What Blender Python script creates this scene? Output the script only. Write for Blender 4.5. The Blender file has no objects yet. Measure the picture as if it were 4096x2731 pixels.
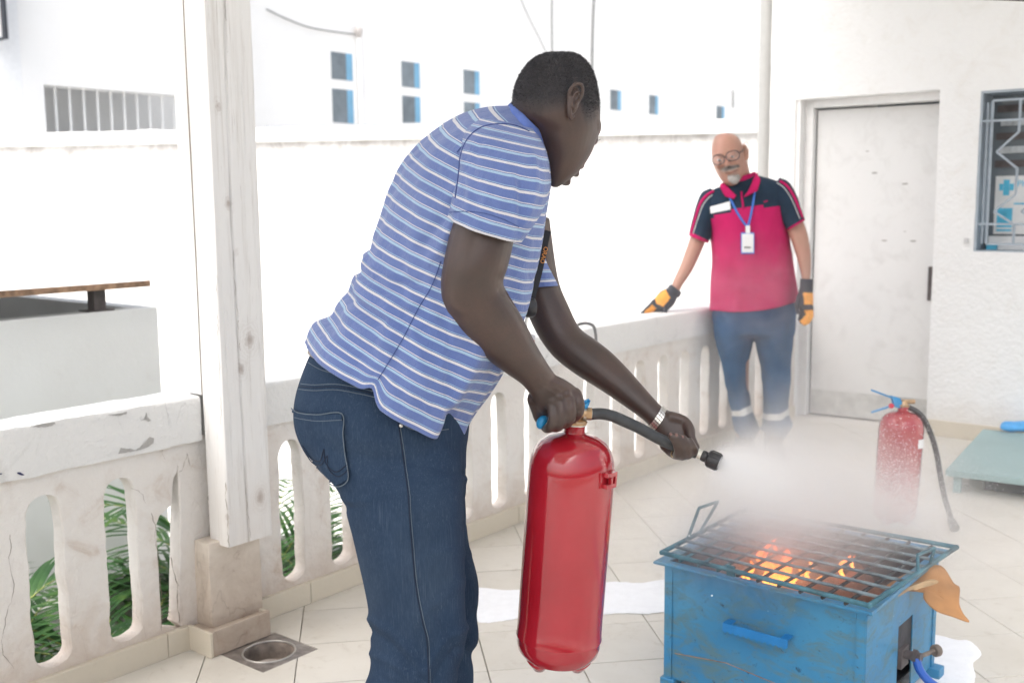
import bpy, bmesh, math, random
import numpy as np
from mathutils import Vector, Matrix, noise as mnoise
from mathutils.bvhtree import BVHTree
R = math.radians
rnd = random.Random(7)
scene = bpy.context.scene
col = scene.collection
# ------------------------------------------------------------------ camera, sky, sun, exposure
CAM_H, PITCH, ROLL, FPX = 1.26, R(7.4991), R(-0.5483), 4224.7
cp, sp, cr, sr = math.cos(PITCH), math.sin(PITCH), math.cos(ROLL), math.sin(ROLL)
FW = Vector((0, cp, -sp)); U0 = Vector((0, sp, cp)); R0 = Vector((1, 0, 0))
RT = cr * R0 + sr * U0; UP = -sr * R0 + cr * U0
CPOS = Vector((0, 0, CAM_H))
cd = bpy.data.cameras.new('camera'); cam = bpy.data.objects.new('camera', cd); col.objects.link(cam)
m = Matrix((RT, UP, -FW)).transposed().to_4x4(); m.translation = CPOS; cam.matrix_world = m
cd.sensor_width = 36; cd.lens = FPX / 4096 * 36; cd.clip_end = 500; cd.clip_start = 0.05
cd.dof.use_dof = True; cd.dof.focus_distance = 2.06; cd.dof.aperture_fstop = 5.0
scene.camera = cam
world = bpy.data.worlds.new('World'); scene.world = world; world.use_nodes = True
wn = world.node_tree.nodes; wl = world.node_tree.links
SUN_EL, SUN_AZ = R(56), R(-143)      # azimuth measured from +Y towards +X
sky = wn.new('ShaderNodeTexSky'); sky.sky_type = 'NISHITA'; sky.sun_disc = False
sky.sun_elevation = SUN_EL; sky.sun_rotation = SUN_AZ; sky.air_density = 1.0; sky.dust_density = 6.0; sky.ozone_density = 1.0
bg = wn['Background']; bg.inputs['Strength'].default_value = 0.15
hs = wn.new('ShaderNodeHueSaturation'); hs.inputs['Saturation'].default_value = 0.5
wl.new(sky.outputs[0], hs.inputs['Color']); wl.new(hs.outputs[0], bg.inputs[0])
ld = bpy.data.lights.new('sun', 'SUN'); ld.energy = 0.85; ld.angle = R(60); ld.color = (1, 0.985, 0.965)
sun = bpy.data.objects.new('sun', ld); col.objects.link(sun)
sdir = Vector((math.sin(SUN_AZ) * math.cos(SUN_EL), math.cos(SUN_AZ) * math.cos(SUN_EL), math.sin(SUN_EL)))
sun.rotation_euler = sdir.to_track_quat('Z', 'Y').to_euler(); sun.location = (0, 0, 12)
vs = scene.view_settings; vs.view_transform = 'Standard'; vs.look = 'None'; vs.gamma = 1; vs.use_curve_mapping = False
vs.exposure = 1.2
cy = scene.cycles
cy.max_bounces = 10; cy.diffuse_bounces = 4; cy.glossy_bounces = 3; cy.volume_bounces = 6; cy.transparent_max_bounces = 12
cy.volume_step_rate = 2.0; cy.volume_max_steps = 256
cy.use_denoising = True; cy.sample_clamp_indirect = 8.0
# ------------------------------------------------------------------ geometry of the place
K = 4096 / 2352.0
def A(px, py, d):
    """world point seen at (px, py) of the 2352 px wide picture, d metres in front of the camera"""
    return CPOS + d * (FW + RT * ((px * K - 2048) / FPX) - UP * ((py * K - 1365.5) / FPX))
def G(px, py, z=0.0):
    v = FW + RT * ((px * K - 2048) / FPX) - UP * ((py * K - 1365.5) / FPX)
    return CPOS + v * ((z - CAM_H) / v.z)
WY = R(39.095)
WS = Vector((math.sin(WY), math.cos(WY), 0)); WN = Vector((math.cos(WY), -math.sin(WY), 0))
def W(s, n, z=0.0):      # wall frame: s along the balustrade, n towards the terrace
    return WS * s + WN * n + Vector((0, 0, z))
WROT = math.atan2(WS.y, WS.x)
# ------------------------------------------------------------------ object helpers
def tag(o, label=None, cat=None, group=None, kind=None):
    if label: o['label'] = label
    if cat: o['category'] = cat
    if group: o['group'] = group
    if kind: o['kind'] = kind
    return o
def link(name, me, mats=None, parent=None, smooth=False):
    o = bpy.data.objects.new(name, me); col.objects.link(o)
    if mats is not None:
        for mm in (mats if isinstance(mats, (list, tuple)) else [mats]): me.materials.append(mm)
    if smooth is True:
        me.polygons.foreach_set('use_smooth', [True] * len(me.polygons))
    elif smooth:
        me.polygons.foreach_set('use_smooth', [True] * len(me.polygons)); me.set_sharp_from_angle(angle=smooth)
    if parent: o.parent = parent; o.matrix_parent_inverse = parent.matrix_world.inverted()
    return o
def empty(name, loc=(0, 0, 0), rz=0.0, **k):
    o = bpy.data.objects.new(name, None); col.objects.link(o); o.location = loc; o.rotation_euler = (0, 0, rz)
    o.empty_display_size = 0.1; bpy.context.view_layer.update() if False else None
    o.matrix_world = Matrix.Translation(Vector(loc)) @ Matrix.Rotation(rz, 4, 'Z')
    return tag(o, **k)
def pmesh(name, vs_, fs, mats=None, parent=None, smooth=False):
    me = bpy.data.meshes.new(name); me.from_pydata([tuple(v) for v in vs_], [], fs); me.update()
    return link(name, me, mats, parent, smooth)
def from_bm(name, bm, mats=None, parent=None, smooth=False):
    me = bpy.data.meshes.new(name); bm.to_mesh(me); bm.free(); return link(name, me, mats, parent, smooth)
def bm_box(bm, o, ax, ay, az, bev=0.0, seg=1):
    """box from corner o along three edge vectors"""
    o, ax, ay, az = map(Vector, (o, ax, ay, az))
    v = [bm.verts.new(o + ax * i + ay * j + az * k) for i in (0, 1) for j in (0, 1) for k in (0, 1)]
    fs = []
    for q in ((0, 1, 3, 2), (4, 6, 7, 5), (0, 4, 5, 1), (2, 3, 7, 6), (0, 2, 6, 4), (1, 5, 7, 3)):
        fs.append(bm.faces.new([v[i] for i in q]))
    if ax.cross(ay).dot(az) < 0:
        for f in fs: f.normal_flip()
    if bev:
        es = list({e for f in fs for e in f.edges})
        bmesh.ops.bevel(bm, geom=es, offset=bev, segments=seg, affect='EDGES', profile=0.7)
def box(name, o, ax, ay, az, mats=None, parent=None, bev=0.0, seg=1, smooth=False):
    bm = bmesh.new(); bm_box(bm, o, ax, ay, az, bev, seg); return from_bm(name, bm, mats, parent, smooth)
def wbox(name, s0, s1, n0, n1, z0, z1, mats=None, parent=None, bev=0.0, seg=1):
    return box(name, W(s0, n0, z0), WS * (s1 - s0), WN * (n1 - n0), (0, 0, z1 - z0), mats, parent, bev, seg)
def catmull(pts, n, closed=False):
    P = [Vector(p) if not isinstance(p, Vector) else p for p in pts]; out = []; L = len(P)
    segs = L if closed else L - 1
    for i in range(segs):
        g = (lambda k: P[k % L]) if closed else (lambda k: P[min(max(k, 0), L - 1)])
        p0, p1, p2, p3 = g(i - 1), g(i), g(i + 1), g(i + 2)
        for j in range(n):
            t = j / n
            out.append(0.5 * ((2 * p1) + (p2 - p0) * t + (2 * p0 - 5 * p1 + 4 * p2 - p3) * t * t + (3 * p1 - p0 - 3 * p2 + p3) * t ** 3))
    if not closed: out.append(P[-1].copy())
    return out
def tube_geo(path, rad, ns=8, caps=True, flat=1.0, up=None, twist=0.0):
    """vertices and faces of a tube; rad is a number, list or function of 0..1; flat squeezes it along its second axis"""
    n = len(path); vs_, fs = [], []
    t0 = (path[1] - path[0]).normalized()
    ref = Vector(up) if up else (Vector((0, 0, 1)) if abs(t0.z) < 0.9 else Vector((1, 0, 0)))
    a = (ref - t0 * ref.dot(t0)).normalized()
    for i, p in enumerate(path):
        t = (path[min(i + 1, n - 1)] - path[max(i - 1, 0)]).normalized()
        a = (a - t * a.dot(t)).normalized(); b = t.cross(a)
        r = rad(i / (n - 1)) if callable(rad) else (rad[i] if isinstance(rad, (list, tuple)) else rad)
        for k in range(ns):
            th = 2 * math.pi * k / ns + twist
            vs_.append(p + a * (r * math.cos(th) * flat) + b * (r * math.sin(th)))
    for i in range(n - 1):
        for k in range(ns):
            k2 = (k + 1) % ns
            fs.append((i * ns + k, i * ns + k2, (i + 1) * ns + k2, (i + 1) * ns + k))
    if caps:
        fs.append(tuple(range(ns))[::-1]); fs.append(tuple((n - 1) * ns + k for k in range(ns)))
    return vs_, fs
class Geo:
    def __init__(s): s.v, s.f, s.m = [], [], []
    def add(s, vf, mi=0):
        o = len(s.v); s.v += list(vf[0]); s.f += [tuple(i + o for i in f) for f in vf[1]]; s.m += [mi] * len(vf[1])
    def tube(s, path, rad, ns=8, mi=0, **k): s.add(tube_geo([Vector(p) for p in path], rad, ns, **k), mi)
    def box(s, o, ax, ay, az, mi=0):
        o, ax, ay, az = map(Vector, (o, ax, ay, az))
        v = [o + ax * i + ay * j + az * k for i in (0, 1) for j in (0, 1) for k in (0, 1)]
        s.add((v, [(0, 1, 3, 2), (4, 6, 7, 5), (0, 4, 5, 1), (2, 3, 7, 6), (0, 2, 6, 4), (1, 5, 7, 3)]), mi)
    def build(s, name, mats=None, parent=None, smooth=False):
        me = bpy.data.meshes.new(name); me.from_pydata([tuple(v) for v in s.v], [], s.f)
        me.polygons.foreach_set('material_index', s.m); 
        bm = bmesh.new(); bm.from_mesh(me); bmesh.ops.recalc_face_normals(bm, faces=bm.faces); bm.to_mesh(me); bm.free()
        me.update(); return link(name, me, mats, parent, smooth)
def lathe(prof, ns=48, org=(0, 0, 0), ax=(0, 0, 1), caps=True):
    """prof: (radius, height) list; returns vertices and faces"""
    org, ax = Vector(org), Vector(ax).normalized(); a = ax.orthogonal().normalized(); b = ax.cross(a)
    vs_, fs = [], []
    for r, h in prof:
        for k in range(ns):
            th = 2 * math.pi * k / ns
            vs_.append(org + ax * h + (a * math.cos(th) + b * math.sin(th)) * max(r, 1e-4))
    for i in range(len(prof) - 1):
        for k in range(ns):
            k2 = (k + 1) % ns
            fs.append((i * ns + k, i * ns + k2, (i + 1) * ns + k2, (i + 1) * ns + k))
    if caps: fs.append(tuple(range(ns))[::-1]); fs.append(tuple((len(prof) - 1) * ns + k for k in range(ns)))
    return vs_, fs
def eval_mesh(o):
    dg = bpy.context.evaluated_depsgraph_get(); dg.update()
    return bpy.data.meshes.new_from_object(o.evaluated_get(dg), depsgraph=dg)
# ------------------------------------------------------------------ materials
class NT:
    def __init__(s, name):
        s.m = bpy.data.materials.new(name); s.m.use_nodes = True; s.t = s.m.node_tree; s.n = s.t.nodes; s.l = s.t.links
        s.b = s.n['Principled BSDF']; s.out = s.n['Material Output']
    def node(s, ty, **k):
        nd = s.n.new(ty)
        for a, v in k.items():
            if a in nd.inputs.keys() if isinstance(a, str) else False: nd.inputs[a].default_value = v
            else: setattr(nd, a, v)
        return nd
    def coord(s, kind='Object', scale=(1, 1, 1), rot=(0, 0, 0), src=None):
        mp = s.n.new('ShaderNodeMapping'); mp.inputs['Scale'].default_value = scale; mp.inputs['Rotation'].default_value = rot
        if src is None:
            if kind == 'World': src = s.n.new('ShaderNodeNewGeometry').outputs['Position']
            else: src = s.n.new('ShaderNodeTexCoord').outputs[kind]
        s.l.new(src, mp.inputs[0]); return mp.outputs[0]
    def noise(s, vec, scale=5, detail=5, rough=0.55, dist=0.0):
        n = s.n.new('ShaderNodeTexNoise'); n.inputs['Scale'].default_value = scale; n.inputs['Detail'].default_value = detail
        n.inputs['Roughness'].default_value = rough; n.inputs['Distortion'].default_value = dist; s.l.new(vec, n.inputs['Vector']); return n.outputs['Fac']
    def voro(s, vec, scale=5, feature='F1'):
        n = s.n.new('ShaderNodeTexVoronoi'); n.feature = feature; n.inputs['Scale'].default_value = scale; s.l.new(vec, n.inputs['Vector']); return n.outputs['Distance']
    def ramp(s, fac, stops, interp='LINEAR'):
        r = s.n.new('ShaderNodeValToRGB'); r.color_ramp.interpolation = interp; e = r.color_ramp.elements
        while len(e) < len(stops): e.new(0.5)
        for i, (p, c) in enumerate(stops):
            e[i].position = p
            if isinstance(c, (int, float)): c = (c, c, c)
            e[i].color = (c[0], c[1], c[2], 1)
        s.l.new(fac, r.inputs[0]); return r.outputs[0]
    def mix(s, fac, a, b, blend='MIX'):
        n = s.n.new('ShaderNodeMix'); n.data_type = 'RGBA'; n.blend_type = blend
        for i, v in ((0, fac), (6, a), (7, b)):
            if isinstance(v, (int, float)): n.inputs[i].default_value = v
            elif isinstance(v, (tuple, list)): n.inputs[i].default_value = (v[0], v[1], v[2], 1)
            else: s.l.new(v, n.inputs[i])
        return n.outputs[2]
    def math(s, op, a, b=0.0, c=0.0, clamp=False):
        n = s.n.new('ShaderNodeMath'); n.operation = op; n.use_clamp = clamp
        for i, v in enumerate((a, b, c)):
            if isinstance(v, (int, float)): n.inputs[i].default_value = v
            else: s.l.new(v, n.inputs[i])
        return n.outputs[0]
    def sep(s, vec):
        n = s.n.new('ShaderNodeSeparateXYZ'); s.l.new(vec, n.inputs[0]); return n.outputs
    def bump(s, h, strength=0.3, dist=0.01, prev=None):
        b = s.n.new('ShaderNodeBump'); b.inputs['Strength'].default_value = strength; b.inputs['Distance'].default_value = dist
        s.l.new(h, b.inputs['Height'])
        if prev is not None: s.l.new(prev, b.inputs['Normal'])
        s.l.new(b.outputs[0], s.b.inputs['Normal']); return b.outputs[0]
    def set(s, **k):
        for a, v in k.items():
            a = {'color': 'Base Color', 'rough': 'Roughness', 'metal': 'Metallic', 'spec': 'Specular IOR Level', 'coat': 'Coat Weight', 'coatr': 'Coat Roughness', 'sheen': 'Sheen Weight', 'sss': 'Subsurface Weight', 'alpha': 'Alpha', 'emit': 'Emission Color', 'emits': 'Emission Strength', 'trans': 'Transmission Weight'}.get(a, a)
            if isinstance(v, (int, float)): s.b.inputs[a].default_value = v
            elif isinstance(v, (tuple, list)): s.b.inputs[a].default_value = (v[0], v[1], v[2], 1) if len(v) == 3 else v
            else: s.l.new(v, s.b.inputs[a])
        return s
def simple(name, c, rough=0.5, metal=0.0, var=0.12, scale=20, bump=0.0, spec=0.5, kind='Object', bscale=None, coat=0.0):
    t = NT(name); v = t.coord(kind); n = t.noise(v, scale, 5)
    lo = tuple(x * (1 - var) for x in c); hi = tuple(min(1, x * (1 + var)) for x in c)
    t.set(color=t.ramp(n, [(0.3, lo), (0.7, hi)]), rough=rough, metal=metal, spec=spec, coat=coat)
    if bump: t.bump(t.noise(v, bscale or scale * 3, 4), bump, 0.004)
    return t.m
def mat_render(name, base=(0.8, 0.79, 0.77), dirt=(0.42, 0.34, 0.27), grime_z=None, speck=0.5, bump=0.5, bscale=28, stain=0.5, cracks=0.0, rough=0.75, zpale=None):
    """painted plaster with stains, chips, cracks; grime_z = (height where the dirt starts, height where it ends)"""
    t = NT(name); v = t.coord('World')
    big = t.noise(v, 2.2, 6, 0.6); mid = t.noise(v, 9, 8, 0.65, 0.6); fine = t.noise(v, 60, 6, 0.7)
    c = t.mix(t.ramp(big, [(0.35, 0.0), (0.75, stain)]), base, tuple(0.55 * b + 0.45 * d for b, d in zip(base, dirt)))
    if grime_z:
        z = t.sep(v)[2]
        g = t.math('MULTIPLY_ADD', z, 1.0 / (grime_z[1] - grime_z[0]), -grime_z[0] / (grime_z[1] - grime_z[0]), True)
        g = t.math('ADD', g, t.math('MULTIPLY_ADD', mid, 1.3, -0.65)); g = t.math('MULTIPLY', g, 1.0, clamp=True)
        c = t.mix(t.math('MULTIPLY', g, 0.85), c, dirt)
    sp_ = t.ramp(mid, [(0.60, 0.0), (0.72, 1.0)])
    c = t.mix(t.math('MULTIPLY', sp_, speck), c, dirt)
    h = t.math('MULTIPLY_ADD', fine, 0.5, t.noise(v, bscale, 5, 0.6))
    if cracks:
        vv = t.coord('World', (1, 1, 0.35)); w = t.n.new('ShaderNodeVectorMath'); w.operation = 'MULTIPLY_ADD'
        nn = t.n.new('ShaderNodeTexNoise'); nn.inputs['Scale'].default_value = 6; nn.inputs['Detail'].default_value = 4; t.l.new(vv, nn.inputs['Vector'])
        t.l.new(nn.outputs['Color'], w.inputs[0]); w.inputs[1].default_value = (0.35, 0.35, 0.35); t.l.new(vv, w.inputs[2])
        d = t.voro(w.outputs[0], 5.0, 'DISTANCE_TO_EDGE')
        k = t.ramp(d, [(0.0, 1.0), (0.012, 0.0)]); k = t.math('MULTIPLY', k, t.ramp(big, [(0.48, 0.0), (0.56, cracks)]))
        c = t.mix(k, c, tuple(x * 0.45 for x in dirt)); h = t.math('SUBTRACT', h, k)
    t.set(color=c, rough=rough, spec=0.3); t.bump(h, bump, 0.006); return t.m
M = {}
M['plaster'] = mat_render('aged_plaster', (0.81, 0.785, 0.745), (0.48, 0.36, 0.27), (0.25, -0.06), 0.45, 0.8, 30, 0.55, 0.12)
M['rail_paint'] = mat_render('rail_paint', (0.80, 0.80, 0.78), (0.40, 0.38, 0.36), None, 0.3, 0.9, 55, 0.25, 0.3)
M['ped'] = mat_render('stained_plaster', (0.78, 0.71, 0.62), (0.34, 0.25, 0.185), (0.30, -0.04), 0.85, 0.9, 26, 0.9, 0.2)
M['white_wall'] = mat_render('white_wall', (0.82, 0.82, 0.81), (0.62, 0.58, 0.52), None, 0.10, 0.35, 22, 0.25, 0.0)
M['rough_wall'] = mat_render('rough_render', (0.82, 0.82, 0.81), (0.68, 0.64, 0.58), (0.25, -0.05), 0.06, 1.0, 42, 0.15, 0.0)
M['tile_skirt'] = mat_render('skirting_tile', (0.64, 0.58, 0.475), (0.38, 0.31, 0.24), None, 0.2, 0.15, 30, 0.5, 0.0, 0.35)
def m_tile():
    t = NT('floor_tile'); v = t.coord('World'); oi = t.n.new('ShaderNodeObjectInfo')
    a = t.noise(v, 3.0, 6, 0.6); b = t.noise(v, 40, 6, 0.7); c_ = t.noise(v, 14, 8, 0.75, 1.2)
    c = t.ramp(a, [(0.3, (0.58, 0.545, 0.48)), (0.7, (0.66, 0.63, 0.57))])
    c = t.mix(t.math('MULTIPLY', oi.outputs['Random'], 0.28), c, (0.74, 0.70, 0.63))
    c = t.mix(t.ramp(c_, [(0.56, 0.0), (0.72, 0.45)]), c, (0.43, 0.37, 0.30)); c = t.mix(t.ramp(t.noise(v, 1.3, 7, .75, 1.0), [(0.52, 0.0), (0.68, 0.28)]), c, (0.50, 0.45, 0.38))
    c = t.mix(t.ramp(b, [(0.66, 0.0), (0.78, 0.3)]), c, (0.30, 0.26, 0.22))
    t.set(color=c, rough=t.ramp(c_, [(0.3, 0.28), (0.7, 0.5)]), spec=0.4); t.bump(b, 0.08, 0.003); return t.m
M['tile'] = m_tile()
M['grout'] = simple('grout', (0.33, 0.28, 0.22), 0.9, var=0.3, scale=30, bump=0.3)
def m_wood():
    t = NT('painted_timber'); v = t.coord('World', (42, 42, 1.6)); v2 = t.coord('World')
    g = t.noise(v, 1.0, 8, 0.7, 0.8); big = t.noise(v2, 7, 6, 0.6); fine = t.noise(t.coord('World', (120, 120, 5)), 1.0, 6, 0.7)
    vk = t.coord('World', (1.0, 1.0, 0.45)); d = t.voro(vk, 7.0)
    knot = t.ramp(d, [(0.05, 1.0), (0.16, 0.0)])
    ring = t.math('SINE', t.math('MULTIPLY', d, 190.0)); 
    c = t.mix(t.ramp(g, [(0.52, 0.0), (0.70, 0.50)]), (0.81, 0.805, 0.79), (0.50, 0.465, 0.42))
    c = t.mix(t.ramp(fine, [(0.60, 0.0), (0.72, 0.5)]), c, (0.36, 0.32, 0.28))
    pass
    for (fx, fy, kr) in ((915, 814, .007), (946, 1006, .005), (997, 1359, .017), (967, 1476, .011), (852, 1349, .010), (1040, 1990, .014), (905, 2070, .010), (870, 420, .008)):
        vv = FW + RT * ((fx - 2048) / FPX) - UP * ((fy - 1365.5) / FPX); kc = CPOS + vv * (-2.44 / vv.dot(WN))
        s_ = t.n.new('ShaderNodeVectorMath'); s_.operation = 'DISTANCE'; s_.inputs[1].default_value = (kc.x, kc.y, kc.z * .62); t.l.new(t.coord('World', (1, 1, .62)), s_.inputs[0])
        dd = t.math('ADD', s_.outputs['Value'], t.math('MULTIPLY_ADD', t.noise(v2, 26, 5, .7), .034, -.017))
        c = t.mix(t.math('MULTIPLY', t.ramp(dd, [(kr * .2, 1.0), (kr * 1.2, 0.0)]), .60), c, (.27, .20, .16))
        rg = t.math('MULTIPLY', t.math('MULTIPLY_ADD', t.math('SINE', t.math('MULTIPLY', dd, 900.0)), .5, .5), t.ramp(dd, [(kr, .22), (kr * 2.6, 0.0)])); c = t.mix(rg, c, (.38, .31, .26))
    z = t.sep(v2)[2]; low = t.math('MULTIPLY_ADD', z, -2.2, 1.25, True)
    c = t.mix(t.math('MULTIPLY', t.math('MULTIPLY', low, big), 0.85), c, (0.60, 0.50, 0.41))
    t.set(color=c, rough=0.7, spec=0.3)
    h = t.math('ADD', t.math('MULTIPLY', g, 1.0), t.math('MULTIPLY', fine, 0.6)); pass
    t.bump(h, 0.55, 0.004); return t.m
M['wood'] = m_wood()
M['crack'] = simple('dark_crack', (0.21, 0.165, 0.13), 0.95)
M['rust'] = simple('rusty_steel', (0.29, 0.185, 0.12), 0.8, var=0.5, scale=25, bump=0.4)
M['dark_steel'] = simple('dark_steel', (0.10, 0.085, 0.085), 0.6, var=0.3)
M['grey_conc'] = mat_render('grey_concrete', (0.42, 0.44, 0.46), (0.16, 0.16, 0.17), None, 0.4, 0.3, 20, 0.4)
M['pane'] = simple('window_glass', (0.17, 0.20, 0.225), 0.12, var=0.3, scale=2, spec=0.6)
M['blue_film'] = simple('blue_blind', (0.17, 0.37, 0.54), 0.5, var=0.15, scale=4)
M['white_paint'] = simple('white_gloss_paint', (0.80, 0.80, 0.79), 0.4, var=0.04)
M['pipe'] = simple('off_white_pipe', (.44, .44, .425), .5, var=.04); M['void'] = simple('dark_interior', (0.035, 0.04, 0.05), 0.8)
M['grey_paint'] = simple('grey_gloss_paint', (0.36, 0.41, 0.46), 0.45, var=0.1)
M['door_paint'] = mat_render('door_paint', (0.76, 0.76, 0.75), (0.45, 0.43, 0.41), (0.16, -0.22), 0.0, 0.06, 8, 0.10, 0.0, 0.5)
M['cable'] = simple('grey_cable', (0.16, 0.16, 0.16), 0.6)
M['ground'] = mat_render('pale_yard', (0.66, 0.65, 0.62), (0.40, 0.38, 0.34), None, 0.3, 0.4, 12, 0.5)
# ================================================================== SETTING
gnd = pmesh('ground', [(-60, -30, -1.4), (80, -30, -1.4), (80, 90, -1.4), (-60, 90, -1.4)], [(0, 1, 2, 3)], M['ground']); tag(gnd, kind='structure')
# terrace slab, cut by the drain
DR = W(0, 0); DC = Vector((-0.700, 2.868, 0)); dax = (Vector((-0.586, 2.884, 0)) - DC).normalized()
dax = WS.copy(); day = Vector((-dax.y, dax.x, 0)); DH = 0.098
fl = empty('terrace_floor', (0, 0, 0), kind='structure')
slab = box('screed', W(-5.5, -2.68, -0.30), WS * 13.5, WN * 9.0, (0, 0, 0.288), M['grout'], fl)
TY = R(-8.186); TB = Vector((math.sin(TY), math.cos(TY), 0)); TA = Vector((math.cos(TY), -math.sin(TY), 0))
TP = 0.2587; g = 0.0030
tme = bpy.data.meshes.new('floor_tile'); bm = bmesh.new()
bm_box(bm, (g / 2, g / 2, -0.010), (TP - g, 0, 0), (0, TP - g, 0), (0, 0, 0.010), 0.0012)
bm.to_mesh(tme); bm.free(); tme.materials.append(M['tile'])
near, far = [], []
trot = math.atan2(TA.y, TA.x)
def clip_poly(poly, pn, pd):   # keep p.pn >= pd
    out = []
    for i, p in enumerate(poly):
        q = poly[(i + 1) % len(poly)]; a, b = p.dot(pn) - pd, q.dot(pn) - pd
        if a >= 0: out.append(p)
        if (a >= 0) != (b >= 0): out.append(p + (q - p) * (a / (a - b)))
    return out
cut_geo = Geo(); cells = []
for i in range(-16, 26):
    for j in range(-4, 30):
        o = TA * (0.0565 + TP * i) + TB * (2.711 - 10 * 0.2587 + TP * j + 0.0)
        c = o + (TA + TB) * (TP / 2)
        s_, n_ = c.dot(WS), c.dot(WN)
        if n_ < -2.54 - 0.18 or s_ > 5.745 + 0.18 or n_ > 3.5 or s_ < -3: continue
        edge = n_ < -2.54 + 0.19 or s_ > 5.745 - 0.19
        cells.append((c.y < 0.4, c.length, o, edge, c))
cells.sort(key=lambda q: (q[0], q[1]))
cnt = 0
def prism_tile(name, poly, parent):
    n = len(poly); v = [p + Vector((0, 0, -0.010)) for p in poly] + [p.copy() for p in poly]
    f = [tuple(range(n))[::-1], tuple(range(n, 2 * n))] + [(k, (k + 1) % n, n + (k + 1) % n, n + k) for k in range(n)]
    return pmesh(name, v, f, M['tile'], parent)
rest = Geo()
for back, dist, o, edge, c in cells:
    vis = not back and abs((c.x) / max(c.y, .1)) < 0.62 and c.y > 1.6
    poly = [o + TA * a + TB * b for a, b in ((g / 2, g / 2), (TP - g / 2, g / 2), (TP - g / 2, TP - g / 2), (g / 2, TP - g / 2))]
    if edge:
        poly = clip_poly(poly, WN, -2.545)
        poly = clip_poly(poly, -WS, -5.745) if poly else poly
        if len(poly) < 3: continue
    hitd = abs((c - DC).dot(dax)) < DH + TP * .75 and abs((c - DC).dot(day)) < DH + TP * .75
    if vis and cnt < 296:
        cnt += 1
        if edge or hitd:
            t_ = prism_tile('floor_tile', poly, fl); t_['_cut'] = 1 if hitd else 0
        else:
            t_ = bpy.data.objects.new('floor_tile', tme); col.objects.link(t_); t_.parent = fl
            t_.location = o + Vector((0, 0, rnd.uniform(-0.0006, 0.0006))); t_.rotation_euler = (0, 0, trot)
    else:
        n = len(poly); v = [p + Vector((0, 0, -0.010)) for p in poly] + poly
        rest.add((v, [tuple(range(n))[::-1], tuple(range(n, 2 * n))] + [(k, (k + 1) % n, n + (k + 1) % n, n + k) for k in range(n)]))
rt = rest.build('floor_tile', M['tile'], fl); tag(rt, kind='stuff')
# cut the drain hole
cutter = box('cutter', DC - dax * DH - day * DH + Vector((0, 0, -0.08)), dax * 2 * DH, day * 2 * DH, (0, 0, 0.2))
for o in [q for q in list(col.objects) if q.get('_cut') == 1] + [slab]:
    md = o.modifiers.new('b', 'BOOLEAN'); md.object = cutter; md.operation = 'DIFFERENCE'; md.solver = 'EXACT'
    me = eval_mesh(o); o.modifiers.clear(); o.data = me
for q in list(col.objects):
    if '_cut' in q: del q['_cut']
bpy.data.objects.remove(cutter)
# drain: square flange with a round throat
drn = empty('floor_drain', DC, label='square metal floor drain with an open round hole beside the wooden post', cat='drain')
def ring_plate(c, ax, ay, half, r, z, thick=0.003, ns=48):
    v, f = [], []
    for k in range(ns):
        th = 2 * math.pi * k / ns; d = ax * math.cos(th) + ay * math.sin(th)
        q = half / max(abs(math.cos(th)), abs(math.sin(th)))
        for rr, zz in ((q, z), (r, z), (r, z - thick), (q, z - thick)): v.append(c + d * rr + Vector((0, 0, zz)))
    for k in range(ns):
        a, b = k * 4, ((k + 1) % ns) * 4
        for e in range(4): f.append((a + e, b + e, b + (e + 1) % 4, a + (e + 1) % 4))
    return v, f
M['steel'] = simple('worn_steel', (0.33, 0.30, 0.28), 0.45, 0.7, 0.35, 30, 0.2)
M['steel_dirty'] = simple('dirty_steel', (0.24, 0.20, 0.17), 0.7, 0.2, 0.5, 25, 0.4)
gg = Geo(); gg.add(ring_plate(DC, dax, day, DH - .002, 0.072, -0.001)); gg.build('flange', M['steel'], drn, R(30)); gg = Geo(); gg.tube([DC + (dax * math.cos(a) + day * math.sin(a)) * .0735 for a in [i * math.pi / 24 for i in range(49)]], .0028, 8, caps=False); gg.build('ring_lip', simple('bright_steel_lip', (.52, .50, .47), .35, .6), drn, True)
gg = Geo(); gg.add(lathe([(0.0725, -0.004), (0.069, -0.004), (0.068, -0.010), (0.068, -0.05), (0.0001, -0.052)], 48, DC, caps=False)); gg.build('throat', M['steel_dirty'], drn, R(30))
gg = Geo(); gg.add(lathe([(0.040, -0.0515), (0.038, -0.036), (0.030, -0.030), (0.018, -0.031), (0.016, -0.04), (0.014, -0.048)], 40, DC - Vector((0, 0.012, 0)), caps=False)); gg.add(lathe([(.0001, -.0475), (.0139, -.0475)], 40, DC - Vector((0, .012, 0)), caps=False)); gg.build('trap_cup', simple('pale_cup', (.46, .40, .36), .5, .2, .3, 30), drn, R(40))
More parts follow.
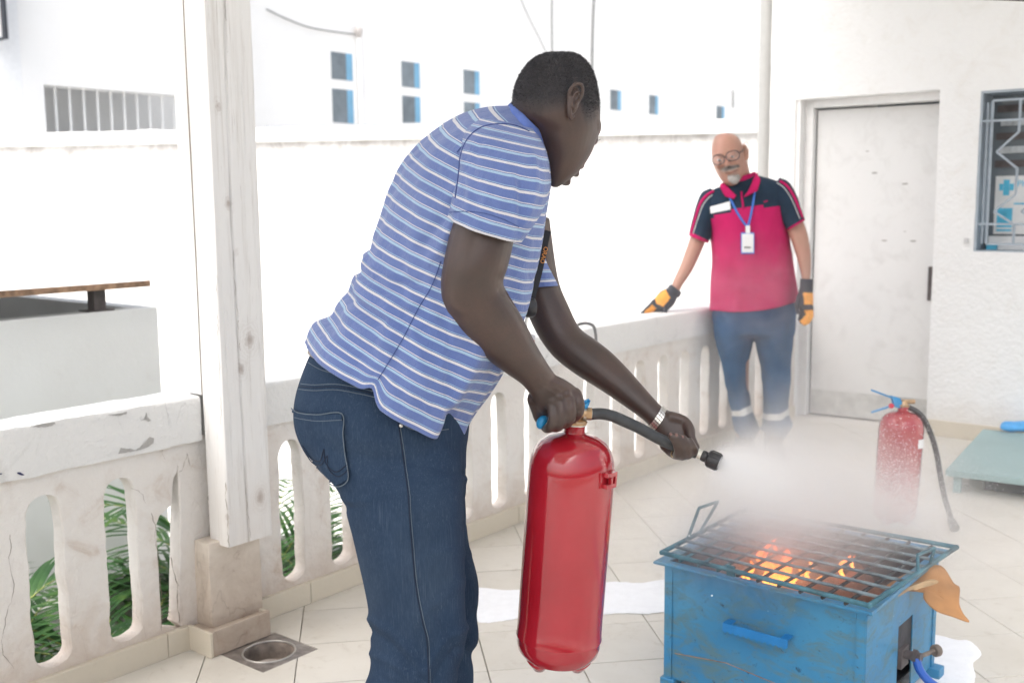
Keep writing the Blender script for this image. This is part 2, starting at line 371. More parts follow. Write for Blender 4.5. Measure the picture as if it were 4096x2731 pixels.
# ------------------------------------------------------------------ balustrade
NF = -2.555     # panel face
bal = empty('balustrade', W(2.5, -2.6, 0), WROT, label='white concrete balustrade with tall rounded slots along the terrace edge', cat='balustrade')
def rag(a, k, amp): return amp * mnoise.noise(Vector((a * 13.1, k * 7.7, 3.3))) + amp * .6 * mnoise.noise(Vector((a * 41, k * 3.1, 9.9)))
ZB, ZT, SB, ST = 0.055, 0.61, 0.085, 0.54
THK = 0.052
def half_slot(s_c, hw, side, seed, z0=SB, z1=ST):
    """points (s,z) along one side of a slot from bottom to top centre; side=+1: slot's right half, -1: its left half"""
    pts = []
    n = 26
    ts = [0, .002, .008, .02, .04, .07] + [.10 + .76 * q / 15 for q in range(16)] + [.89, .92, .945, .965, .98, .991, .998, 1]
    n = len(ts) - 1
    for i, t in enumerate(ts):
        z = z0 + (z1 - z0) * t
        r = 0.045
        if z - z0 < r * .8: e = math.sqrt(max(0, 1 - (1 - (z - z0) / (r * .8)) ** 2))
        elif z1 - z < r * 1.3: e = math.sqrt(max(0, 1 - (1 - (z1 - z) / (r * 1.3)) ** 2))
        else: e = 1
        pts.append((s_c + side * hw * e + (rag(z, seed, 0.005) + .0022 * mnoise.noise(Vector((z * 95, seed, 2))) if 0 < i < n else 0), z))
    return pts
def baluster(sl, sr, hl, hr, k, lab=None, cl=None, crt=None):
    """piece between slot centres sl and sr (hl/hr slot half widths, 0 = straight end)"""
    L = half_slot(sl, hl, +1, k * 2.3) if hl else None
    Rr = half_slot(sr, hr, -1, k * 2.3 + 1.1) if hr else None
    def cust(poly, ref, ctr, sg):
        zz = [p[1] for p in poly]; xs = [p[0] for p in poly]
        return [(ctr if not (min(zz) < z < max(zz)) else float(np.interp(z, zz, xs)) + rag(z, k, .002), z) for _, z in ref]
    ref = half_slot(0, .04, 1, 1)
    if cl: L = cust(cl, ref, sl, 1)
    if crt: Rr = cust(crt, ref, sr, -1)
    n_ = len(L or Rr)
    rows = [(sl, sr, ZB)] + [((L[i][0] if L else sl), (Rr[i][0] if Rr else sr), (L or Rr)[i][1]) for i in range(n_)] + [(sl, sr, ZT)]
    bm = bmesh.new(); G_ = []
    dep = [(0, .004), (.004, 0), (THK - .004, 0), (THK, .004)]
    for (a_, b_, z) in rows:
        q_ = SB + .004 < z < ST - .004; row = []
        for sgn, s_, has in ((1, a_, L), (-1, b_, Rr)):
            for d, q in (dep if sgn == 1 else dep[::-1]):
                row.append(bm.verts.new(W(s_ + (sgn * q if (has and q_) else 0), NF - d + rag(z, k * 5 + s_, .0008), z)))
        G_.append(row)
    for r0, r1 in zip(G_[:-1], G_[1:]):
        for i in range(8): bm.faces.new((r0[i], r0[(i + 1) % 8], r1[(i + 1) % 8], r1[i]))
    bm.faces.new(G_[0]); bm.faces.new(G_[-1][::-1])
    bmesh.ops.recalc_face_normals(bm, faces=bm.faces)
    o = from_bm('baluster', bm, M['plaster'], bal, R(35))
    if lab: o['label'] = lab
    return o
# slots of the near bay: (centre, half width)
PER = 0.207
def onwall(fx, fy, n):     # photo pixel (4096 wide) on the plane n
    v = FW + RT * ((fx - 2048) / FPX) - UP * ((fy - 1365.5) / FPX); t = n / v.dot(WN); return CPOS + v * t
def sz(pts): return sorted([((q := onwall(x, y, NF)).dot(WS), q.z) for x, y in pts], key=lambda e: e[1])
BRK_L = sz([(712, 1889), (699, 1908), (693, 1950), (692, 2010), (688, 2032), (668, 2043), (642, 2062), (630, 2090), (629, 2130), (633, 2200), (638, 2290), (645, 2400), (650, 2480), (652, 2515), (664, 2540)])
BRK_R = sz([(713, 1889), (717, 1930), (719, 2000), (718, 2150), (718, 2300), (716, 2420), (712, 2480), (700, 2525), (685, 2540)])
BC = (BRK_L[-1][0] + BRK_R[-1][0]) / 2
slots = [(1.262 - PER * 4, .046), (1.262 - PER * 3, .046), (1.262 - PER * 2, .046), (1.262 - PER, .046), (1.262, .046), (1.471, .045), (BC, .034)]
k = 0
for a, b in zip(slots[:-1], slots[1:]):
    baluster(a[0], b[0], a[1], b[1], k, lab='cracked baluster with a broken edge next to the post' if b[0] > 1.55 else None, crt=BRK_L if b[0] > 1.55 else None); k += 1
baluster(BC, 1.80, .034, 0, k, cl=BRK_R); k += 1
slots2 = [(2.048 + .2025 * i, .043) for i in range(18)]
baluster(1.80, slots2[0][0], 0, .043, k); k += 1
for a, b in zip(slots2[:-1], slots2[1:]):
    if b[0] > 5.70: break
    baluster(a[0], b[0], a[1], b[1], k); k += 1; last = b
baluster(last[0], 5.745, last[1], 0, k)
# handrails (worn prism with ragged arrises)
def rough_beam(name, s0, s1, n0, n1, z0, z1, mat, parent, seg=0.03, amp=0.003, seed=0):
    bm = bmesh.new(); N = max(3, int((s1 - s0) / seg)); rings = []
    prof = [(n1, z0), (n1, z0 + .012), (n1, z1 - .010), (n1 - .004, z1 - .002), (n1 - .014, z1), ((n0 + n1) / 2, z1 + .001), (n0 + .012, z1), (n0, z1 - .01), (n0, z0), ((n0 + n1) / 2, z0)]
    for i in range(N + 1):
        s = s0 + (s1 - s0) * i / N
        rings.append([bm.verts.new(W(s, n + rag(s * 1.7 + q, seed + 4, amp), z + rag(s * 2.3 + q * 3, seed + 11, amp))) for q, (n, z) in enumerate(prof)])
    L = len(prof)
    for a, b in zip(rings[:-1], rings[1:]):
        for i in range(L): bm.faces.new((a[i], a[(i + 1) % L], b[(i + 1) % L], b[i]))
    bm.faces.new(rings[0][::-1]); bm.faces.new(rings[-1]); bmesh.ops.recalc_face_normals(bm, faces=bm.faces)
    return from_bm(name, bm, mat, parent, R(40))
rough_beam('handrail', 0.20, 1.722, -2.685, -2.537, 0.598, 0.727, M['rail_paint'], bal, seed=1, amp=.0035)
rough_beam('handrail', 1.885, 5.745, -2.685, -2.540, 0.600, 0.729, M['rail_paint'], bal, seed=2, amp=.0025)
wbox('handrail', 1.722, 1.885, -2.685, -2.60, 0.600, 0.727, M['rail_paint'], bal)
# peeled paint patches on the near rail, as thin flakes
def flake(name, pts, nz, mat, parent, thick=.0015):
    v = [Vector(p) for p in pts]; w_ = []
    for i in range(len(v)):
        a, b = v[i], v[(i + 1) % len(v)]; m_ = max(1, int((b - a).length / .003)); w_ += [a.lerp(b, j / m_) + (Vector((0, 0, rnd.uniform(-1, 1) * .0009)) + (b - a).normalized() * rnd.uniform(-1, 1) * .0006 if j else Vector()) for j in range(m_)]
    v = w_; n = len(v); nv = Vector(nz) * thick
    f = [tuple(range(n)), tuple(range(2 * n - 1, n - 1, -1))] + [(i, n + i, n + (i + 1) % n, (i + 1) % n) for i in range(n)]
    return pmesh(name, [p + nv for p in v] + [p - nv * .5 for p in v], f, mat, parent)
def onwall(fx, fy, n):     # photo pixel (4096 wide) on the plane n
    v = FW + RT * ((fx - 2048) / FPX) - UP * ((fy - 1365.5) / FPX); t = n / v.dot(WN); return CPOS + v * t
M['bare'] = mat_render('bare_concrete', (0.46, 0.45, 0.43), (0.25, 0.24, 0.22), None, 0.4, 0.9, 60, 0.5)
def c3(x, y): return (x / 2.6667, 1400 + y / 2.6667)
for pl in ([(1262, 1105), (1290, 1040), (1340, 1050), (1400, 1052), (1450, 1066), (1500, 1030), (1545, 985), (1600, 925), (1640, 935), (1635, 985), (1580, 1030), (1500, 1062), (1400, 1082)],
           [(320, 815), (400, 795), (480, 778), (580, 768), (590, 785), (540, 808), (480, 818), (400, 822)],
           [(1500, 750), (1545, 722), (1560, 665), (1572, 712), (1608, 748), (1580, 760), (1555, 738)],
           [(1150, 690), (1290, 670), (1350, 655), (1350, 675), (1280, 700)]):
    flake('paint_chip', [onwall(*c3(x, y), -2.5365) for x, y in pl], WN, M['bare'], bal)
M['ink'] = simple('dark_blue_paint', (0.03, 0.03, 0.10), 0.5)
flake('paint_mark', [onwall(*c3(x, y), -2.5365) for x, y in [(178, 1302), (205, 1300), (240, 1316), (258, 1332), (225, 1334), (190, 1320)]], WN, M['ink'], bal)
flake('paint_mark', [onwall(*c3(x, y), -2.5365) for x, y in [(0, 1310), (25, 1312), (10, 1326), (0, 1330)]], WN, M['ink'], bal)
# cracks that run through the plaster
def crack(fpts, n, rad=.0012, parent=bal):
    P = []
    for i in range(len(fpts) - 1):
        a, b = Vector((*fpts[i], 0)), Vector((*fpts[i + 1], 0)); m_ = max(2, int((b - a).length / 14))
        for j in range(m_):
            q = a.lerp(b, j / m_); P.append(onwall(q.x + rnd.uniform(-3, 3), q.y, n))
    P.append(onwall(*fpts[-1], n)); gg = Geo(); gg.tube(P, lambda t: .62 * rad * (0.7 + 0.45 * math.sin(t * 23)) , 4); gg.build('crack', M['crack'], parent)
c4 = lambda x, y: (x / 2, 1947 + y / 2)
crack([c4(*q) for q in [(80, 380), (95, 480), (75, 560), (90, 690), (112, 780), (95, 900), (60, 980), (40, 1090), (15, 1200), (20, 1340), (75, 1400), (110, 1450)]], NF + .0006, .0011)
crack([c4(*q) for q in [(1365, 560), (1395, 680), (1420, 780), (1415, 880), (1428, 1010), (1440, 1095)]], NF + .0006, .002)
crack([c4(*q) for q in [(1210, 210), (1250, 330), (1240, 400), (1265, 560), (1285, 760), (1300, 960), (1290, 1150)]], NF + .0004, .0014)
crack([c4(*q) for q in [(1050, 10), (1110, 30), (1140, 60), (1165, 130)]], NF + .0006, .0008)
crack([c3(*q) for q in [(1715, 1040), (1735, 1100), (1765, 1170)]], NF + .0006, .001)
crack([c3(*q) for q in [(1905, 1300), (1950, 1270), (2000, 1100), (2030, 1230)]], NF + .0006, .001)
crack([c4(*q) for q in [(1665, 20), (1670, 150), (1680, 420), (1685, 700), (1695, 1000), (1700, 1140)]], -2.538, .0012)
# skirting tiles
sk = 1.093
def skirt(s0, s1, n0=-2.56, n1=-2.540, z1=.070, parent=bal): 
    return wbox('skirting_tile', s0 + .001, s1 - .001, n0, n1, 0.0, z1, M['tile_skirt'], parent, 0.0015)
s = 1.583 - .53 * 3
while s < 1.655:
    skirt(s, min(s + .53, 1.655)); s += .53
s = 1.865
for e in [2.10 + .53 * i for i in range(8)]:
    if s < 5.74: skirt(s, min(e, 5.742))
    s = e
# pedestal under the post
ped = empty('post_pedestal', W(1.755, -2.5, 0), WROT, label='stained plaster pedestal under the white wooden post', cat='pedestal')
def rough_block(name, s0, s1, n0, n1, z0, z1, mat, parent, cut=8, amp=.004, seed=0, bev=.008):
    bm = bmesh.new(); bm_box(bm, W(s0, n0, z0), WS * (s1 - s0), WN * (n1 - n0), (0, 0, z1 - z0), bev, 2)
    bmesh.ops.subdivide_edges(bm, edges=bm.edges, cuts=cut, use_grid_fill=True)
    bmesh.ops.recalc_face_normals(bm, faces=bm.faces)
    for v in bm.verts:
        d = mnoise.noise_vector(v.co * 9 + Vector((seed, 0, 0))) + .5 * mnoise.noise_vector(v.co * 30 + Vector((seed, 0, 0)))
        v.co += d * amp
    return from_bm(name, bm, mat, parent, R(50))
rough_block('plaster_core', 1.690, 1.868, -2.556, -2.482, .06, .312, M['ped'], ped, seed=3, cut=6)
wbox('skirting_tile', 1.652, 1.662, -2.545, -2.440, 0, .073, M['tile_skirt'], ped, .0015)
o = wbox('skirting_tile', 1.6625, 1.862, -2.455, -2.442, 0, .075, M['ped'], ped, .0015); o['label'] = 'brown stained tile on the front of the pedestal'
wbox('skirting_tile', 1.852, 1.862, -2.545, -2.456, 0, .073, M['tile_skirt'], ped, .0015)
wbox('mortar', 1.663, 1.851, -2.545, -2.456, 0, .066, M['ped'], ped)
# wooden post: two timbers with splits
post = empty('wooden_post', W(1.80, -2.5, .3), WROT, label='weathered white painted wooden post with knots and splits', cat='post')
def timber(s0, s1, n0, n1, z0, z1, seed, slits=()):
    bm = bmesh.new(); NZ = 70
    # profile as (s,n) loop with fine steps so splits can be pressed in
    def side(a, b, m_): return [(a[0] + (b[0] - a[0]) * i / m_, a[1] + (b[1] - a[1]) * i / m_) for i in range(m_)]
    c = .004
    prof = side((s0 + c, n1), (s1 - c, n1), 40) + side((s1, n1 - c), (s1, n0 + c), 10) + side((s1 - c, n0), (s0 + c, n0), 10) + side((s0, n0 + c), (s0, n1 - c), 20)
    rings = []
    for i in range(NZ + 1):
        z = z0 + (z1 - z0) * i / NZ; ring = []
        for (s, n) in prof:
            dn = ds = 0
            for (sa, amp_, w_, zz0, zz1) in slits:
                cc = sa + .006 * math.sin(z * 3 + seed) + .003 * mnoise.noise(Vector((z * 6, seed, 0)))
                if n >= n1 - .0001 and zz0 < z < zz1: dn -= amp_ * math.exp(-((s - cc) / w_) ** 2)
            jit = .0012 * mnoise.noise(Vector((s * 60, n * 60, z * 4 + seed)))
            ring.append(bm.verts.new(W(s + ds + jit, n + dn + jit, z)))
        rings.append(ring)
    L = len(prof)
    for a, b in zip(rings[:-1], rings[1:]):
        for i in range(L): bm.faces.new((a[i], a[(i + 1) % L], b[(i + 1) % L], b[i]))
    bm.faces.new(rings[0][::-1]); bm.faces.new(rings[-1]); bmesh.ops.recalc_face_normals(bm, faces=bm.faces)
    return from_bm('timber', bm, M['wood'], post, R(40))
timber(1.727, 1.881, -2.530, -2.440, 0.302, 3.2, 1, [(1.792, .010, .0022, .25, 3.3), (1.752, .004, .0018, .5, 1.1), (1.845, .003, .0015, 1.2, 2.2)])
timber(1.729, 1.879, -2.598, -2.532, 0.729, 3.2, 5)
for cpts, r_ in (([(900, 0), (910, 180), (924, 340), (932, 430), (942, 525), (952, 650), (960, 750), (966, 800)], .0007), ([(934, 1000), (937, 1109), (945, 1200), (955, 1309), (960, 1380), (965, 1434)], .0008), ([(900, 1930), (905, 2000), (911, 2100), (915, 2192)], .0014), ([(983, 1950), (990, 2040), (1000, 2100), (1002, 2150)], .0007), ([(858, 0), (866, 180), (870, 240)], .0006), ([(868, 1100), (872, 1300), (878, 1500), (884, 1700)], .0006), ([(985, 1390), (1000, 1500), (1012, 1640)], .0005)):
    crack(cpts, -2.4402, r_, post)
gg = Geo(); gg.tube([W(1.7268, -2.531 + .001 * math.sin(z * 7), z) for z in [0.73 + i * .05 for i in range(50)]], .0014, 5); gg.build('joint', M['crack'], post)
# pergola beam that the post carries, and the dark rafter seen at the top right
beam = wbox('pergola_beam', -2, 6.5, -2.60, -2.44, 3.2, 3.38, M['wood']); tag(beam, 'white painted beam carried by the wooden post', 'beam')
raf_a, raf_b = A(1500, -27, 3.0), A(2900, 24, 3.0)
gg = Geo(); gg.box(raf_a, raf_b - raf_a, Vector((0, -.10, 0)), Vector((0, 0, .16))); raf = gg.build('roof_rafter', M['dark_steel']); tag(raf, 'dark rafter crossing above the doorway at the top right corner', 'beam')
roof = wbox('terrace_roof', -4.5, 6.4, -2.67, 0.35, 3.385, 3.5, M['white_wall']); tag(roof, 'flat white roof over the terrace carried by the beam', 'roof')
# ------------------------------------------------------------------ building with the door and the barred window
S0 = 5.745
bld = empty('terrace_building', W(S0, -1.5, 0), WROT, label='white rough rendered building with grey barred window and plain door', cat='building')
DL, DRt, DT = -2.585, -1.795, 1.817; WL, WR, WB, WT = -1.594, -0.70, 0.986, 1.795
T_ = 0.22
def wallp(n0, n1, z0, z1): return wbox('wall', S0, S0 + T_, n0, n1, z0, z1, M['rough_wall'], bld)
# one wall mesh made of butted panels with relief
def wall_with_holes():
    bm = bmesh.new(); st = .035
    ns = [-2.742]; 
    def span(a, b): m_ = max(1, round((b - a) / st)); return [a + (b - a) * (i + 1) / m_ for i in range(m_)]
    xs = [-2.742]; 
    for b in (DL, DRt, WL, WR, 1.0, 4.6): xs += span(xs[-1], b)
    zs = [-.3]
    for b in (0.0, WB, WT, DT, 3.6): zs += span(zs[-1], b)
    g_ = {}
    def hole(n, z): return (DL < n < DRt and 0 < z < DT) or (WL < n < WR and WB < z < WT)
    for i, n in enumerate(xs):
        for j, z in enumerate(zs):
            edge = any(abs(n - e) < 1e-6 for e in (DL, DRt, WL, WR, -2.742)) or any(abs(z - e) < 1e-6 for e in (0, DT, WB, WT))
            r = .0045 * mnoise.noise(Vector((n * 22, z * 22, 1))) + .003 * mnoise.noise(Vector((n * 55, z * 55, 5)))
            e2 = .003 * mnoise.noise(Vector((n * 14, z * 14, 8))) if edge else 0
            g_[i, j] = bm.verts.new(W(S0 - r * (0 if edge else 1), n + (e2 if edge and z > .01 else 0), z + (e2 if abs(z - DT) < 1e-6 else 0)))
    for i in range(len(xs) - 1):
        for j in range(len(zs) - 1):
            if not hole((xs[i] + xs[i + 1]) / 2, (zs[j] + zs[j + 1]) / 2):
                bm.faces.new((g_[i, j], g_[i, j + 1], g_[i + 1, j + 1], g_[i + 1, j]))
    be = [e for e in bm.edges if e.is_boundary]
    r = bmesh.ops.extrude_edge_only(bm, edges=be)
    for v in [x for x in r['geom'] if isinstance(x, bmesh.types.BMVert)]: v.co += WS * T_
    bmesh.ops.recalc_face_normals(bm, faces=bm.faces)
    return from_bm('wall', bm, M['rough_wall'], bld, R(60))
wall_with_holes()
wbox('side_wall', S0 + .01, 11, -2.742, -2.56, -1.3, 3.6, M['white_wall'], bld)
# door: frame, ajar leaf, kick plate, handle
dr = empty('door', W(S0 + .1, DL, 0), WROT, label='plain white door standing slightly ajar behind the older man', cat='door')
fr = wbox('frame', S0 + .07, S0 + .21, DL - .02, DL + .075, 0.004, DT + .02, M['white_paint'], dr, .003)
wbox('frame', S0 + .07, S0 + .21, DL + .075, DRt + .02, DT - .045, DT + .02, M['white_paint'], dr, .003)
dA = W(S0 + .115, DL + .082, .012); dB = W(S0 + .185, DRt + .06, .012); dv = dB - dA; dn = Vector((-dv.y, dv.x, 0)).normalized() * .04
leaf = box('leaf', dA + Vector((0, 0, 0)), dv, dn, (0, 0, DT - .068), M['door_paint'], dr, .002)
box('kick_plate', dA + dv * .01 - dn * .06 + Vector((0, 0, .01)), dv * .97, dn * .05, (0, 0, .135), simple('worn_kick_plate', (0.55, 0.55, 0.53), .6, 0, .2, 12, .2), dr)
box('hinge_gap', dA - dv * .012 + dn * .2, dv * .010, dn * .2, (0, 0, DT - .07), M['void'], dr)
vv_ = FW + RT * ((2129 * K - 2048) / FPX) - UP * ((690 * K - 1365.5) / FPX); nn_ = Vector((dv.y, -dv.x, 0)); lk = CPOS + vv_ * ((dA - dn * .35 - CPOS).dot(nn_) / vv_.dot(nn_)); box('lock_plate', lk, dv.normalized() * .020, dn * .34, (0, 0, .185), M['dark_steel'], dr, .002)
for q in range(6):
    u, z = rnd.uniform(.2, .75), rnd.uniform(.7, 1.55)
    c0 = dA + dv * u - dn * .02 + Vector((0, 0, z)); dd = dv.normalized()
    L_ = rnd.uniform(.008, .02); th = rnd.uniform(-.8, .8)
    flake('scuff', [c0 + dd * (L_ * math.cos(a + th)) + Vector((0, 0, .3 * L_ * math.sin(a) + .4 * L_ * math.cos(a) * math.sin(th))) for a in [i * .9 for i in range(7)]], -dn.normalized(), simple('scuff_mark', (0.45, 0.44, 0.42), .8), dr, .0008)
wbox('room_wall', S0 + 1.2, S0 + 1.25, -3.0, 1.2, -.2, 2.6, simple('blue_grey_room_wall', (0.10, 0.15, 0.22), .8), bld)
wbox('room_ceiling', S0 + .23, S0 + 1.2, -2.55, 1.2, 2.3, 2.35, M['white_wall'], bld)
wbox('room_floor', S0 + .0, S0 + 1.2, -2.55, 1.2, -.06, -.004, M['tile_skirt'], bld)
# skirting at the foot of the building
for a, b in ((DRt + .01, -1.40), (-1.40, -.9), (-.9, -.4), (-.4, .1), (.1, .6), (.6, 1.1)):
    wbox('skirting_tile', S0 - .016, S0 - .002, a + .001, b - .001, 0, .085, M['tile_skirt'], bld, .0015)
# window: reveal, back glazing, books/posters behind, welded grille
win = empty('barred_window', W(S0, (WL + WR) / 2, WB), WROT, label='window with pale grey zigzag security bars on the white wall', cat='window')
wbox('sill', S0 + .001, S0 + .20, WL + .001, WR - .001, WB - .012, WB + .006, M['grey_paint'], win)
for a, b, c_, d_ in ((WL, WL + .012, WB + .006, WT), (WR - .012, WR, WB + .006, WT), (WL + .012, WR - .012, WT - .012, WT)):
    wbox('lining', S0 + .002, S0 + .20, a + .0005, b - .0005, c_, d_ - .0005, M['grey_paint'], win)
wbox('glass', S0 + .185, S0 + .19, WL + .012, WR - .012, WB + .006, WT - .012, M['pane'], win)
wbox('back_board', S0 + .205, S0 + .215, WL, WR, WB, WT, M['void'], win)
gb = Geo()
def bar(a, b, r=.0075): gb.tube([W(S0 + .02, *a), W(S0 + .02, *b)], r, 4, twist=R(45))
gx0 = WL + .055; gx = [gx0 + .13 * i for i in range(7)]
gt, gbm = WT - .05, WB + .04
bar((gx0, gt), (WR - .03, gt)); bar((gx0 - .0, gbm), (WR - .03, gbm)); bar((gx0, gbm), (gx0, gt)); bar((gx0 - .055, gt - .10), (WR, gt - .10)); bar((gx0 - .055, gbm + .10), (WR, gbm + .10))
for x in gx[1:]:
    zz = [(x, gt), (x, gt - .16), (x - .10, gt - .255), (x, gt - .34), (x, gt - .47), (x - .10, gt - .555), (x, gt - .62), (x, gbm)]
    for a, b in zip(zz[:-1], zz[1:]): bar(a, b, .007)
bar((gx0 - .022, gbm), (gx0 - .022, gt - .01), .005)
gb.build('grille', M['grey_paint'], win)
M['paper'] = simple('white_paper', (0.75, 0.76, 0.76), .6, var=.04); M['cyan'] = simple('cyan_print', (0.10, 0.50, 0.72), .6, var=.15)
wbox('poster', S0 + .178, S0 + .182, WL + .045, WR - .05, WB + .085, WB + .385, M['paper'], win)
p_ = S0 + .1775
def prt(n0, n1, z0, z1, nm='print', mt='cyan'): return wbox(nm, p_ - .0006, p_ - .0001, WL + n0, WL + n1, WB + z0, WB + z1, M[mt], win)
prt(.085, .115, .285, .365); prt(.065, .084, .31, .345); prt(.116, .135, .31, .345); prt(.06, .135, .12, .22); prt(.06, .135, .10, .11); prt(.14, .30, .238, .246)
M['slat'] = simple('stacked_paper', (0.45, 0.48, 0.50), .7, var=.3, scale=30)
for a in range(5):
    wbox('shelf_item', S0 + .165, S0 + .18, WL + .04 + .02 * (a % 2), WR - .1, WB + .43 + a * .07, WB + .465 + a * .07, M['slat'] if a % 2 else M['dark_steel'], win)
wbox('paper_stack', S0 + .12, S0 + .18, WL + .04, WR - .02, WB + .007, WB + .075, M['paper'], win)
wbox('blue_folder', S0 + .10, S0 + .16, WL + .035, WL + .085, WB + .007, WB + .035, M['cyan'], win)
def txt(body, loc, size, mat, parent, rot, name='lettering', ext=.0006, align='LEFT'):
    cu = bpy.data.curves.new(name, 'FONT'); cu.body = body; cu.size = size; cu.extrude = ext; cu.align_x = align
    o = bpy.data.objects.new(name, cu); col.objects.link(o); me = eval_mesh(o); bpy.data.objects.remove(o)
    mm = Matrix.Translation(Vector(loc)) @ rot.to_4x4(); me.transform(mm); return link(name, me, mat, parent)
rotb = Matrix((WN, Vector((0, 0, 1)), WN.cross(Vector((0, 0, 1))))).transposed()
txt('Phar', W(p_ - .001, WL + .15, WB + .33), .045, M['cyan'], win, rotb)
sw = wbox('wall_socket', S0 - .012, S0 - .003, WL - .045, WL - .025, 1.03, 1.055, simple('grey_plastic', (.55, .55, .55), .5)); tag(sw, 'tiny grey socket on the white wall left of the barred window', 'socket')
# white column pipe at the corner
gg = Geo(); gg.tube([W(S0 + .06, -2.797, -1.3), W(S0 + .06, -2.797, 3.6)], .043, 24); o = gg.build('round_column', M['pipe'], smooth=R(40)); tag(o, 'tall round white pipe column at the corner behind the older man', 'column')
# ------------------------------------------------------------------ beyond the balustrade
bw_a, bw_b = Vector((-6.2, 9.95, 0)), Vector((7.0, 8.0, 0)); bd = (bw_b - bw_a); bn = Vector((-bd.y, bd.x, 0)).normalized()
bwl = empty('boundary_wall', (bw_a + bw_b) / 2, label='long white boundary wall with a projecting coping and grime streaks', cat='wall')
M['bwall'] = None
def m_bwall():
    t = NT('boundary_render'); v = t.coord('World'); z = t.sep(v)[2]; s = t.noise(t.coord('World', (2.5, 2.5, 1.6)), 2.2, 9, .75, .8)
    near_top = t.math('MULTIPLY_ADD', z, 4.0, -1.74 * 4.0 + 1.0, True)
    f = t.math('MULTIPLY', near_top, t.ramp(s, [(.36, 0.0), (.68, .7)]))
    c = t.mix(f, (0.80, 0.795, 0.78), (0.25, 0.22, 0.20)); t.set(color=c, rough=.85, spec=.2); t.bump(t.noise(v, 20, 5), .4, .01); return t.m
M['bwall'] = m_bwall()
ZC = 1.80
box('wall_face', bw_a + Vector((0, 0, -1.4)), bd, bn * .2, (0, 0, 1.4 + ZC - .0), M['bwall'], bwl)
bm = bmesh.new(); N = 160; rings = []
for i in range(N + 1):
    p = bw_a + bd * (i / N) - bn * .05; z1 = ZC + .115 + .012 * mnoise.noise(Vector((i * .6, 0, 0))) + .006 * mnoise.noise(Vector((i * 2.1, 7, 0)))
    rings.append([bm.verts.new(p + bn * a + Vector((0, 0, z))) for a, z in ((0, ZC), (0, z1), (.3, z1 + .02), (.3, ZC))])
for a, b in zip(rings[:-1], rings[1:]):
    for i in range(4): bm.faces.new((a[i], a[(i + 1) % 4], b[(i + 1) % 4], b[i]))
bm.faces.new(rings[0][::-1]); bm.faces.new(rings[-1]); bmesh.ops.recalc_face_normals(bm, faces=bm.faces)
from_bm('coping', bm, M['white_wall'], bwl)
rf_a, rf_b = A(560, 266, 9.3), A(1010, 268, 9.2)
gg = Geo(); gg.box(bw_a + bd * .30 + bn * .34 + Vector((0, 0, ZC)), bd * .22, bn * .5, (0, 0, .165)); o = gg.build('roof_edge', M['grey_conc']); tag(o, 'grey felted roof edge showing just above the coping right of the post', 'roof')
# facade with small windows: plane n = NFAC
KF = 1.8; NFAC = -8.0 * KF
fac = empty('white_building', W(16, NFAC, -1.4), WROT, label='large white building with a row of small blue paned windows behind the wall', cat='building')
def fz(z): return CAM_H + (z - CAM_H) * KF
wbox('facade', 4.02 * KF, 40, NFAC - .4, NFAC, -1.4, 9.5, M['white_wall'], fac)
winds = [(7.068, 7.345, 1), (8.03, 8.30, 1), (9.0, 9.27, 1), (11.92, 12.18, 0), (12.89, 13.13, 0), (14.845, 15.1, 0)]
for wi, (a, b, two) in enumerate(winds):
    a *= KF; b *= KF
    w_ = wbox('window', a - .09, b + .09, NFAC, NFAC + .05, fz(1.95), fz(2.765), M['white_paint'], fac, .004)
    for q, (z0, z1) in enumerate(((2.465, 2.725), (2.05, 2.375))):
        if not two and q: continue
        z1_ = z1 if wi != 5 else 2.70
        for nm, mt, n0 in (('pane', M['pane'], .052),):
            g2 = Geo(); g2.box(W(a, NFAC + .051, fz(z0)), WS * (b - a), WN * .004, (0, 0, fz(z1_) - fz(z0))); g2.build('pane', mt, w_)
            g2 = Geo(); g2.box(W(a + (b - a) * .70, NFAC + .0552, fz(z0) + .002), WS * (b - a) * .295, WN * .003, (0, 0, fz(z1_) - fz(z0) - .004)); g2.build('blind', M['blue_film'], w_)
# left wing with the long barred opening and the tall barred window
lw = wbox('left_wing', 3.30 * KF, 4.0 * KF - .004, NFAC - .4, NFAC + 3.0, -1.4, 9.5, M['white_wall']) if False else None
wing = empty('left_wing', W(4.0, -12, -1.4), WROT, label='white wing at the far left with a long opening behind vertical bars', cat='building')
KG = 1.62; NG = -8.0 * KG
def gz(z): return CAM_H + (z - CAM_H) * KG
# wing front plane n = NG from s=4.016*KG ; opening from s=4.18*KG
sa, so = 4.016 * KG, 4.181 * KG; se = 5.62 * KG
zt = gz(2.19)
wbox('front_wall', sa, so, NG - .3, NG, -1.4, gz(5.2), M['white_wall'], wing)
wbox('lintel_wall', so, se + .35, NG - .3, NG, zt, gz(5.2), M['white_wall'], wing)
wbox('sill_wall', so, se + .35, NG - .3, NG, -1.4, gz(1.75), M['white_wall'], wing)
wbox('pier', se, se + .35, NG - .299, NG - .001, gz(1.75), zt, M['white_wall'], wing)
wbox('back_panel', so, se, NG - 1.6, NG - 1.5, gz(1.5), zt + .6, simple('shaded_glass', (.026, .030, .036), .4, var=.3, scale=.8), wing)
wbox('inner_ceiling', so, se, NG - 1.5, NG - .3, zt + .3, zt + .4, M['grey_conc'], wing)
nb = 13
for i in range(nb):
    s = so + .02 + (se - so) * i / (nb - 1) * .985
    wbox('window_bar', s - .013, s + .013, NG - .14, NG - .128, gz(1.75), zt + .05, M['white_paint'], wing)
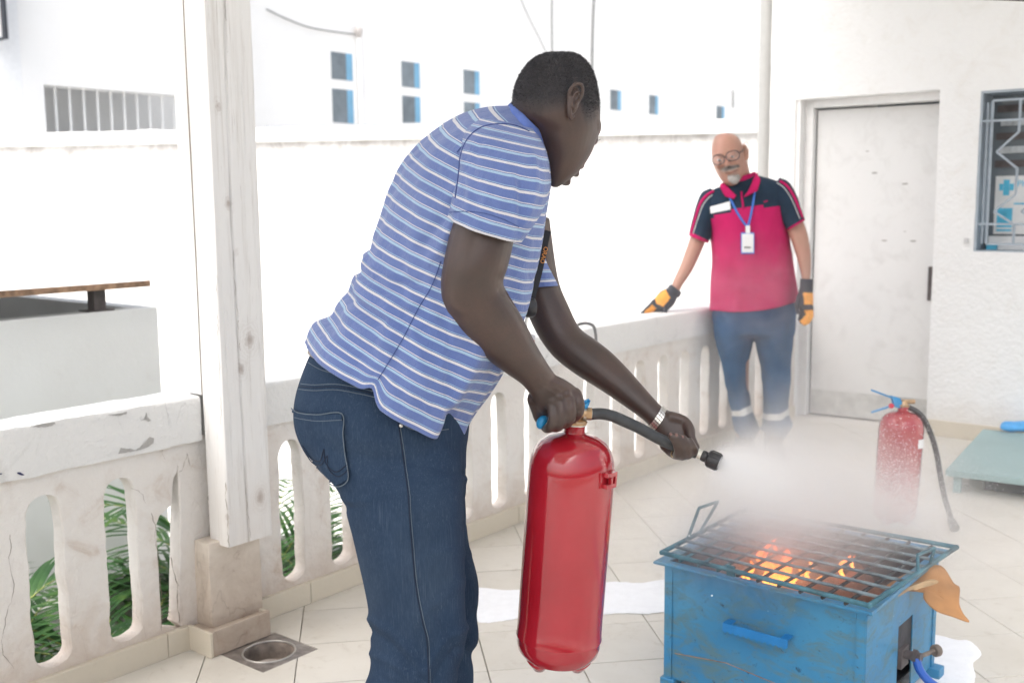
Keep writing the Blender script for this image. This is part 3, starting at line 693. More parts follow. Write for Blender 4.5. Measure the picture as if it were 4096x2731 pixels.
# perpendicular wall of the wing, nearer, with tall dark window at the very left
def ons(px, py, s0):
    v = FW + RT * ((px * K - 2048) / FPX) - UP * ((py * K - 1365.5) / FPX); return CPOS + v * (s0 / v.dot(WS))
cN = (ons(52, 200, sa)).dot(WN)
wbox('side_wall', sa - .3, sa - .001, NG - 8, NG, -1.4, gz(5.2), simple('side_render', (.78, .79, .80), .8, var=.04), wing)
q0, q1 = ons(-60, 110, sa - .3), ons(20, 90, sa - .3); n_a, n_b = q0.dot(WN), q1.dot(WN)
wdk = wbox('window', sa - .34, sa - .302, n_a, n_b, q1.z, q1.z + 2, M['void'], wing)
for t_ in (.05, .12): wbox('window_bar', sa - .38, sa - .35, n_b - t_ - .02, n_b - t_, q1.z + .02, q1.z + 2, M['white_paint'], wing)
# pipes and cables on the facade
def fpt(px, py, off=.08): 
    v = FW + RT * ((px * K - 2048) / FPX) - UP * ((py * K - 1365.5) / FPX); n = NFAC + off; return CPOS + v * (n / v.dot(WN))
dp = empty('drain_pipe', fpt(822, 300), label='white downpipe with a hopper head beside the leftmost facade window', cat='pipe')
gg = Geo(); a = fpt(824, 74); gg.tube([a, Vector((a.x, a.y, -1.4))], .035, 12); gg.build('pipe', M['white_paint'], dp, True)
gg = Geo(); gg.tube([a + Vector((0, 0, -.10)), a + Vector((0, 0, -.02)), a + Vector((0, 0, .05)), a + Vector((0, 0, .09))], [.035, .07, .075, .05], 12); gg.build('hopper_head', simple('grey_hopper', (.5, .47, .45), .7), dp, True)
for nm, pts, r, lab in (('wall_cable', [(612, 22), (660, 45), (720, 66), (815, 80)], .012, 'sagging grey cable running to the hopper head'),
                   ('wall_cable', [(1268, -60), (1268, 60), (1269, 140)], .014, 'straight vertical cable above the bending man head'),
                   ('wall_cable', [(1368, -60), (1362, 60), (1360, 200)], .022, 'vertical conduit right of the bending man head'),
                   ('wall_cable', [(1185, -30), (1210, 30), (1235, 80), (1262, 135)], .009, 'thin slack wire slanting behind the bending man'),
                   ('wall_cable', [(1684, 208), (1684, 248)], .02, 'short dark stub standing above the coping at right')):
    gg = Geo(); gg.tube(catmull([fpt(*q, .04) for q in pts], 6), r, 6); o = gg.build(nm, M['cable']); tag(o, lab, 'cable', 'cables and stubs on the facade')
# shed with a raised rusty slab
shd = empty('concrete_shaft', W(1.5, -5, -1.4), WROT, label='white concrete shaft under a raised slab with a rusty edge', cat='shaft')
ns_ = -4.2; zt_ = .812; e_ = 2.655
M['shed_wall'] = mat_render('shaft_render', (0.80, 0.815, 0.82), (0.50, 0.46, 0.42), None, .1, .3, 10, .35)
wbox('front_wall', -1.5, e_, ns_ - .10, ns_, -1.4, zt_, M['shed_wall'], shd, .004)
wbox('end_wall', e_ - .10, e_, ns_ - 1.5, ns_ - .101, -1.4, zt_, M['shed_wall'], shd)
wbox('back_wall', -1.5, e_ - .101, ns_ - 1.5, ns_ - 1.35, -1.4, zt_ + .0, M['shed_wall'], shd)
wbox('inner_floor', -1.5, e_ - .101, ns_ - 1.349, ns_ - .101, .1, .15, M['grey_conc'], shd)
sl = W(-1.5, ns_ - 1.6, .905)
gg = Geo(); gg.box(W(-1.5, ns_ - 1.75, .913), WS * (2.60 + 1.5), WN * 1.78, (0, 0, .022)); gg.build('slab', M['white_wall'], shd)
wbox('rusty_edge', -1.5, 2.603, ns_ + .0305, ns_ + .036, .908, .935, M['rust'], shd); wbox('rusty_edge', 2.6005, 2.606, ns_ - 1.75, ns_ + .030, .908, .935, M['rust'], shd)
for s_, n_ in ((2.40, ns_ - .06), (2.40, ns_ - 1.42), (.9, ns_ - .06)):
    f_ = wbox('support_post', s_ - .028, s_ + .028, n_ - .028, n_ + .028, zt_, .912, M['dark_steel'], shd, .002)
    wbox('foot_plate', s_ - .06, s_ + .06, n_ - .045, n_ + .04, zt_, zt_ + .006, M['dark_steel'], shd)
# planter ledges behind the slots
pl = empty('planter', W(2, -3.6, -1.4), WROT, label='white planter box standing below the balustrade with palms', cat='planter')
M['planter'] = mat_render('planter_paint', (0.78, 0.78, 0.77), (0.40, 0.36, 0.32), None, .3, .6, 20, .4)
wbox('side', -.5, 3.4, -3.20, -3.12, -1.4, -.42, M['planter'], pl); wbox('side', -.5, 3.4, -4.0, -3.92, -1.4, -.30, M['planter'], pl)
wbox('side', -.5, -.42, -3.92, -3.2, -1.4, -.42, M['planter'], pl); wbox('side', 1.25, 1.33, -3.92, -3.2, -1.4, -.36, M['planter'], pl)
wbox('side', 3.32, 3.4, -3.92, -3.2, -1.4, -.42, M['planter'], pl)
wbox('soil', -.42, 3.32, -3.92, -3.2, -1.2, -.56, simple('soil', (.10, .07, .05), .95, var=.4, bump=.8), pl)
gq = G(75, 1386, -.40); s_l = gq.dot(WS)
gw = wbox('yard_wall', s_l, s_l + .10, -4.6, -2.70, -1.4, -.40, M['planter']); tag(gw, 'white low yard wall seen through the bottom of the first two slots', 'wall')
gw = wbox('yard_wall', s_l - .22, s_l - .003, -4.6, -2.70, -1.4, -.52, M['planter']); tag(gw, 'lower white step in front of the low yard wall behind the slots', 'step')
# palms
def m_leaf():
    t = NT('palm_leaf'); v = t.coord('World'); n = t.noise(v, 9, 4); s = t.noise(t.coord('World', (1, 1, 1)), 60, 3)
    oi = t.n.new('ShaderNodeObjectInfo')
    c = t.ramp(n, [(.25, (.022, .075, .024)), (.55, (.055, .145, .038)), (.8, (.17, .26, .065))]); t.set(color=c, rough=.42, spec=.5)
    tr = t.n.new('ShaderNodeBsdfTranslucent'); t.l.new(c, tr.inputs[0]); mx = t.n.new('ShaderNodeMixShader'); mx.inputs[0].default_value = .3
    t.l.new(t.b.outputs[0], mx.inputs[1]); t.l.new(tr.outputs[0], mx.inputs[2]); t.l.new(mx.outputs[0], t.out.inputs[0]); return t.m
M['leaf'] = m_leaf(); M['stem'] = simple('palm_stem', (.30, .34, .10), .6, var=.3)
def leaflet(gm, base, d, L, w, up):
    n = 7; side = d.cross(up).normalized(); v = []
    for i in range(n):
        t = i / (n - 1); p = base + d * (L * t) + Vector((0, 0, -.35 * L * t * t)); ww = w * math.sin(math.pi * min(1, .12 + .88 * t) ** .8) * (1 - t * .3) + .0006
        v += [p - side * ww, p + up * (ww * .35), p + side * ww]
    f = []
    for i in range(n - 1):
        for j in range(2): f.append((i * 3 + j, i * 3 + j + 1, i * 3 + j + 4, i * 3 + j + 3))
    gm.add((v, f))
def palm(cs, cn, z0, nf, Lf, seed, label):
    r = random.Random(seed); e = empty('palm', W(cs, cn, z0), label=label, cat='palm', group='palms below the balustrade')
    for k_ in range(nf):
        az = r.uniform(0, 6.283); el = r.uniform(.75, 1.35); L = Lf * r.uniform(.75, 1.1)
        h = Vector((math.cos(az), math.sin(az), 0)); path = []
        p = W(cs, cn, z0).copy()
        for i in range(12):
            a = el - i * r.uniform(.07, .11); p = p + (h * math.cos(a) + Vector((0, 0, math.sin(a)))) * (L / 12); path.append(p.copy())
        gs = Geo(); gs.tube([W(cs, cn, z0)] + path, lambda t: .006 * (1 - .8 * t), 5); fo = gs.build('frond', M['stem'], e, True)
        gl = Geo()
        for i in range(2, 12):
            for q in (0, .5):
                d = (path[i] - path[i - 1]).normalized(); pp = path[i - 1].lerp(path[i], q)
                if (pp.dot(WN) > -2.80) or (pp.dot(WS) < s_l + .02 and pp.z < -.34) or pp.z < -.8: continue
                sd = d.cross(Vector((0, 0, 1))).normalized()
                for sg in (-1, 1):
                    dd = (d * .75 + sd * sg * .75 + Vector((0, 0, r.uniform(-.1, .25)))).normalized(); LL = L * .42 * math.sin(math.pi * (i + q + 1) / 14) + .05
                    if (pp + dd * LL).dot(WN) > -2.72: LL *= .4
                    leaflet(gl, pp, dd, LL, .011, sd.cross(d) * -1 if False else Vector((0, 0, 1)))
        if gl.v: gl.build('leaflets', M['leaf'], fo, True)
palm(1.42, -3.42, -.55, 9, .85, 3, 'green palm with long leaflets seen through the first slots')
palm(1.28, -3.30, -.38, 7, .95, 31, 'tall palm with upright blades seen through the first slot')
palm(1.95, -3.45, -.55, 10, .95, 4, 'dense palm seen through the slots at the wooden post')
palm(2.55, -3.45, -.55, 10, .95, 9, 'dark green palm behind the jeans of the bending man')
palm(1.15, -4.2, -.40, 8, .9, 12, 'palm at the left end of the planter')
palm(2.95, -3.55, -.55, 7, .6, 15, 'small palm at the right end of the planter')
# spilled powder on the floor
M['powder'] = simple('white_powder', (.84, .85, .87), .95, var=.03, bump=.5, scale=40)
def puddle(pts, lab, z=.005, seed=0):
    P = catmull([Vector((p.x, p.y, 0)) for p in pts], 20, True); n = len(P); c = sum(P, Vector()) / n
    bm = bmesh.new(); rings = []
    for q, (k_, zz) in enumerate(((1.0, .001), (.985, z * .6), (.93, z), (.7, z * 1.2), (.35, z * 1.3))):
        rings.append([bm.verts.new(c + (p - c) * k_ * (1 + .05 * mnoise.noise(p * 14) + .035 * mnoise.noise(p * 47)) + Vector((0, 0, zz + (.003 * mnoise.noise(p * 9 * k_) if q > 1 else 0)))) for p in P])
    for a, b in zip(rings[:-1], rings[1:]):
        for i in range(n): bm.faces.new((a[i], a[(i + 1) % n], b[(i + 1) % n], b[i]))
    cc = bm.verts.new(c + Vector((0, 0, z * 1.3)))
    for i in range(n): bm.faces.new((rings[-1][i], rings[-1][(i + 1) % n], cc))
    bmesh.ops.recalc_face_normals(bm, faces=bm.faces)
    o = from_bm('spilled_powder', bm, M['powder'], None, True); tag(o, lab, 'powder', kind='stuff')
puddle([G(*q) for q in [(1085, 1352), (1150, 1356), (1240, 1352), (1330, 1345), (1400, 1336), (1470, 1340), (1545, 1335), (1560, 1395), (1500, 1408), (1430, 1408), (1350, 1412), (1250, 1408), (1170, 1424), (1100, 1428), (1080, 1395)]], 'white powder patch on the tiles left of the blue fire box')
puddle([G(*q) for q in [(2120, 1460), (2195, 1470), (2225, 1472), (2255, 1500), (2235, 1525), (2240, 1560), (2200, 1600), (2120, 1610), (2060, 1540)]], 'white powder heap behind the right side of the blue fire box')
# ================================================================== PEOPLE: helpers
def pix(p):
    q = Vector(p) - CPOS; d = q.dot(FW)
    return (2048 + FPX * q.dot(RT) / d) / K, (1365.5 - FPX * q.dot(UP) / d) / K, d
def interp(st, n):
    """Catmull interpolation of station tuples"""
    L = len(st); out = []
    S_ = [(list(q) + [0.0] if len(q) == 6 else list(q)) for q in st]; S_ = [q + [2.0] if len(q) == 7 else q for q in S_]
    for i in range(L - 1):
        for j in range(n):
            t = j / n; r = []
            for k_ in range(8):
                p0, p1, p2, p3 = (S_[min(max(i + e, 0), L - 1)][k_] for e in (-1, 0, 1, 2))
                r.append(0.5 * ((2 * p1) + (p2 - p0) * t + (2 * p0 - 5 * p1 + 4 * p2 - p3) * t * t + (3 * p1 - p0 - 3 * p2 + p3) * t ** 3))
            out.append(r)
    out.append(S_[-1]); return out
def ring_pts(s, N):
    xl, yl, xr, yr, d, hd, drop, ex = s
    xm, ym = (xl + xr) / 2, (yl + yr) / 2
    c = A(xm, ym, d); a = (A(xr, yr, d) - A(xl, yl, d)) / 2; b = A(xm, ym + drop, d - hd) - c
    out = []
    for k_ in range(N):
        th = 2 * math.pi * k_ / N; co, si = math.cos(th), math.sin(th); e = 2 / max(ex, .6)
        out.append(c + a * math.copysign(abs(co) ** e, co) + b * math.copysign(abs(si) ** e, si))
    return out
def loft(st, N=40, sub=4, caps=True, fn=None):
    rings = [ring_pts(s, N) for s in interp(st, sub)]
    if fn: rings = fn(rings)
    v = [p for r in rings for p in r]; f = []
    for i in range(len(rings) - 1):
        for k_ in range(N):
            k2 = (k_ + 1) % N; f.append((i * N + k_, (i + 1) * N + k_, (i + 1) * N + k2, i * N + k2))
    if caps: f.append(tuple(range(N))); f.append(tuple((len(rings) - 1) * N + k_ for k_ in range(N))[::-1])
    return v, f, rings
def ellipsoid(c, ax, ay, az, nu=20, nv=12):
    v, f = [], []
    for j in range(nv + 1):
        ph = math.pi * j / nv
        for i in range(nu):
            th = 2 * math.pi * i / nu
            v.append(c + ax * (math.sin(ph) * math.cos(th)) + ay * (math.sin(ph) * math.sin(th)) + az * math.cos(ph))
    for j in range(nv):
        for i in range(nu):
            i2 = (i + 1) % nu; f.append((j * nu + i, j * nu + i2, (j + 1) * nu + i2, (j + 1) * nu + i))
    return v, f
def remesh(geo, voxel, smooth=4, name='tmp', adapt=0.0):
    o = geo.build(name)
    m1 = o.modifiers.new('r', 'REMESH'); m1.mode = 'VOXEL'; m1.voxel_size = voxel; m1.adaptivity = adapt; m1.use_smooth_shade = True
    if smooth:
        m2 = o.modifiers.new('s', 'SMOOTH'); m2.factor = 0.5; m2.iterations = smooth
    me = eval_mesh(o); bpy.data.objects.remove(o); me.name = name
    me.polygons.foreach_set('use_smooth', [True] * len(me.polygons)); return me
def me_np(me):
    a = np.empty(len(me.vertices) * 3); me.vertices.foreach_get('co', a); n = np.empty(len(me.vertices) * 3); me.vertices.foreach_get('normal', n)
    return a.reshape(-1, 3), n.reshape(-1, 3)
def set_co(me, co): me.vertices.foreach_set('co', co.reshape(-1)); me.update()
def np_pix(co):
    q = co - np.array(CPOS); d = q @ np.array(FW)
    return (2048 + FPX * (q @ np.array(RT)) / d) / K, (1365.5 - FPX * (q @ np.array(UP)) / d) / K, d
def seg_dist(px, py, pts):
    """distance in picture px from each vertex to a polyline"""
    best = np.full(px.shape, 1e9)
    for (x0, y0), (x1, y1) in zip(pts[:-1], pts[1:]):
        dx, dy = x1 - x0, y1 - y0; t = np.clip(((px - x0) * dx + (py - y0) * dy) / (dx * dx + dy * dy), 0, 1)
        best = np.minimum(best, np.hypot(px - x0 - t * dx, py - y0 - t * dy))
    return best
def folds(me, lines, side='near', dmid=None):
    """press creases / raise folds: lines = (polyline, width px, height m)"""
    co, n = me_np(me); x, y, d = np_pix(co); facing = (n @ np.array(FW)) < 0.15
    for pts, w, h in lines:
        t = seg_dist(x, y, pts); co += n * ((h * np.exp(-(t / w) ** 2)) * facing)[:, None]
    set_co(me, co)
def np_noise(co, sc, seed=0):
    return np.array([mnoise.noise(Vector((p[0] * sc[0] + seed, p[1] * sc[1], p[2] * sc[2]))) for p in co])
def onsurf(bvh, pts, off=0.001, dens=6):
    """drape a polyline of picture points onto a surface"""
    P = catmull([Vector((x, y, 0)) for x, y in pts], dens); out = []
    for q in P:
        dr = (A(q.x, q.y, 1.0) - CPOS).normalized(); h = bvh.ray_cast(CPOS, dr)
        if h[0]: out.append(h[0] + h[1] * off)
    return out
def drape_patch(bvh, poly, off=.002, step=4.0):
    """fine grid inside a picture-space polygon, draped on a surface; returns verts, faces"""
    xs = [p[0] for p in poly]; ys = [p[1] for p in poly]
    x0, x1, y0, y1 = min(xs), max(xs), min(ys), max(ys); nx = max(2, int((x1 - x0) / step)); ny = max(2, int((y1 - y0) / step))
    def inside(x, y):
        c = False
        for i in range(len(poly)):
            (ax, ay), (bx, by) = poly[i], poly[i - 1]
            if (ay > y) != (by > y) and x < (bx - ax) * (y - ay) / (by - ay) + ax: c = not c
        return c
    g_, v, f = {}, [], []
    for i in range(nx + 1):
        for j in range(ny + 1):
            x, y = x0 + (x1 - x0) * i / nx, y0 + (y1 - y0) * j / ny
            if inside(x, y):
                h = bvh.ray_cast(CPOS, (A(x, y, 1.0) - CPOS).normalized())
                if h[0]: g_[i, j] = len(v); v.append(h[0] + h[1] * off)
    for (i, j) in list(g_):
        q = [(i, j), (i + 1, j), (i + 1, j + 1), (i, j + 1)]
        if all(e in g_ for e in q): f.append(tuple(g_[e] for e in q))
    return v, f
def line_part(name, bvh, pts, r, mat, parent, off=.0006, ns=5, dens=6):
    P = onsurf(bvh, pts, off, dens)
    if len(P) > 2: gg = Geo(); gg.tube(P, r, ns); return gg.build(name, mat, parent, True)
def finger(g_, pts, r0, r1, ns=10):
    P = catmull([A(*p) for p in pts], 5); n = len(P)
    g_.tube(P, lambda t: r0 + (r1 - r0) * t + .0008 * math.cos(t * 12), ns)
    for p, r in ((P[-1], r1), (P[0], r0)): g_.add(ellipsoid(p, Vector((r, 0, 0)), Vector((0, r, 0)), Vector((0, 0, r)), 10, 6))
def m_skin(name, c, rough=.45, rosy=(0.10, 0.05, 0.04), hair=None, spec=.5):
    t = NT(name); v = t.coord('World'); n = t.noise(v, 14, 5); f = t.noise(v, 180, 5, .7)
    cc = t.mix(t.ramp(n, [(.35, 0.0), (.75, .5)]), c, rosy)
    cc = t.mix(t.ramp(f, [(.4, 0.0), (.75, .22)]), cc, tuple(x * .6 for x in c))
    if hair:
        at = t.n.new('ShaderNodeAttribute'); at.attribute_name = 'hair'; hf = t.noise(v, 420, 3, .8)
        k_ = t.math('ADD', at.outputs['Fac'], t.math('MULTIPLY_ADD', hf, .9, -.45)); k_ = t.math('MULTIPLY', k_, 1.0, clamp=True)
        cc = t.mix(k_, cc, hair)
        t.set(rough=t.math('MULTIPLY_ADD', at.outputs['Fac'], .35, rough))
    else: t.set(rough=rough)
    t.set(color=cc, spec=spec, sss=.06); t.b.inputs['Subsurface Radius'].default_value = (.012, .005, .003)
    t.bump(t.math('ADD', f, t.noise(v, 500, 2)), .12, .001); return t.m
M['skin_d'] = m_skin('dark_skin', (.057, .039, .033), .38, (.112, .060, .044), (.033, .031, .034))
M['skin_l'] = m_skin('tan_skin', (.50, .27, .19), .5, (.56, .24, .17), (.30, .28, .27))
def m_shirt():
    t = NT('striped_jersey'); uv = t.n.new('ShaderNodeUVMap'); uv.uv_map = 'uv'; s = t.sep(uv.outputs[0])
    v = t.coord('World'); wob = t.noise(v, 9, 3)
    y = t.math('ADD', s[1], t.math('MULTIPLY_ADD', wob, .004, -.002))
    fr = t.math('FRACT', t.math('DIVIDE', y, (.0436))); B_, D_, W_, L_ = (.120, .180, .42), (.085, .13, .33), (.72, .71, .72), (.38, .55, .70)
    c = t.ramp(fr, [(0, B_), (.055, W_), (.09, D_), (.125, L_), (.225, B_), (.555, L_), (.585, D_), (.62, W_), (.72, B_)], 'CONSTANT')
    thr = t.noise(t.coord('World', (1, 1, 1)), 300, 4, .8); c = t.mix(t.ramp(thr, [(.35, .0), (.8, .22)]), c, (.06, .09, .25), 'MIX')
    c = t.mix(t.ramp(t.noise(v, 5, 4), [(.3, 0.0), (.8, .12)]), c, (.5, .55, .7))
    t.set(color=c, rough=.85, spec=.15, sheen=.3)
    w = t.noise(t.coord('World', (1, 1, 1), (0, R(30), 0)), 26, 6, .6, .6); h = t.math('ADD', t.math('MULTIPLY', w, 1.4), t.math('MULTIPLY', thr, .25))
    t.bump(h, .7, .008); return t.m
M['stripe'] = m_shirt()
M['blue_knit'] = simple('blue_collar_knit', (.14, .21, .52), .85, var=.12, scale=60, bump=.3, spec=.1)
def m_denim():
    t = NT('denim'); v = t.coord('World'); sl = t.noise(t.coord('World', (430, 430, 8)), 1.0, 3, .75); sl2 = t.noise(t.coord('World', (1200, 1200, 60)), 1.0, 3, .7)
    big = t.noise(v, 5, 5, .6)
    c = t.ramp(big, [(.3, (.016, .033, .066)), (.7, (.031, .055, .098))])
    c = t.mix(t.ramp(sl, [(.56, 0.0), (.72, .42)]), c, (.12, .155, .20)); c = t.mix(t.ramp(sl2, [(.5, 0.0), (.8, .5)]), c, (.09, .13, .20))
    c = t.mix(t.ramp(t.noise(v, 2.6, 3), [(.5, 0.0), (.75, .35)]), c, (.06, .08, .10))
    t.set(color=c, rough=.9, spec=.15); t.bump(t.math('ADD', sl, t.noise(v, 60, 4)), .35, .003); return t.m
M['denim'] = m_denim(); M['thread'] = simple('pale_stitching', (.12, .155, .19), .9); M['seam'] = simple('dark_denim_seam', (.010, .018, .04), .9)
M['silver'] = simple('silver_steel', (.70, .68, .63), .28, .9, .1, 200); M['black'] = simple('black_plastic', (.025, .025, .028), .4, var=.2); M['orange'] = simple('orange_card', (.80, .30, .05), .5, var=.05)
M['strap'] = simple('black_ribbon', (.02, .02, .022), .7); M['rubber'] = simple('shoe_rubber', (.05, .05, .055), .7)
# ================================================================== PERSON 1: bending man
m1 = empty('person', (G(930, 2040).x, 2.1, 0), label='man in blue striped polo shirt and jeans bending forward with a red extinguisher', cat='person')
B = Geo()
# cranium, face, neck (pairs of outline points, depth, half depth, drop, exponent)
HD = 1.99
head = [(1258, 122, 1308, 121, HD, .014), (1237, 129, 1330, 128, HD, .042), (1217, 143, 1347, 143, HD, .062), (1200, 164, 1360, 163, HD, .074), (1186, 191, 1369, 189, HD, .080), (1179, 220, 1374, 217, HD, .082),
        (1180, 247, 1378, 245, HD, .081), (1192, 274, 1379, 275, HD + .002, .079), (1222, 298, 1378, 300, HD + .006, .074), (1232, 318, 1368, 326, HD + .008, .071), (1240, 340, 1361, 346, HD + .01, .066),
        (1246, 362, 1349, 368, HD + .012, .060), (1250, 385, 1333, 390, HD + .014, .052), (1255, 406, 1312, 410, HD + .016, .042), (1262, 422, 1292, 424, HD + .016, .028), (1268, 430, 1280, 431, HD + .016, .010)]
v, f, _ = loft(head, 36, 3); B.add((v, f))
def ell(px, py, d, rx, ry, rd, rot=0.0):
    """ellipsoid with picture radii in px and depth radius in m"""
    c = A(px, py, d); s = d * K / FPX; ca, sa_ = math.cos(rot), math.sin(rot)
    return ellipsoid(c, (RT * ca - UP * sa_) * rx * s, (RT * sa_ + UP * ca) * ry * s, FW * rd)
B.add(ell(1368, 296, HD + .015, 13, 20, .045, .15))      # brow
B.add(ell(1362, 322, HD + .045, 12, 12, .02))             # far eye region
B.add(ell(1352, 330, HD + .02, 14, 22, .03, .4))          # cheek bone
B.add(ell(1343, 350, HD + .080, 11, 18, .018, .5))        # nose, on the far side of the turned face
B.add(ell(1334, 380, HD + .035, 9, 8, .026, .6))          # upper lip
B.add(ell(1322, 398, HD + .035, 10, 8, .026, .7))         # lower lip
B.add(ell(1296, 414, HD + .03, 17, 11, .03, .5))          # chin
neck = [(1178, 232, 1320, 300, HD + .01, .060), (1160, 262, 1290, 345, HD + .02, .062), (1130, 290, 1268, 385, HD + .03, .070), (1090, 330, 1240, 430, HD + .04, .10), (1050, 380, 1220, 480, HD + .04, .12)]
v, f, _ = loft(neck, 30, 4); B.add((v, f))
# torso core, hips and legs (under the clothes)
core = [(1060, 300, 1240, 420, 2.03, .12), (985, 400, 1215, 560, 2.03, .155), (905, 520, 1190, 690, 2.03, .15), (850, 660, 1150, 790, 2.03, .145), (760, 790, 1100, 900, 2.04, .15), (715, 900, 1060, 960, 2.05, .15), (700, 980, 1050, 1020, 2.06, .14)]
v, f, _ = loft(core, 30, 3); B.add((v, f))
B.add(loft([(720, 960, 1040, 990, 1.98, .07), (780, 1120, 1050, 1120, 1.98, .075), (850, 1330, 1045, 1330, 2.00, .07), (875, 1560, 1020, 1560, 2.03, .06), (885, 1880, 980, 1880, 2.10, .05), (900, 1985, 1010, 1975, 2.12, .04)], 24, 3)[:2])
B.add(loft([(760, 960, 1050, 990, 2.14, .07), (860, 1120, 1055, 1120, 2.15, .07), (900, 1330, 1080, 1330, 2.16, .06), (910, 1560, 1060, 1560, 2.19, .055), (920, 1820, 1010, 1820, 2.26, .05), (930, 1900, 1040, 1890, 2.28, .04)], 24, 3)[:2])
# near arm
arm1 = [(1110, 330, 1205, 335, 1.92, .035), (1080, 390, 1210, 400, 1.885, .045), (1052, 470, 1190, 485, 1.862, .052), (1032, 540, 1180, 555, 1.855, .054), (1017, 610, 1167, 612, 1.855, .055), (1012, 655, 1156, 648, 1.86, .052),
        (1017, 705, 1166, 672, 1.87, .050), (1043, 752, 1190, 712, 1.88, .049), (1085, 795, 1211, 750, 1.895, .047), (1128, 832, 1232, 792, 1.91, .043), (1168, 861, 1252, 826, 1.925, .036), (1198, 882, 1268, 850, 1.935, .029), (1216, 903, 1280, 866, 1.945, .026)]
B.add(loft(arm1, 32, 4)[:2])
# near fist on the lever
hand1 = [(1214, 898, 1279, 862, 1.945, .026), (1224, 916, 1302, 874, 1.950, .025), (1232, 934, 1322, 888, 1.960, .020), (1242, 948, 1333, 903, 1.972, .015), (1252, 956, 1336, 918, 1.985, .012)]
B.add(loft(hand1, 24, 4)[:2])
for pts in ([(1322, 902, 1.965), (1332, 925, 1.955), (1329, 946, 1.965), (1316, 962, 1.99), (1300, 962, 2.015)],
            [(1305, 908, 1.955), (1313, 938, 1.942), (1309, 962, 1.953), (1297, 975, 1.985), (1283, 970, 2.012)],
            [(1285, 915, 1.950), (1291, 950, 1.940), (1286, 974, 1.951), (1274, 983, 1.982), (1262, 975, 2.008)],
            [(1266, 922, 1.953), (1270, 960, 1.945), (1264, 979, 1.955), (1254, 984, 1.98), (1248, 975, 2.005)]):
    finger(B, pts, .0104, .0088)
finger(B, [(1228, 915, 1.965), (1234, 940, 1.985), (1243, 960, 2.005), (1262, 966, 2.02), (1290, 955, 2.03)], .0145, .0105)
# far arm
arm2 = [(1150, 480, 1262, 500, 2.20, .045), (1180, 590, 1275, 600, 2.22, .050), (1195, 655, 1286, 655, 2.225, .048), (1206, 705, 1305, 700, 2.22, .046), (1232, 765, 1331, 752, 2.21, .044), (1270, 818, 1368, 780, 2.195, .043),
        (1320, 858, 1408, 812, 2.18, .041), (1380, 896, 1447, 852, 2.16, .036), (1430, 930, 1482, 892, 2.14, .030), (1468, 957, 1507, 920, 2.125, .026), (1492, 978, 1524, 938, 2.115, .023)]
B.add(loft(arm2, 28, 4)[:2])
hand2 = [(1490, 976, 1523, 937, 2.115, .023), (1502, 994, 1545, 946, 2.11, .021), (1512, 1014, 1566, 956, 2.105, .019), (1524, 1030, 1580, 972, 2.10, .018), (1540, 1036, 1586, 994, 2.095, .015)]
B.add(loft(hand2, 24, 4)[:2])
for pts in ([(1524, 1022, 2.095), (1543, 1042, 2.075), (1556, 1044, 2.045), (1554, 1022, 2.022), (1543, 1000, 2.020)],
            [(1538, 1022, 2.092), (1556, 1044, 2.072), (1569, 1046, 2.042), (1567, 1025, 2.020), (1556, 1002, 2.018)],
            [(1552, 1018, 2.090), (1570, 1040, 2.070), (1582, 1044, 2.042), (1581, 1026, 2.022), (1570, 1007, 2.020)],
            [(1564, 1010, 2.090), (1582, 1030, 2.070), (1593, 1036, 2.045), (1592, 1024, 2.028), (1584, 1013, 2.026)]):
    finger(B, pts, .0090, .0074)
finger(B, [(1538, 958, 2.10), (1570, 966, 2.095), (1583, 985, 2.085), (1588, 1005, 2.075), (1598, 1028, 2.065)], .0125, .0088)
for kx, ky, kd in ((1320, 904, 1.957), (1303, 905, 1.947), (1284, 911, 1.942), (1267, 919, 1.945)): B.add(ell(kx, ky, kd, 10, 9, .009))
bm1 = remesh(B, .0029, 3, 'body')
# nails
M['nail'] = simple('fingernail', (.20, .11, .095), .3)
# relief of the hands: grooves between fingers and tendons are kept by small voxel; ears are added as their own mesh below
co, nn = me_np(bm1); x, y, d_ = np_pix(co)
hl = np.interp(x, [1150, 1180, 1210, 1245, 1290, 1312, 1322, 1335, 1345, 1360, 1375, 1400], [262, 258, 262, 266, 256, 238, 205, 262, 286, 282, 262, 258])
hair = np.clip((hl + 4 - y) / 46, 0, 1) ** .8 * (d_ > 1.86) * (y < 300) * (x > 1150) * (x < 1400)
beard = np.clip(1 - np.hypot((x - 1285) / 26, (y - 424) / 10), 0, 1) * .6 * (y < 440) * (y > 380)
at = bm1.attributes.new('hair', 'FLOAT', 'POINT'); at.data.foreach_set('value', np.maximum(hair, beard))
for p_, w, h in (([(1188, 700), (1165, 672), (1150, 668)], 7, -.003), ([(1040, 700), (1060, 715)], 9, .002), ([(1240, 872), (1300, 905)], 4, .0012), ([(1235, 880), (1286, 912)], 4, .0012), ([(1250, 868), (1316, 898)], 4, .0012)):
    t_ = seg_dist(x, y, p_); co += nn * ((h * np.exp(-(t_ / w) ** 2)) * ((nn @ np.array(FW)) < 0))[:, None]
set_co(bm1, co)
body1 = link('body', bm1, M['skin_d'], m1)
for (px_, py_, d_n, rt_) in ((1541, 997, 2.016, -.5), (1554, 999, 2.014, -.45), (1568, 1004, 2.016, -.4)):
    gg = Geo(); gg.add(ell(px_, py_, d_n, 3.6, 5.0, .003, rt_)); gg.build('fingernail', M['nail'], body1, True)
bv_body = BVHTree.FromObject(body1, bpy.context.evaluated_depsgraph_get())
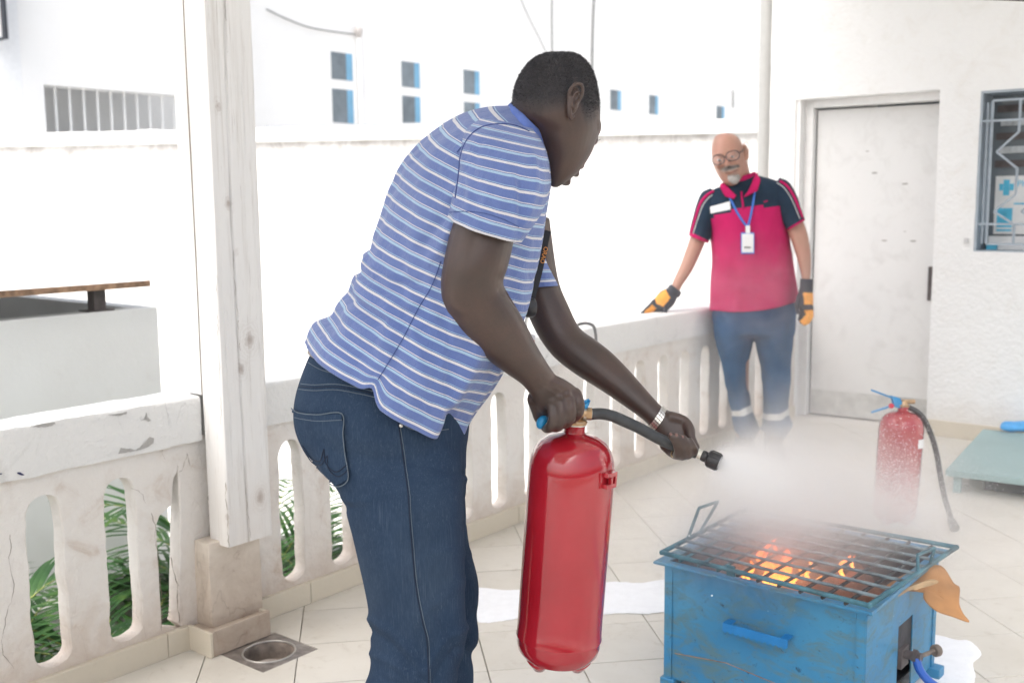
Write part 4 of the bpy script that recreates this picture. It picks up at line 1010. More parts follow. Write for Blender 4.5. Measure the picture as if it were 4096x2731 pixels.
# short fuzzy hair: a field of tiny blades on the scalp
M['hair'] = simple('short_black_hair', (.052, .050, .055), .5, var=.6, scale=60)
hv, hf_ = [], []
rr = random.Random(5); ids = [i for i in range(len(co)) if hair[i] > .12]
for _ in range(34000):
    i = rr.choice(ids)
    if rr.random() > hair[i] ** 1.5: continue
    p = Vector(co[i]); nrm = Vector(nn[i]); tdir = (Vector((rr.uniform(-1, 1), rr.uniform(-1, 1), rr.uniform(-1, 1))) * .7 + nrm * 1.0 - UP * .2).normalized()
    sd = nrm.cross(tdir).normalized() * .00045; p = p + Vector((rr.uniform(-1, 1), rr.uniform(-1, 1), rr.uniform(-1, 1))) * .0018; L_ = rr.uniform(.002, .0045) * (0.5 + .5 * hair[i])
    o_ = len(hv); hv += [p - sd - nrm * .001, p + sd - nrm * .001, p + tdir * L_]; hf_.append((o_, o_ + 1, o_ + 2))
hr = pmesh('hair', hv, hf_, M['hair'], m1); tag(hr, kind='stuff')
# ears
def ear(cx, cy, d, sc, rot, side, parent, mat):
    """side=-1: faces the camera"""
    s = d * K / FPX; ca, sa_ = math.cos(rot), math.sin(rot)
    def Q(u, v_, w): return A(cx, cy, d) + (RT * (u * ca - v_ * sa_) - UP * (u * sa_ + v_ * ca)) * s * sc + FW * side * w
    g_ = Geo()
    helix = [(-9, 6, .002), (-13, -8, .007), (-12, -24, .011), (-2, -36, .013), (10, -36, .012), (15, -25, .010), (14, -10, .006), (9, 0, .003)]
    g_.tube(catmull([Q(*h) for h in helix], 5), lambda t: .0038 * sc - .001 * t, 8)
    g_.tube(catmull([Q(*h) for h in [(-11, -10, .006), (-9, 12, .007), (-5, 28, .006), (0, 38, .003), (4, 30, .001)]], 5), lambda t: .0042 * sc, 8)
    g_.tube(catmull([Q(*h) for h in [(8, -22, .006), (0, -18, .008), (-4, -4, .009), (-3, 10, .008), (4, 16, .004)]], 5), lambda t: .0032 * sc, 8)
    g_.tube(catmull([Q(*h) for h in [(9, -2, .003), (6, 6, .006), (6, 12, .004)]], 4), .0034 * sc, 8)
    v_, f_ = ellipsoid(Q(0, -2, .001), (RT * ca - UP * sa_) * 13 * s * sc, (RT * sa_ + UP * ca) * 32 * s * sc, FW * .005); g_.add((v_, f_))
    me = remesh(g_, .0011, 3, 'ear'); return link('ear', me, mat, parent)
ear(1318, 234, HD - .083, 1.02, .18, -1, m1, M['skin_d'])
ear(1318, 240, HD + .083, 1.0, .18, 1, m1, M['skin_d'])
gg = Geo(); gg.add(ell(1363, 319, HD + .058, 5, 5, .008)); gg.build('eye', simple('eye_white', (.6, .58, .55), .2), m1, True)
gg = Geo()
for q in range(9): gg.tube([A(1365 + q * .6, 321, HD + .05 + q * .0016), A(1372 + q * .5, 323, HD + .052 + q * .0016), A(1379, 321 - q * .2, HD + .056 + q * .002)], .0003, 4)
gg.build('eyelashes', M['hair'], m1)
# ------------------------------------------------------------------ shirt body: open loft with its own UVs
def cloth_loft(name, st, N, sub, mat, parent, v0=0.0, fn=None, thick=.0025, hem=None, amp=.004, seed=0, smooth_=True):
    v, f, rings = loft(st, N, sub, caps=False, fn=fn)
    me = bpy.data.meshes.new(name); me.from_pydata([tuple(p) for p in v], [], f); uvl = me.uv_layers.new(name='uv')
    nR = len(rings); acc = [v0]
    cen = [sum(r, Vector()) / N for r in rings]
    for i in range(1, nR): acc.append(acc[-1] + (cen[i] - cen[i - 1]).length)
    if hem:   # rings' own arc on the near side
        pass
    for p in me.polygons:
        ks = [(me.loops[l].vertex_index // N, me.loops[l].vertex_index % N) for l in p.loop_indices]
        wrap = any(k_ == N - 1 for _, k_ in ks) and any(k_ == 0 for _, k_ in ks)
        for l, (i, k_) in zip(p.loop_indices, ks):
            uvl.data[l].uv = (((k_ + N) if (wrap and k_ == 0) else k_) / N * 1.1, acc[i])
    me.update(); i0 = (nR // 2) * N; q_ = me.polygons[(nR // 2) * N]
    if q_.normal.dot(q_.center - cen[nR // 2]) < 0: me.flip_normals()
    me.update(); return me, rings, acc
sh_st = [(1180, 236, 1256, 312, 2.010, .066, 6), (1168, 241, 1262, 330, 2.015, .080, 10), (1120, 246, 1266, 352, 2.02, .125, 16), (1062, 262, 1268, 378, 2.025, .165, 22), (1000, 298, 1266, 420, 2.03, .185, 26), (948, 345, 1257, 475, 2.03, .188, 30), (903, 412, 1243, 560, 2.03, .183, 32),
         (868, 505, 1222, 650, 2.03, .178, 34), (850, 560, 1212, 700, 2.03, .176, 35), (832, 592, 1200, 742, 2.03, .177, 36), (822, 640, 1180, 800, 2.03, .180, 38), (798, 668, 1157, 850, 2.03, .186, 42), (768, 722, 1122, 905, 2.035, .190, 46), (722, 747, 1088, 950, 2.04, .192, 50), (701, 790, 1062, 1000, 2.045, .190, 54)]
NS = 120
def shirt_fn(rings):
    nR = len(rings)
    for i, r in enumerate(rings):
        t = i / (nR - 1); c = sum(r, Vector()) / len(r)
        for k_ in range(len(r)):
            th = 360 * k_ / len(r); p = r[k_]; o = (p - c).normalized()
            fold = .006 * mnoise.noise(Vector((th / 28, t * 5, 1))) + .007 * mnoise.noise(Vector((th / 11 + t * 6, t * 3, 4))) * min(1, t * 2)
            fold += .006 * t * t * math.sin(math.radians(th * 5 + 80 * t)) * (1 if 20 < th < 175 else .5)
            # drag lines from the shoulder to the waist at the back, bunching near the belt
            if 120 < th < 260: fold += .005 * math.sin(t * 62) * math.exp(-((t - .72) / .16) ** 2)
            r[k_] = p + o * fold
    N_ = len(rings[0])
    # front fold: the cloth behind the crease lies deeper, the crease itself stands proud
    for i in range(nR):
        t = i / (nR - 1); k0 = max(0.0, (t - .5) / .5)
        c = sum(rings[i], Vector()) / N_
        for k_ in range(N_):
            th = 360 * k_ / N_; o = (rings[i][k_] - c).normalized()
            rings[i][k_] += o * (k0 * (.012 * math.exp(-((th - 57) / 7) ** 2) - .020 * math.exp(-((th - 38) / 13) ** 2)))
    # slit at the side: the columns near the seam end higher
    base = nR - 10; old = [[p.copy() for p in r] for r in rings]
    for k_ in range(N_):
        th = 360 * k_ / N_; dlt = th - 103
        dep = max(0.0, 1 - abs(dlt + .5) / 8.5) * 4.6
        if dlt >= 0: dep = max(dep, 2.6 * math.exp(-dlt / 42.0)) if dlt < 90 else dep
        if dep > 0:
            for i in range(base, nR):
                f_ = base + (i - base) * (1 - dep / (nR - 1 - base)); j = int(f_); u = f_ - j
                rings[i][k_] = old[j][k_].lerp(old[min(j + 1, nR - 1)][k_], u)
    return rings
me, rings, acc = cloth_loft('shirt', sh_st, NS, 6, None, None, 0.0, shirt_fn)
sh = link('polo_shirt', me, M['stripe'], m1, True)
def thicken(o, t=.002, sub=1):
    if sub: mm = o.modifiers.new('sub', 'SUBSURF'); mm.levels = sub; mm.render_levels = sub
    mm = o.modifiers.new('sol', 'SOLIDIFY'); mm.thickness = t; mm.offset = -1
folds(me, [([(1044, 465), (1005, 515), (965, 560)], 7, -.010), ([(1046, 500), (1015, 565), (985, 600)], 7, .008), ([(1042, 540), (1022, 600), (1008, 650)], 6, -.008), ([(835, 598), (890, 632), (960, 652)], 7, -.010), ([(822, 640), (880, 684), (950, 706)], 8, .010), ([(800, 678), (860, 728), (930, 756)], 7, -.008), ([(780, 712), (840, 765), (900, 800)], 8, .008),
    ([(905, 420), (960, 520), (990, 560)], 9, -.006), ([(940, 370), (985, 430), (1030, 470)], 8, .006), ([(950, 760), (970, 850), (990, 960)], 9, .008), ([(905, 790), (915, 860), (925, 930)], 9, -.006), ([(1020, 720), (1035, 800), (1030, 900), (1035, 980)], 8, -.008), ([(1140, 560), (1200, 600), (1225, 640)], 6, -.006), ([(1100, 690), (1130, 780), (1140, 860)], 7, .006)])
thicken(sh)
# sleeves
sl_n = [(1112, 268, 1226, 296, 1.945, .06, 0), (1072, 300, 1250, 340, 1.91, .085, 2), (1057, 346, 1262, 392, 1.89, .092, 4), (1049, 392, 1262, 446, 1.88, .090, 8), (1040, 440, 1242, 498, 1.872, .088, 12), (1033, 474, 1216, 532, 1.868, .086, 14), (1029, 498, 1196, 552, 1.866, .084, 14)]
def sleeve_fn(rings):
    nR = len(rings)
    for i, r in enumerate(rings):
        t = i / (nR - 1); c = sum(r, Vector()) / len(r)
        for k_ in range(len(r)):
            th = 360 * k_ / len(r); p = r[k_]; o = (p - c).normalized()
            fold = .006 * mnoise.noise(Vector((th / 30, t * 3, 21))) + .005 * t * math.exp(-((th - 48) / 14) ** 2) - .006 * t * math.exp(-((th - 70) / 10) ** 2) + .003 * mnoise.noise(Vector((th / 12, t * 2 + th / 60, 7)))
            r[k_] = p + o * fold
    return rings
me, _, _ = cloth_loft('sleeve', sl_n, 80, 6, None, None, .018, sleeve_fn); folds(me, [([(1192, 415), (1199, 470), (1190, 535)], 6, -.006), ([(1178, 400), (1182, 460), (1176, 520)], 7, .005), ([(1098, 330), (1088, 400), (1094, 470)], 9, -.004), ([(1062, 360), (1080, 420), (1075, 490)], 7, .004), ([(1225, 360), (1232, 420), (1215, 490)], 7, .005), ([(1130, 470), (1150, 490), (1180, 500)], 5, -.003)]); s1 = link('sleeve', me, M['stripe'], m1, True); thicken(s1)
sl_f = [(1120, 400, 1235, 405, 2.15, .05), (1140, 470, 1250, 470, 2.19, .062), (1165, 540, 1254, 545, 2.215, .066), (1178, 585, 1262, 590, 2.22, .064), (1192, 625, 1274, 626, 2.225, .062), (1204, 662, 1285, 656, 2.227, .060)]
me, _, _ = cloth_loft('sleeve', sl_f, 64, 5, None, None, .010, None); s2 = link('sleeve', me, M['stripe'], m1, True); thicken(s2)
dg = bpy.context.evaluated_depsgraph_get(); dg.update()
bv_s = BVHTree.FromObject(sh, dg); bv_sl = BVHTree.FromObject(s1, dg)
# collar
cst = [(1165, 246, 1262, 342, 2.013, .086, 12), (1168, 240, 1260, 328, 2.011, .083, 11), (1176, 236, 1257, 316, 2.008, .076, 8), (1184, 238, 1254, 308, 2.005, .069, 6)]
me, _, _ = cloth_loft('collar', cst, 64, 4, None, None, 0); cl = link('collar', me, M['blue_knit'], m1, True); thicken(cl, .004)
M['shirt_seam'] = simple('dark_blue_seam', (.05, .08, .24), .9)
line_part('seam', bv_sl, [(1046, 455), (1053, 405), (1059, 355), (1074, 320), (1100, 296), (1135, 286), (1180, 288), (1215, 302)], .0012, M['shirt_seam'], s1)
line_part('seam', bv_s, [(1013, 600), (990, 660), (960, 710), (930, 770), (900, 820), (868, 872)], .0008, M['shirt_seam'], sh)
line_part('seam', bv_s, [(1050, 350), (1075, 322), (1110, 292), (1150, 282)], .0009, M['shirt_seam'], sh)
line_part('seam', bv_sl, [(1033, 488), (1075, 486), (1120, 492), (1165, 508), (1192, 522)], .0006, M['shirt_seam'], s1)
# ------------------------------------------------------------------ jeans
J = Geo()
hip = [(735, 790, 1080, 890, 2.045, .150, 25), (712, 815, 1082, 930, 2.045, .158, 25), (690, 872, 1080, 965, 2.05, .168, 20), (676, 930, 1077, 1000, 2.055, .176, 14), (678, 985, 1072, 1030, 2.06, .178, 8), (698, 1038, 1071, 1070, 2.065, .172, 4), (735, 1090, 1071, 1110, 2.07, .160, 0), (790, 1140, 1068, 1150, 2.075, .13, 0)]
J.add(loft(hip, 40, 4)[:2])
legn = [(700, 1010, 1060, 1040, 1.985, .085), (742, 1085, 1066, 1100, 1.98, .098), (786, 1150, 1068, 1160, 1.975, .102), (803, 1205, 1068, 1210, 1.975, .100), (818, 1270, 1067, 1280, 1.98, .096), (832, 1330, 1066, 1340, 1.985, .093), (842, 1390, 1067, 1390, 1.99, .091), (848, 1440, 1071, 1450, 1.995, .090), (850, 1490, 1066, 1500, 2.00, .088), (846, 1540, 1055, 1545, 2.005, .088), (832, 1590, 1048, 1590, 2.01, .088), (835, 1700, 1050, 1700, 2.03, .085), (845, 1850, 1050, 1850, 2.07, .085), (840, 1965, 1060, 1960, 2.10, .090)]
J.add(loft(legn, 40, 4)[:2])
legf = [(800, 1010, 1068, 1040, 2.15, .085), (850, 1120, 1069, 1120, 2.16, .092), (860, 1180, 1071, 1190, 2.165, .090), (870, 1250, 1078, 1255, 2.17, .086), (880, 1310, 1093, 1312, 2.175, .084), (885, 1345, 1099, 1348, 2.178, .083), (890, 1385, 1097, 1385, 2.18, .082), (890, 1410, 1093, 1412, 2.182, .081), (890, 1450, 1099, 1455, 2.19, .082), (890, 1480, 1096, 1482, 2.195, .081), (890, 1500, 1083, 1500, 2.20, .078), (885, 1540, 1088, 1540, 2.205, .08), (880, 1600, 1085, 1600, 2.21, .08), (885, 1720, 1070, 1720, 2.24, .08), (880, 1890, 1075, 1880, 2.28, .085)]
J.add(loft(legf, 40, 4)[:2])
jm = remesh(J, .0055, 5, 'jeans')
folds(jm, [([(700, 1050), (760, 1120), (800, 1165)], 9, -.006), ([(735, 1130), (790, 1150), (840, 1150)], 10, .004), ([(1070, 1085), (1000, 1075), (930, 1060)], 8, -.003), ([(1072, 1100), (1010, 1100), (950, 1105)], 8, .0025),
           ([(845, 1420), (900, 1450), (950, 1500), (985, 1560)], 9, .005), ([(850, 1450), (900, 1480), (940, 1530)], 8, -.005), ([(1070, 1440), (1020, 1470), (975, 1540)], 9, .005), ([(1065, 1480), (1030, 1510), (1000, 1560)], 9, -.005),
           ([(1070, 1330), (1010, 1380), (960, 1420)], 12, .003), ([(850, 1500), (920, 1530), (960, 1568)], 9, .004), ([(1075, 1270), (1040, 1262), (990, 1270)], 8, .0025), ([(1066, 1200), (1030, 1190), (960, 1195)], 8, -.0025), ([(880, 1560), (940, 1580)], 8, -.004),
           ([(1000, 1400), (1040, 1470), (1060, 1540)], 10, -.004), ([(925, 1000), (935, 1080), (948, 1180), (955, 1280), (968, 1380), (985, 1460), (990, 1568)], 3.5, .0022)])
co, nn = me_np(jm); co += nn * (.0035 * np_noise(co, (9, 9, 5), 3) + .002 * np_noise(co, (26, 26, 11), 8))[:, None]; set_co(jm, co)
# cut the waist open is not visible (under the shirt); give the jeans their material
je = link('jeans', jm, M['denim'], m1)
bv_j = BVHTree.FromObject(je, bpy.context.evaluated_depsgraph_get())
line_part('side_seam', bv_j, [(918, 972), (926, 1020), (934, 1080), (941, 1130), (945, 1190), (950, 1250), (956, 1320), (963, 1370), (975, 1430), (985, 1475), (988, 1568)], .0006, M['thread'], je)
line_part('side_seam', bv_j, [(914, 972), (922, 1020), (930, 1080), (937, 1130), (941, 1190), (946, 1250), (952, 1320), (959, 1370), (971, 1430), (981, 1475), (984, 1568)], .0010, M['seam'], je)
for dy, mt in ((0, 'thread'), (-13, 'thread'), (-7, 'seam')):
    line_part('yoke_seam', bv_j, [(682, 893 + dy), (720, 897 + dy), (770, 895 + dy), (820, 903 + dy), (860, 912 + dy), (900, 925 + dy)], .0008, M[mt], je)
line_part('waistband_seam', bv_j, [(704, 830), (740, 850), (790, 862)], .0008, M['thread'], je)
pk = [(673, 936), (690, 946), (730, 950), (790, 948), (793, 1000), (799, 1050), (806, 1100), (775, 1117), (735, 1085), (705, 1040), (685, 990)]
v, f = drape_patch(bv_j, pk, .003, 3.0)
o = pmesh('back_pocket', v, f, M['denim'], je, True); mm = o.modifiers.new('s', 'SOLIDIFY'); mm.thickness = .003; mm.offset = 0
line_part('pocket_stitching', bv_j, [(675, 938), (692, 948), (732, 952), (788, 950), (791, 1000), (797, 1050), (803, 1099), (775, 1114), (738, 1084)], .0010, M['thread'], o, .005)
line_part('pocket_stitching', bv_j, [(680, 958), (700, 962), (735, 966), (788, 964)], .0007, M['thread'], o, .005)
line_part('pocket_stitching', bv_j, [(700, 1020), (720, 1048), (740, 1056), (748, 1030), (752, 1060), (775, 1082), (800, 1066)], .0011, M['seam'], o, .005)
line_part('pocket_stitching', bv_j, [(702, 1030), (722, 1058), (742, 1065), (756, 1045), (758, 1072), (780, 1092), (803, 1078)], .0009, M['seam'], o, .005)
line_part('front_pocket_seam', bv_j, [(918, 968), (945, 985), (985, 990), (1030, 985)], .0010, M['thread'], je)
gg = Geo(); h = bv_j.ray_cast(CPOS, (A(921, 977, 1) - CPOS).normalized()); gg.add(ellipsoid(h[0] + h[1] * .001, RT * .0035, UP * .0035, FW * .0015)); gg.build('rivet', M['silver'], je, True)
belt = [(712, 792, 1086, 900, 2.044, .152, 25), (706, 808, 1084, 914, 2.044, .157, 25)]
me, _, _ = cloth_loft('belt', belt, 80, 3, None, None, 0); bl = link('belt', me, simple('grey_belt', (.30, .27, .24), .6), m1, True); thicken(bl, .003, 0)
# shoes (below the frame)
for (x0, x1, yb, d) in ((850, 1130, 2010, 2.13), (870, 1140, 1925, 2.29)):
    b0, b1 = G(x0, yb), G(x1, yb); ax = (b1 - b0); L_ = ax.length; ax.normalize(); sy = Vector((-ax.y, ax.x, 0)); g_ = Geo(); rings = []
    for t, hw, h in ((0, .03, .06), (.06, .04, .085), (.25, .042, .10), (.45, .044, .075), (.7, .050, .055), (.9, .042, .045), (1, .02, .03)):
        c = b0 + ax * (.30 * t); rings.append([c + sy * hw * math.cos(a * math.pi / 12) + Vector((0, 0, max(0, math.sin(a * math.pi / 12)) * h + (0.0 if math.sin(a * math.pi / 12) > 0 else 0.0))) for a in range(24)])
    vv = [p for r in rings for p in r]; ff = [(i * 24 + k_, (i + 1) * 24 + k_, (i + 1) * 24 + (k_ + 1) % 24, i * 24 + (k_ + 1) % 24) for i in range(6) for k_ in range(24)] + [tuple(range(24)), tuple(6 * 24 + k_ for k_ in range(24))[::-1]]
    g_.add((vv, ff)); g_.build('shoe', M['rubber'], m1, True)
# ------------------------------------------------------------------ watch, ring, lanyard
wt = Geo(); cc = A(1509, 960, 2.118); axd = (A(1524, 974, 2.112) - A(1490, 940, 2.122)).normalized(); e1 = (A(1525, 936, 2.118) - A(1494, 982, 2.118)) / 2; e2 = FW * .0255
for i in range(26):
    th = 2 * math.pi * i / 26; p = cc + e1 * 1.06 * math.cos(th) + e2 * 1.06 * math.sin(th); tg = (-e1 * math.sin(th) + e2 * math.cos(th)).normalized(); no = tg.cross(axd).normalized()
    for q in (-1, 0, 1):
        wt.box(p - tg * .0026 + axd * (q * .0050 - .0022) - no * (.001 + .0008 * (q == 0)), tg * .0050, axd * .0044, no * .0026)
wo = wt.build('wrist_watch', M['silver'], m1)
gg = Geo(); pt = cc + e1 * 1.12 * .2 + e2 * 1.12 * .98; gg.add(lathe([(.0001, 0), (.016, 0), (.017, .003), (.016, .007), (.0001, .007)], 28, pt - FW * 0, FW)); gg.build('dial', M['silver'], wo, R(30))
gg = Geo(); rp = A(1553, 1043, 2.058); gg.tube(catmull([rp + (RT * math.cos(a) * .0098 + (FW * .7 + UP * .7) * math.sin(a) * .0098) for a in [i * math.pi / 5 for i in range(10)]], 3, True) , .0012, 5); gg.build('finger_ring', simple('gold', (.8, .62, .35), .3, .9), m1)
ly = Geo(); LP = catmull([A(1258, 530, 2.06), A(1250, 565, 2.05), A(1243, 600, 2.04), A(1235, 635, 2.03), A(1226, 668, 2.025), A(1219, 690, 2.02)], 5)
lv = []; 
for i, p in enumerate(LP):
    t = (LP[min(i + 1, len(LP) - 1)] - LP[max(i - 1, 0)]).normalized(); sd = (t.cross(FW)).normalized() * .0068
    lv += [p - sd, p + sd, p + sd + FW * .001, p - sd + FW * .001]
lf = []
for i in range(len(LP) - 1):
    for e in range(4): lf.append((i * 4 + e, (i + 1) * 4 + e, (i + 1) * 4 + (e + 1) % 4, i * 4 + (e + 1) % 4))
lo = pmesh('lanyard', lv, lf, M['strap'], m1); lo['label'] = 'black lanyard with orange capital letters'
t0 = (LP[-1] - LP[0]).normalized(); rx = t0; rz = -FW; ry = rz.cross(rx)
rotl = Matrix((rx, ry, rz)).transposed()
txt('ORAO', A(1250, 566, 2.043), .012, M['orange'], lo, rotl, ext=.0003)
def disc(p, r, t, ax, mat, name, parent): gg = Geo(); gg.add(lathe([(.0001, 0), (r * .9, 0), (r, t * .2), (r, t * .8), (r * .9, t), (.0001, t)], 28, p, ax)); return gg.build(name, mat, parent, R(30))
gg = Geo(); gg.tube(catmull([A(1219, 697, 2.02) + (RT * math.cos(a) + UP * math.sin(a)) * .010 for a in [i * math.pi / 4 for i in range(8)]], 4, True), .001, 5); gg.build('split_ring', M['silver'], lo)
disc(A(1221, 706, 2.015) - RT * .012, .019, .018, (RT * .9 + FW * .3).normalized(), M['black'], 'badge_reel', lo)
gg = Geo(); gg.tube([A(1212, 722, 2.02), A(1209, 740, 2.02), A(1206, 766, 2.02)], .003, 6); gg.build('clip', M['silver'], lo)
gg = Geo(); gg.box(A(1203, 762, 2.03), A(1230, 770, 2.03) - A(1203, 762, 2.03), A(1197, 845, 2.04) - A(1203, 762, 2.03), FW * .0015); gg.build('badge_holder', M['paper'], lo)
gg = Geo(); gg.box(A(1206, 776, 2.029), A(1228, 782, 2.029) - A(1206, 776, 2.029), A(1202, 830, 2.038) - A(1206, 776, 2.029), -FW * .001); gg.build('badge_card', M['orange'], lo)
# ================================================================== FIRE EXTINGUISHERS
def m_red(name, dirty=0.0):
    t = NT(name); v = t.coord('World'); n = t.noise(v, 6, 4); f = t.noise(v, 70, 6, .8)
    c = t.ramp(n, [(.3, (.33, .009, .018)), (.7, (.40, .015, .027))]); c = t.mix(t.ramp(f, [(.70, 0.0), (.74, .6)]), c, (.14, .02, .02))
    t.set(color=c, rough=t.ramp(n, [(.3, .10), (.7, .20)]), spec=.5, coat=.6, coatr=.08); t.bump(n, .05, .004); return t.m
M['red'] = m_red('red_enamel'); M['brass'] = simple('brass', (.50, .34, .20), .35, .9, .2, 40); M['blue_pl'] = simple('blue_lever_plastic', (.02, .25, .52), .35, var=.1)
M['hose'] = simple('black_hose_rubber', (.040, .043, .046), .45, var=.25, scale=60); M['ferrule'] = simple('pale_metal_ferrule', (.62, .61, .55), .35, .5)
def local_xf(base, top):
    ax = (top - base).normalized(); return ax
def ext_body(parent, base, ax, Lb, r, seed=0):
    """base: centre of the underside; returns body object; Lb = height to the neck top"""
    h = Lb; k_ = r
    prof = [(.0001, .012), (k_ * .45, .006), (k_ * .80, .012), (k_ * .94, .026), (k_ * .985, .040), (k_ * .985, .054), (k_ * 1.012, .055), (k_ * 1.012, .058), (k_, .060), (k_, h - .100), (k_ * .992, h - .086), (k_ * .955, h - .068), (k_ * .88, h - .050), (k_ * .76, h - .037), (k_ * .58, h - .027), (k_ * .42, h - .022), (k_ * .29, h - .020), (k_ * .245, h - .018), (k_ * .235, h - .004), (k_ * .225, h), (.0001, h)]
    # refine the profile
    P = []
    for i in range(len(prof) - 1):
        a, b = prof[i], prof[i + 1]; m_ = max(1, int(abs(b[1] - a[1]) / .03))
        for j in range(m_): P.append((a[0] + (b[0] - a[0]) * j / m_, a[1] + (b[1] - a[1]) * j / m_))
    P.append(prof[-1])
    gg = Geo(); gg.add(lathe(P, 72, base, ax)); o = gg.build('cylinder_body', M['red'], parent, R(28))
    e1 = (RT - ax * RT.dot(ax)).normalized(); e2 = ax.cross(e1)
    for q in range(3):
        a = math.radians(-60 + 120 * q + 35); c = base + (e1 * math.cos(a) + e2 * math.sin(a)) * r * .52
        gg = Geo(); gg.add(lathe([(.0001, -.010), (.010, -.008), (.020, .004), (.026, .012), (.0001, .014)], 16, c, ax)); gg.build('foot', M['red'], parent, True)
    return o
def stadium_plate(c0, c1, w0, w1, nrm, t, name, mat, parent, bend=0.0):
    """flat bar from c0 to c1 with rounded ends"""
    d = (c1 - c0); L_ = d.length; d.normalize(); n = nrm.normalized(); s = n.cross(d).normalized(); out = []
    for i in range(9): a = math.pi / 2 + math.pi * i / 8; out.append((w0 * math.cos(a) , w0 * math.sin(a)))
    for i in range(9): a = -math.pi / 2 + math.pi * i / 8; out.append((L_ + w1 * math.cos(a), w1 * math.sin(a)))
    bm = bmesh.new(); vs_ = []
    for z in (-t / 2, t / 2):
        vs_.append([bm.verts.new(c0 + d * x + s * y + n * (z + bend * math.sin(math.pi * max(0, min(1, x / L_))))) for x, y in out])
    L2 = len(out)
    bm.faces.new(vs_[0][::-1]); bm.faces.new(vs_[1])
    for i in range(L2): bm.faces.new((vs_[0][i], vs_[0][(i + 1) % L2], vs_[1][(i + 1) % L2], vs_[1][i]))
    bmesh.ops.bevel(bm, geom=[e for e in bm.edges if e.calc_face_angle(0) > 1], offset=t * .2, segments=2, affect='EDGES')
    return from_bm(name, bm, mat, parent, R(40))
e1 = empty('fire_extinguisher', A(1280, 1510, 2.09), label='large glossy red fire extinguisher hanging from the bending man fist', cat='fire extinguisher', group='red fire extinguishers')
T1 = A(1321, 972, 2.024); B1 = A(1279, 1519, 2.092); ax1 = (T1 - B1).normalized(); r1 = .0835
bd1 = ext_body(e1, B1, ax1, (T1 - B1).length, r1)
rgt = (RT - ax1 * RT.dot(ax1)).normalized(); frn = ax1.cross(rgt); frn = frn if frn.dot(FW) < 0 else -frn
gg = Geo(); gg.add(lathe([(.0001, 0), (.0225, 0), (.0235, .004), (.0215, .007), (.012, .010), (.010, .024), (.012, .028), (.010, .034), (.0001, .035)], 28, T1, ax1))
vtop = T1 + ax1 * .020; gg.tube([vtop - rgt * .01, vtop + rgt * .030], [.010, .010], 14); gg.tube([vtop + rgt * .020, vtop + rgt * .030], .0125, 6); gg.build('valve', M['brass'], e1, R(35))
gg = Geo(); gg.add(lathe([(.019, -.003), (.0212, -.003), (.0212, 0), (.019, 0)], 28, T1, ax1)); gg.build('collar_seal', M['ferrule'], e1, R(30))
p0 = A(1343, 928, 2.022); p1 = A(1246, 970, 1.992)
stadium_plate(p1, p0, .0085, .010, (UP * .9 + RT * .3), .010, 'carry_handle', M['blue_pl'], e1)
gg = Geo(); gg.add(ellipsoid(A(1245, 969, 1.985), RT * .0095 - UP * .004, UP * .013 + RT * .006, FW * .011, 16, 10)); gg.build('handle_end', M['blue_pl'], e1, True)
stadium_plate(A(1262, 950, 2.018), A(1342, 922, 2.022), .009, .009, (UP * .9 + RT * .3), .006, 'lever', M['blue_pl'], e1)
gg = Geo(); gg.box(A(1337, 918, 2.018), A(1350, 921, 2.018) - A(1337, 918, 2.018), A(1338, 946, 2.018) - A(1337, 918, 2.018), FW * .014); gg.build('lever_hinge', M['blue_pl'], e1)
hp = [A(*q) for q in [(1343, 950, 2.024), (1357, 951, 2.026), (1380, 950, 2.03), (1406, 955, 2.034), (1434, 967, 2.040), (1467, 982, 2.046), (1500, 1000, 2.050), (1526, 1013, 2.052), (1560, 1027, 2.055), (1588, 1036, 2.055), (1600, 1040, 2.055)]]
ho = Geo(); HP = catmull(hp[1:], 8); ho.tube(HP, .0112, 16); hs_ = ho.build('hose', M['hose'], e1, R(40))
gg = Geo(); gg.tube([hp[0] - rgt * .003, hp[0] + (hp[1] - hp[0]) * .3, hp[1]], .0125, 16); gg.build('ferrule', M['ferrule'], e1, R(40))
nd = (A(1634, 1054, 2.045) - A(1602, 1040.5, 2.055)).normalized()
na = A(1599, 1039.5, 2.055)
gg = Geo(); gg.tube([na, na + nd * .014], .0098, 14); gg.build('ferrule', M['ferrule'], e1, R(40))
nz = empty('nozzle', na, 0.0); nz.parent = e1; nz.matrix_parent_inverse = e1.matrix_world.inverted()
bpy.data.objects.remove(nz)
gg = Geo(); gg.add(lathe([(.0001, .012), (.010, .012), (.011, .016), (.0105, .022), (.0155, .025), (.0168, .028), (.0168, .046), (.0158, .049), (.0145, .048), (.0135, .040), (.0001, .038)], 32, na, nd))
e_a = nd.orthogonal().normalized(); e_b = nd.cross(e_a)
for q in range(10):
    a = 2 * math.pi * q / 10; c = na + nd * .028 + (e_a * math.cos(a) + e_b * math.sin(a)) * .0163; gg.box(c - e_a * .001 - e_b * .001, nd * .018, e_a * .0022, e_b * .0022)
gg.build('nozzle', M['black'], e1, R(35))
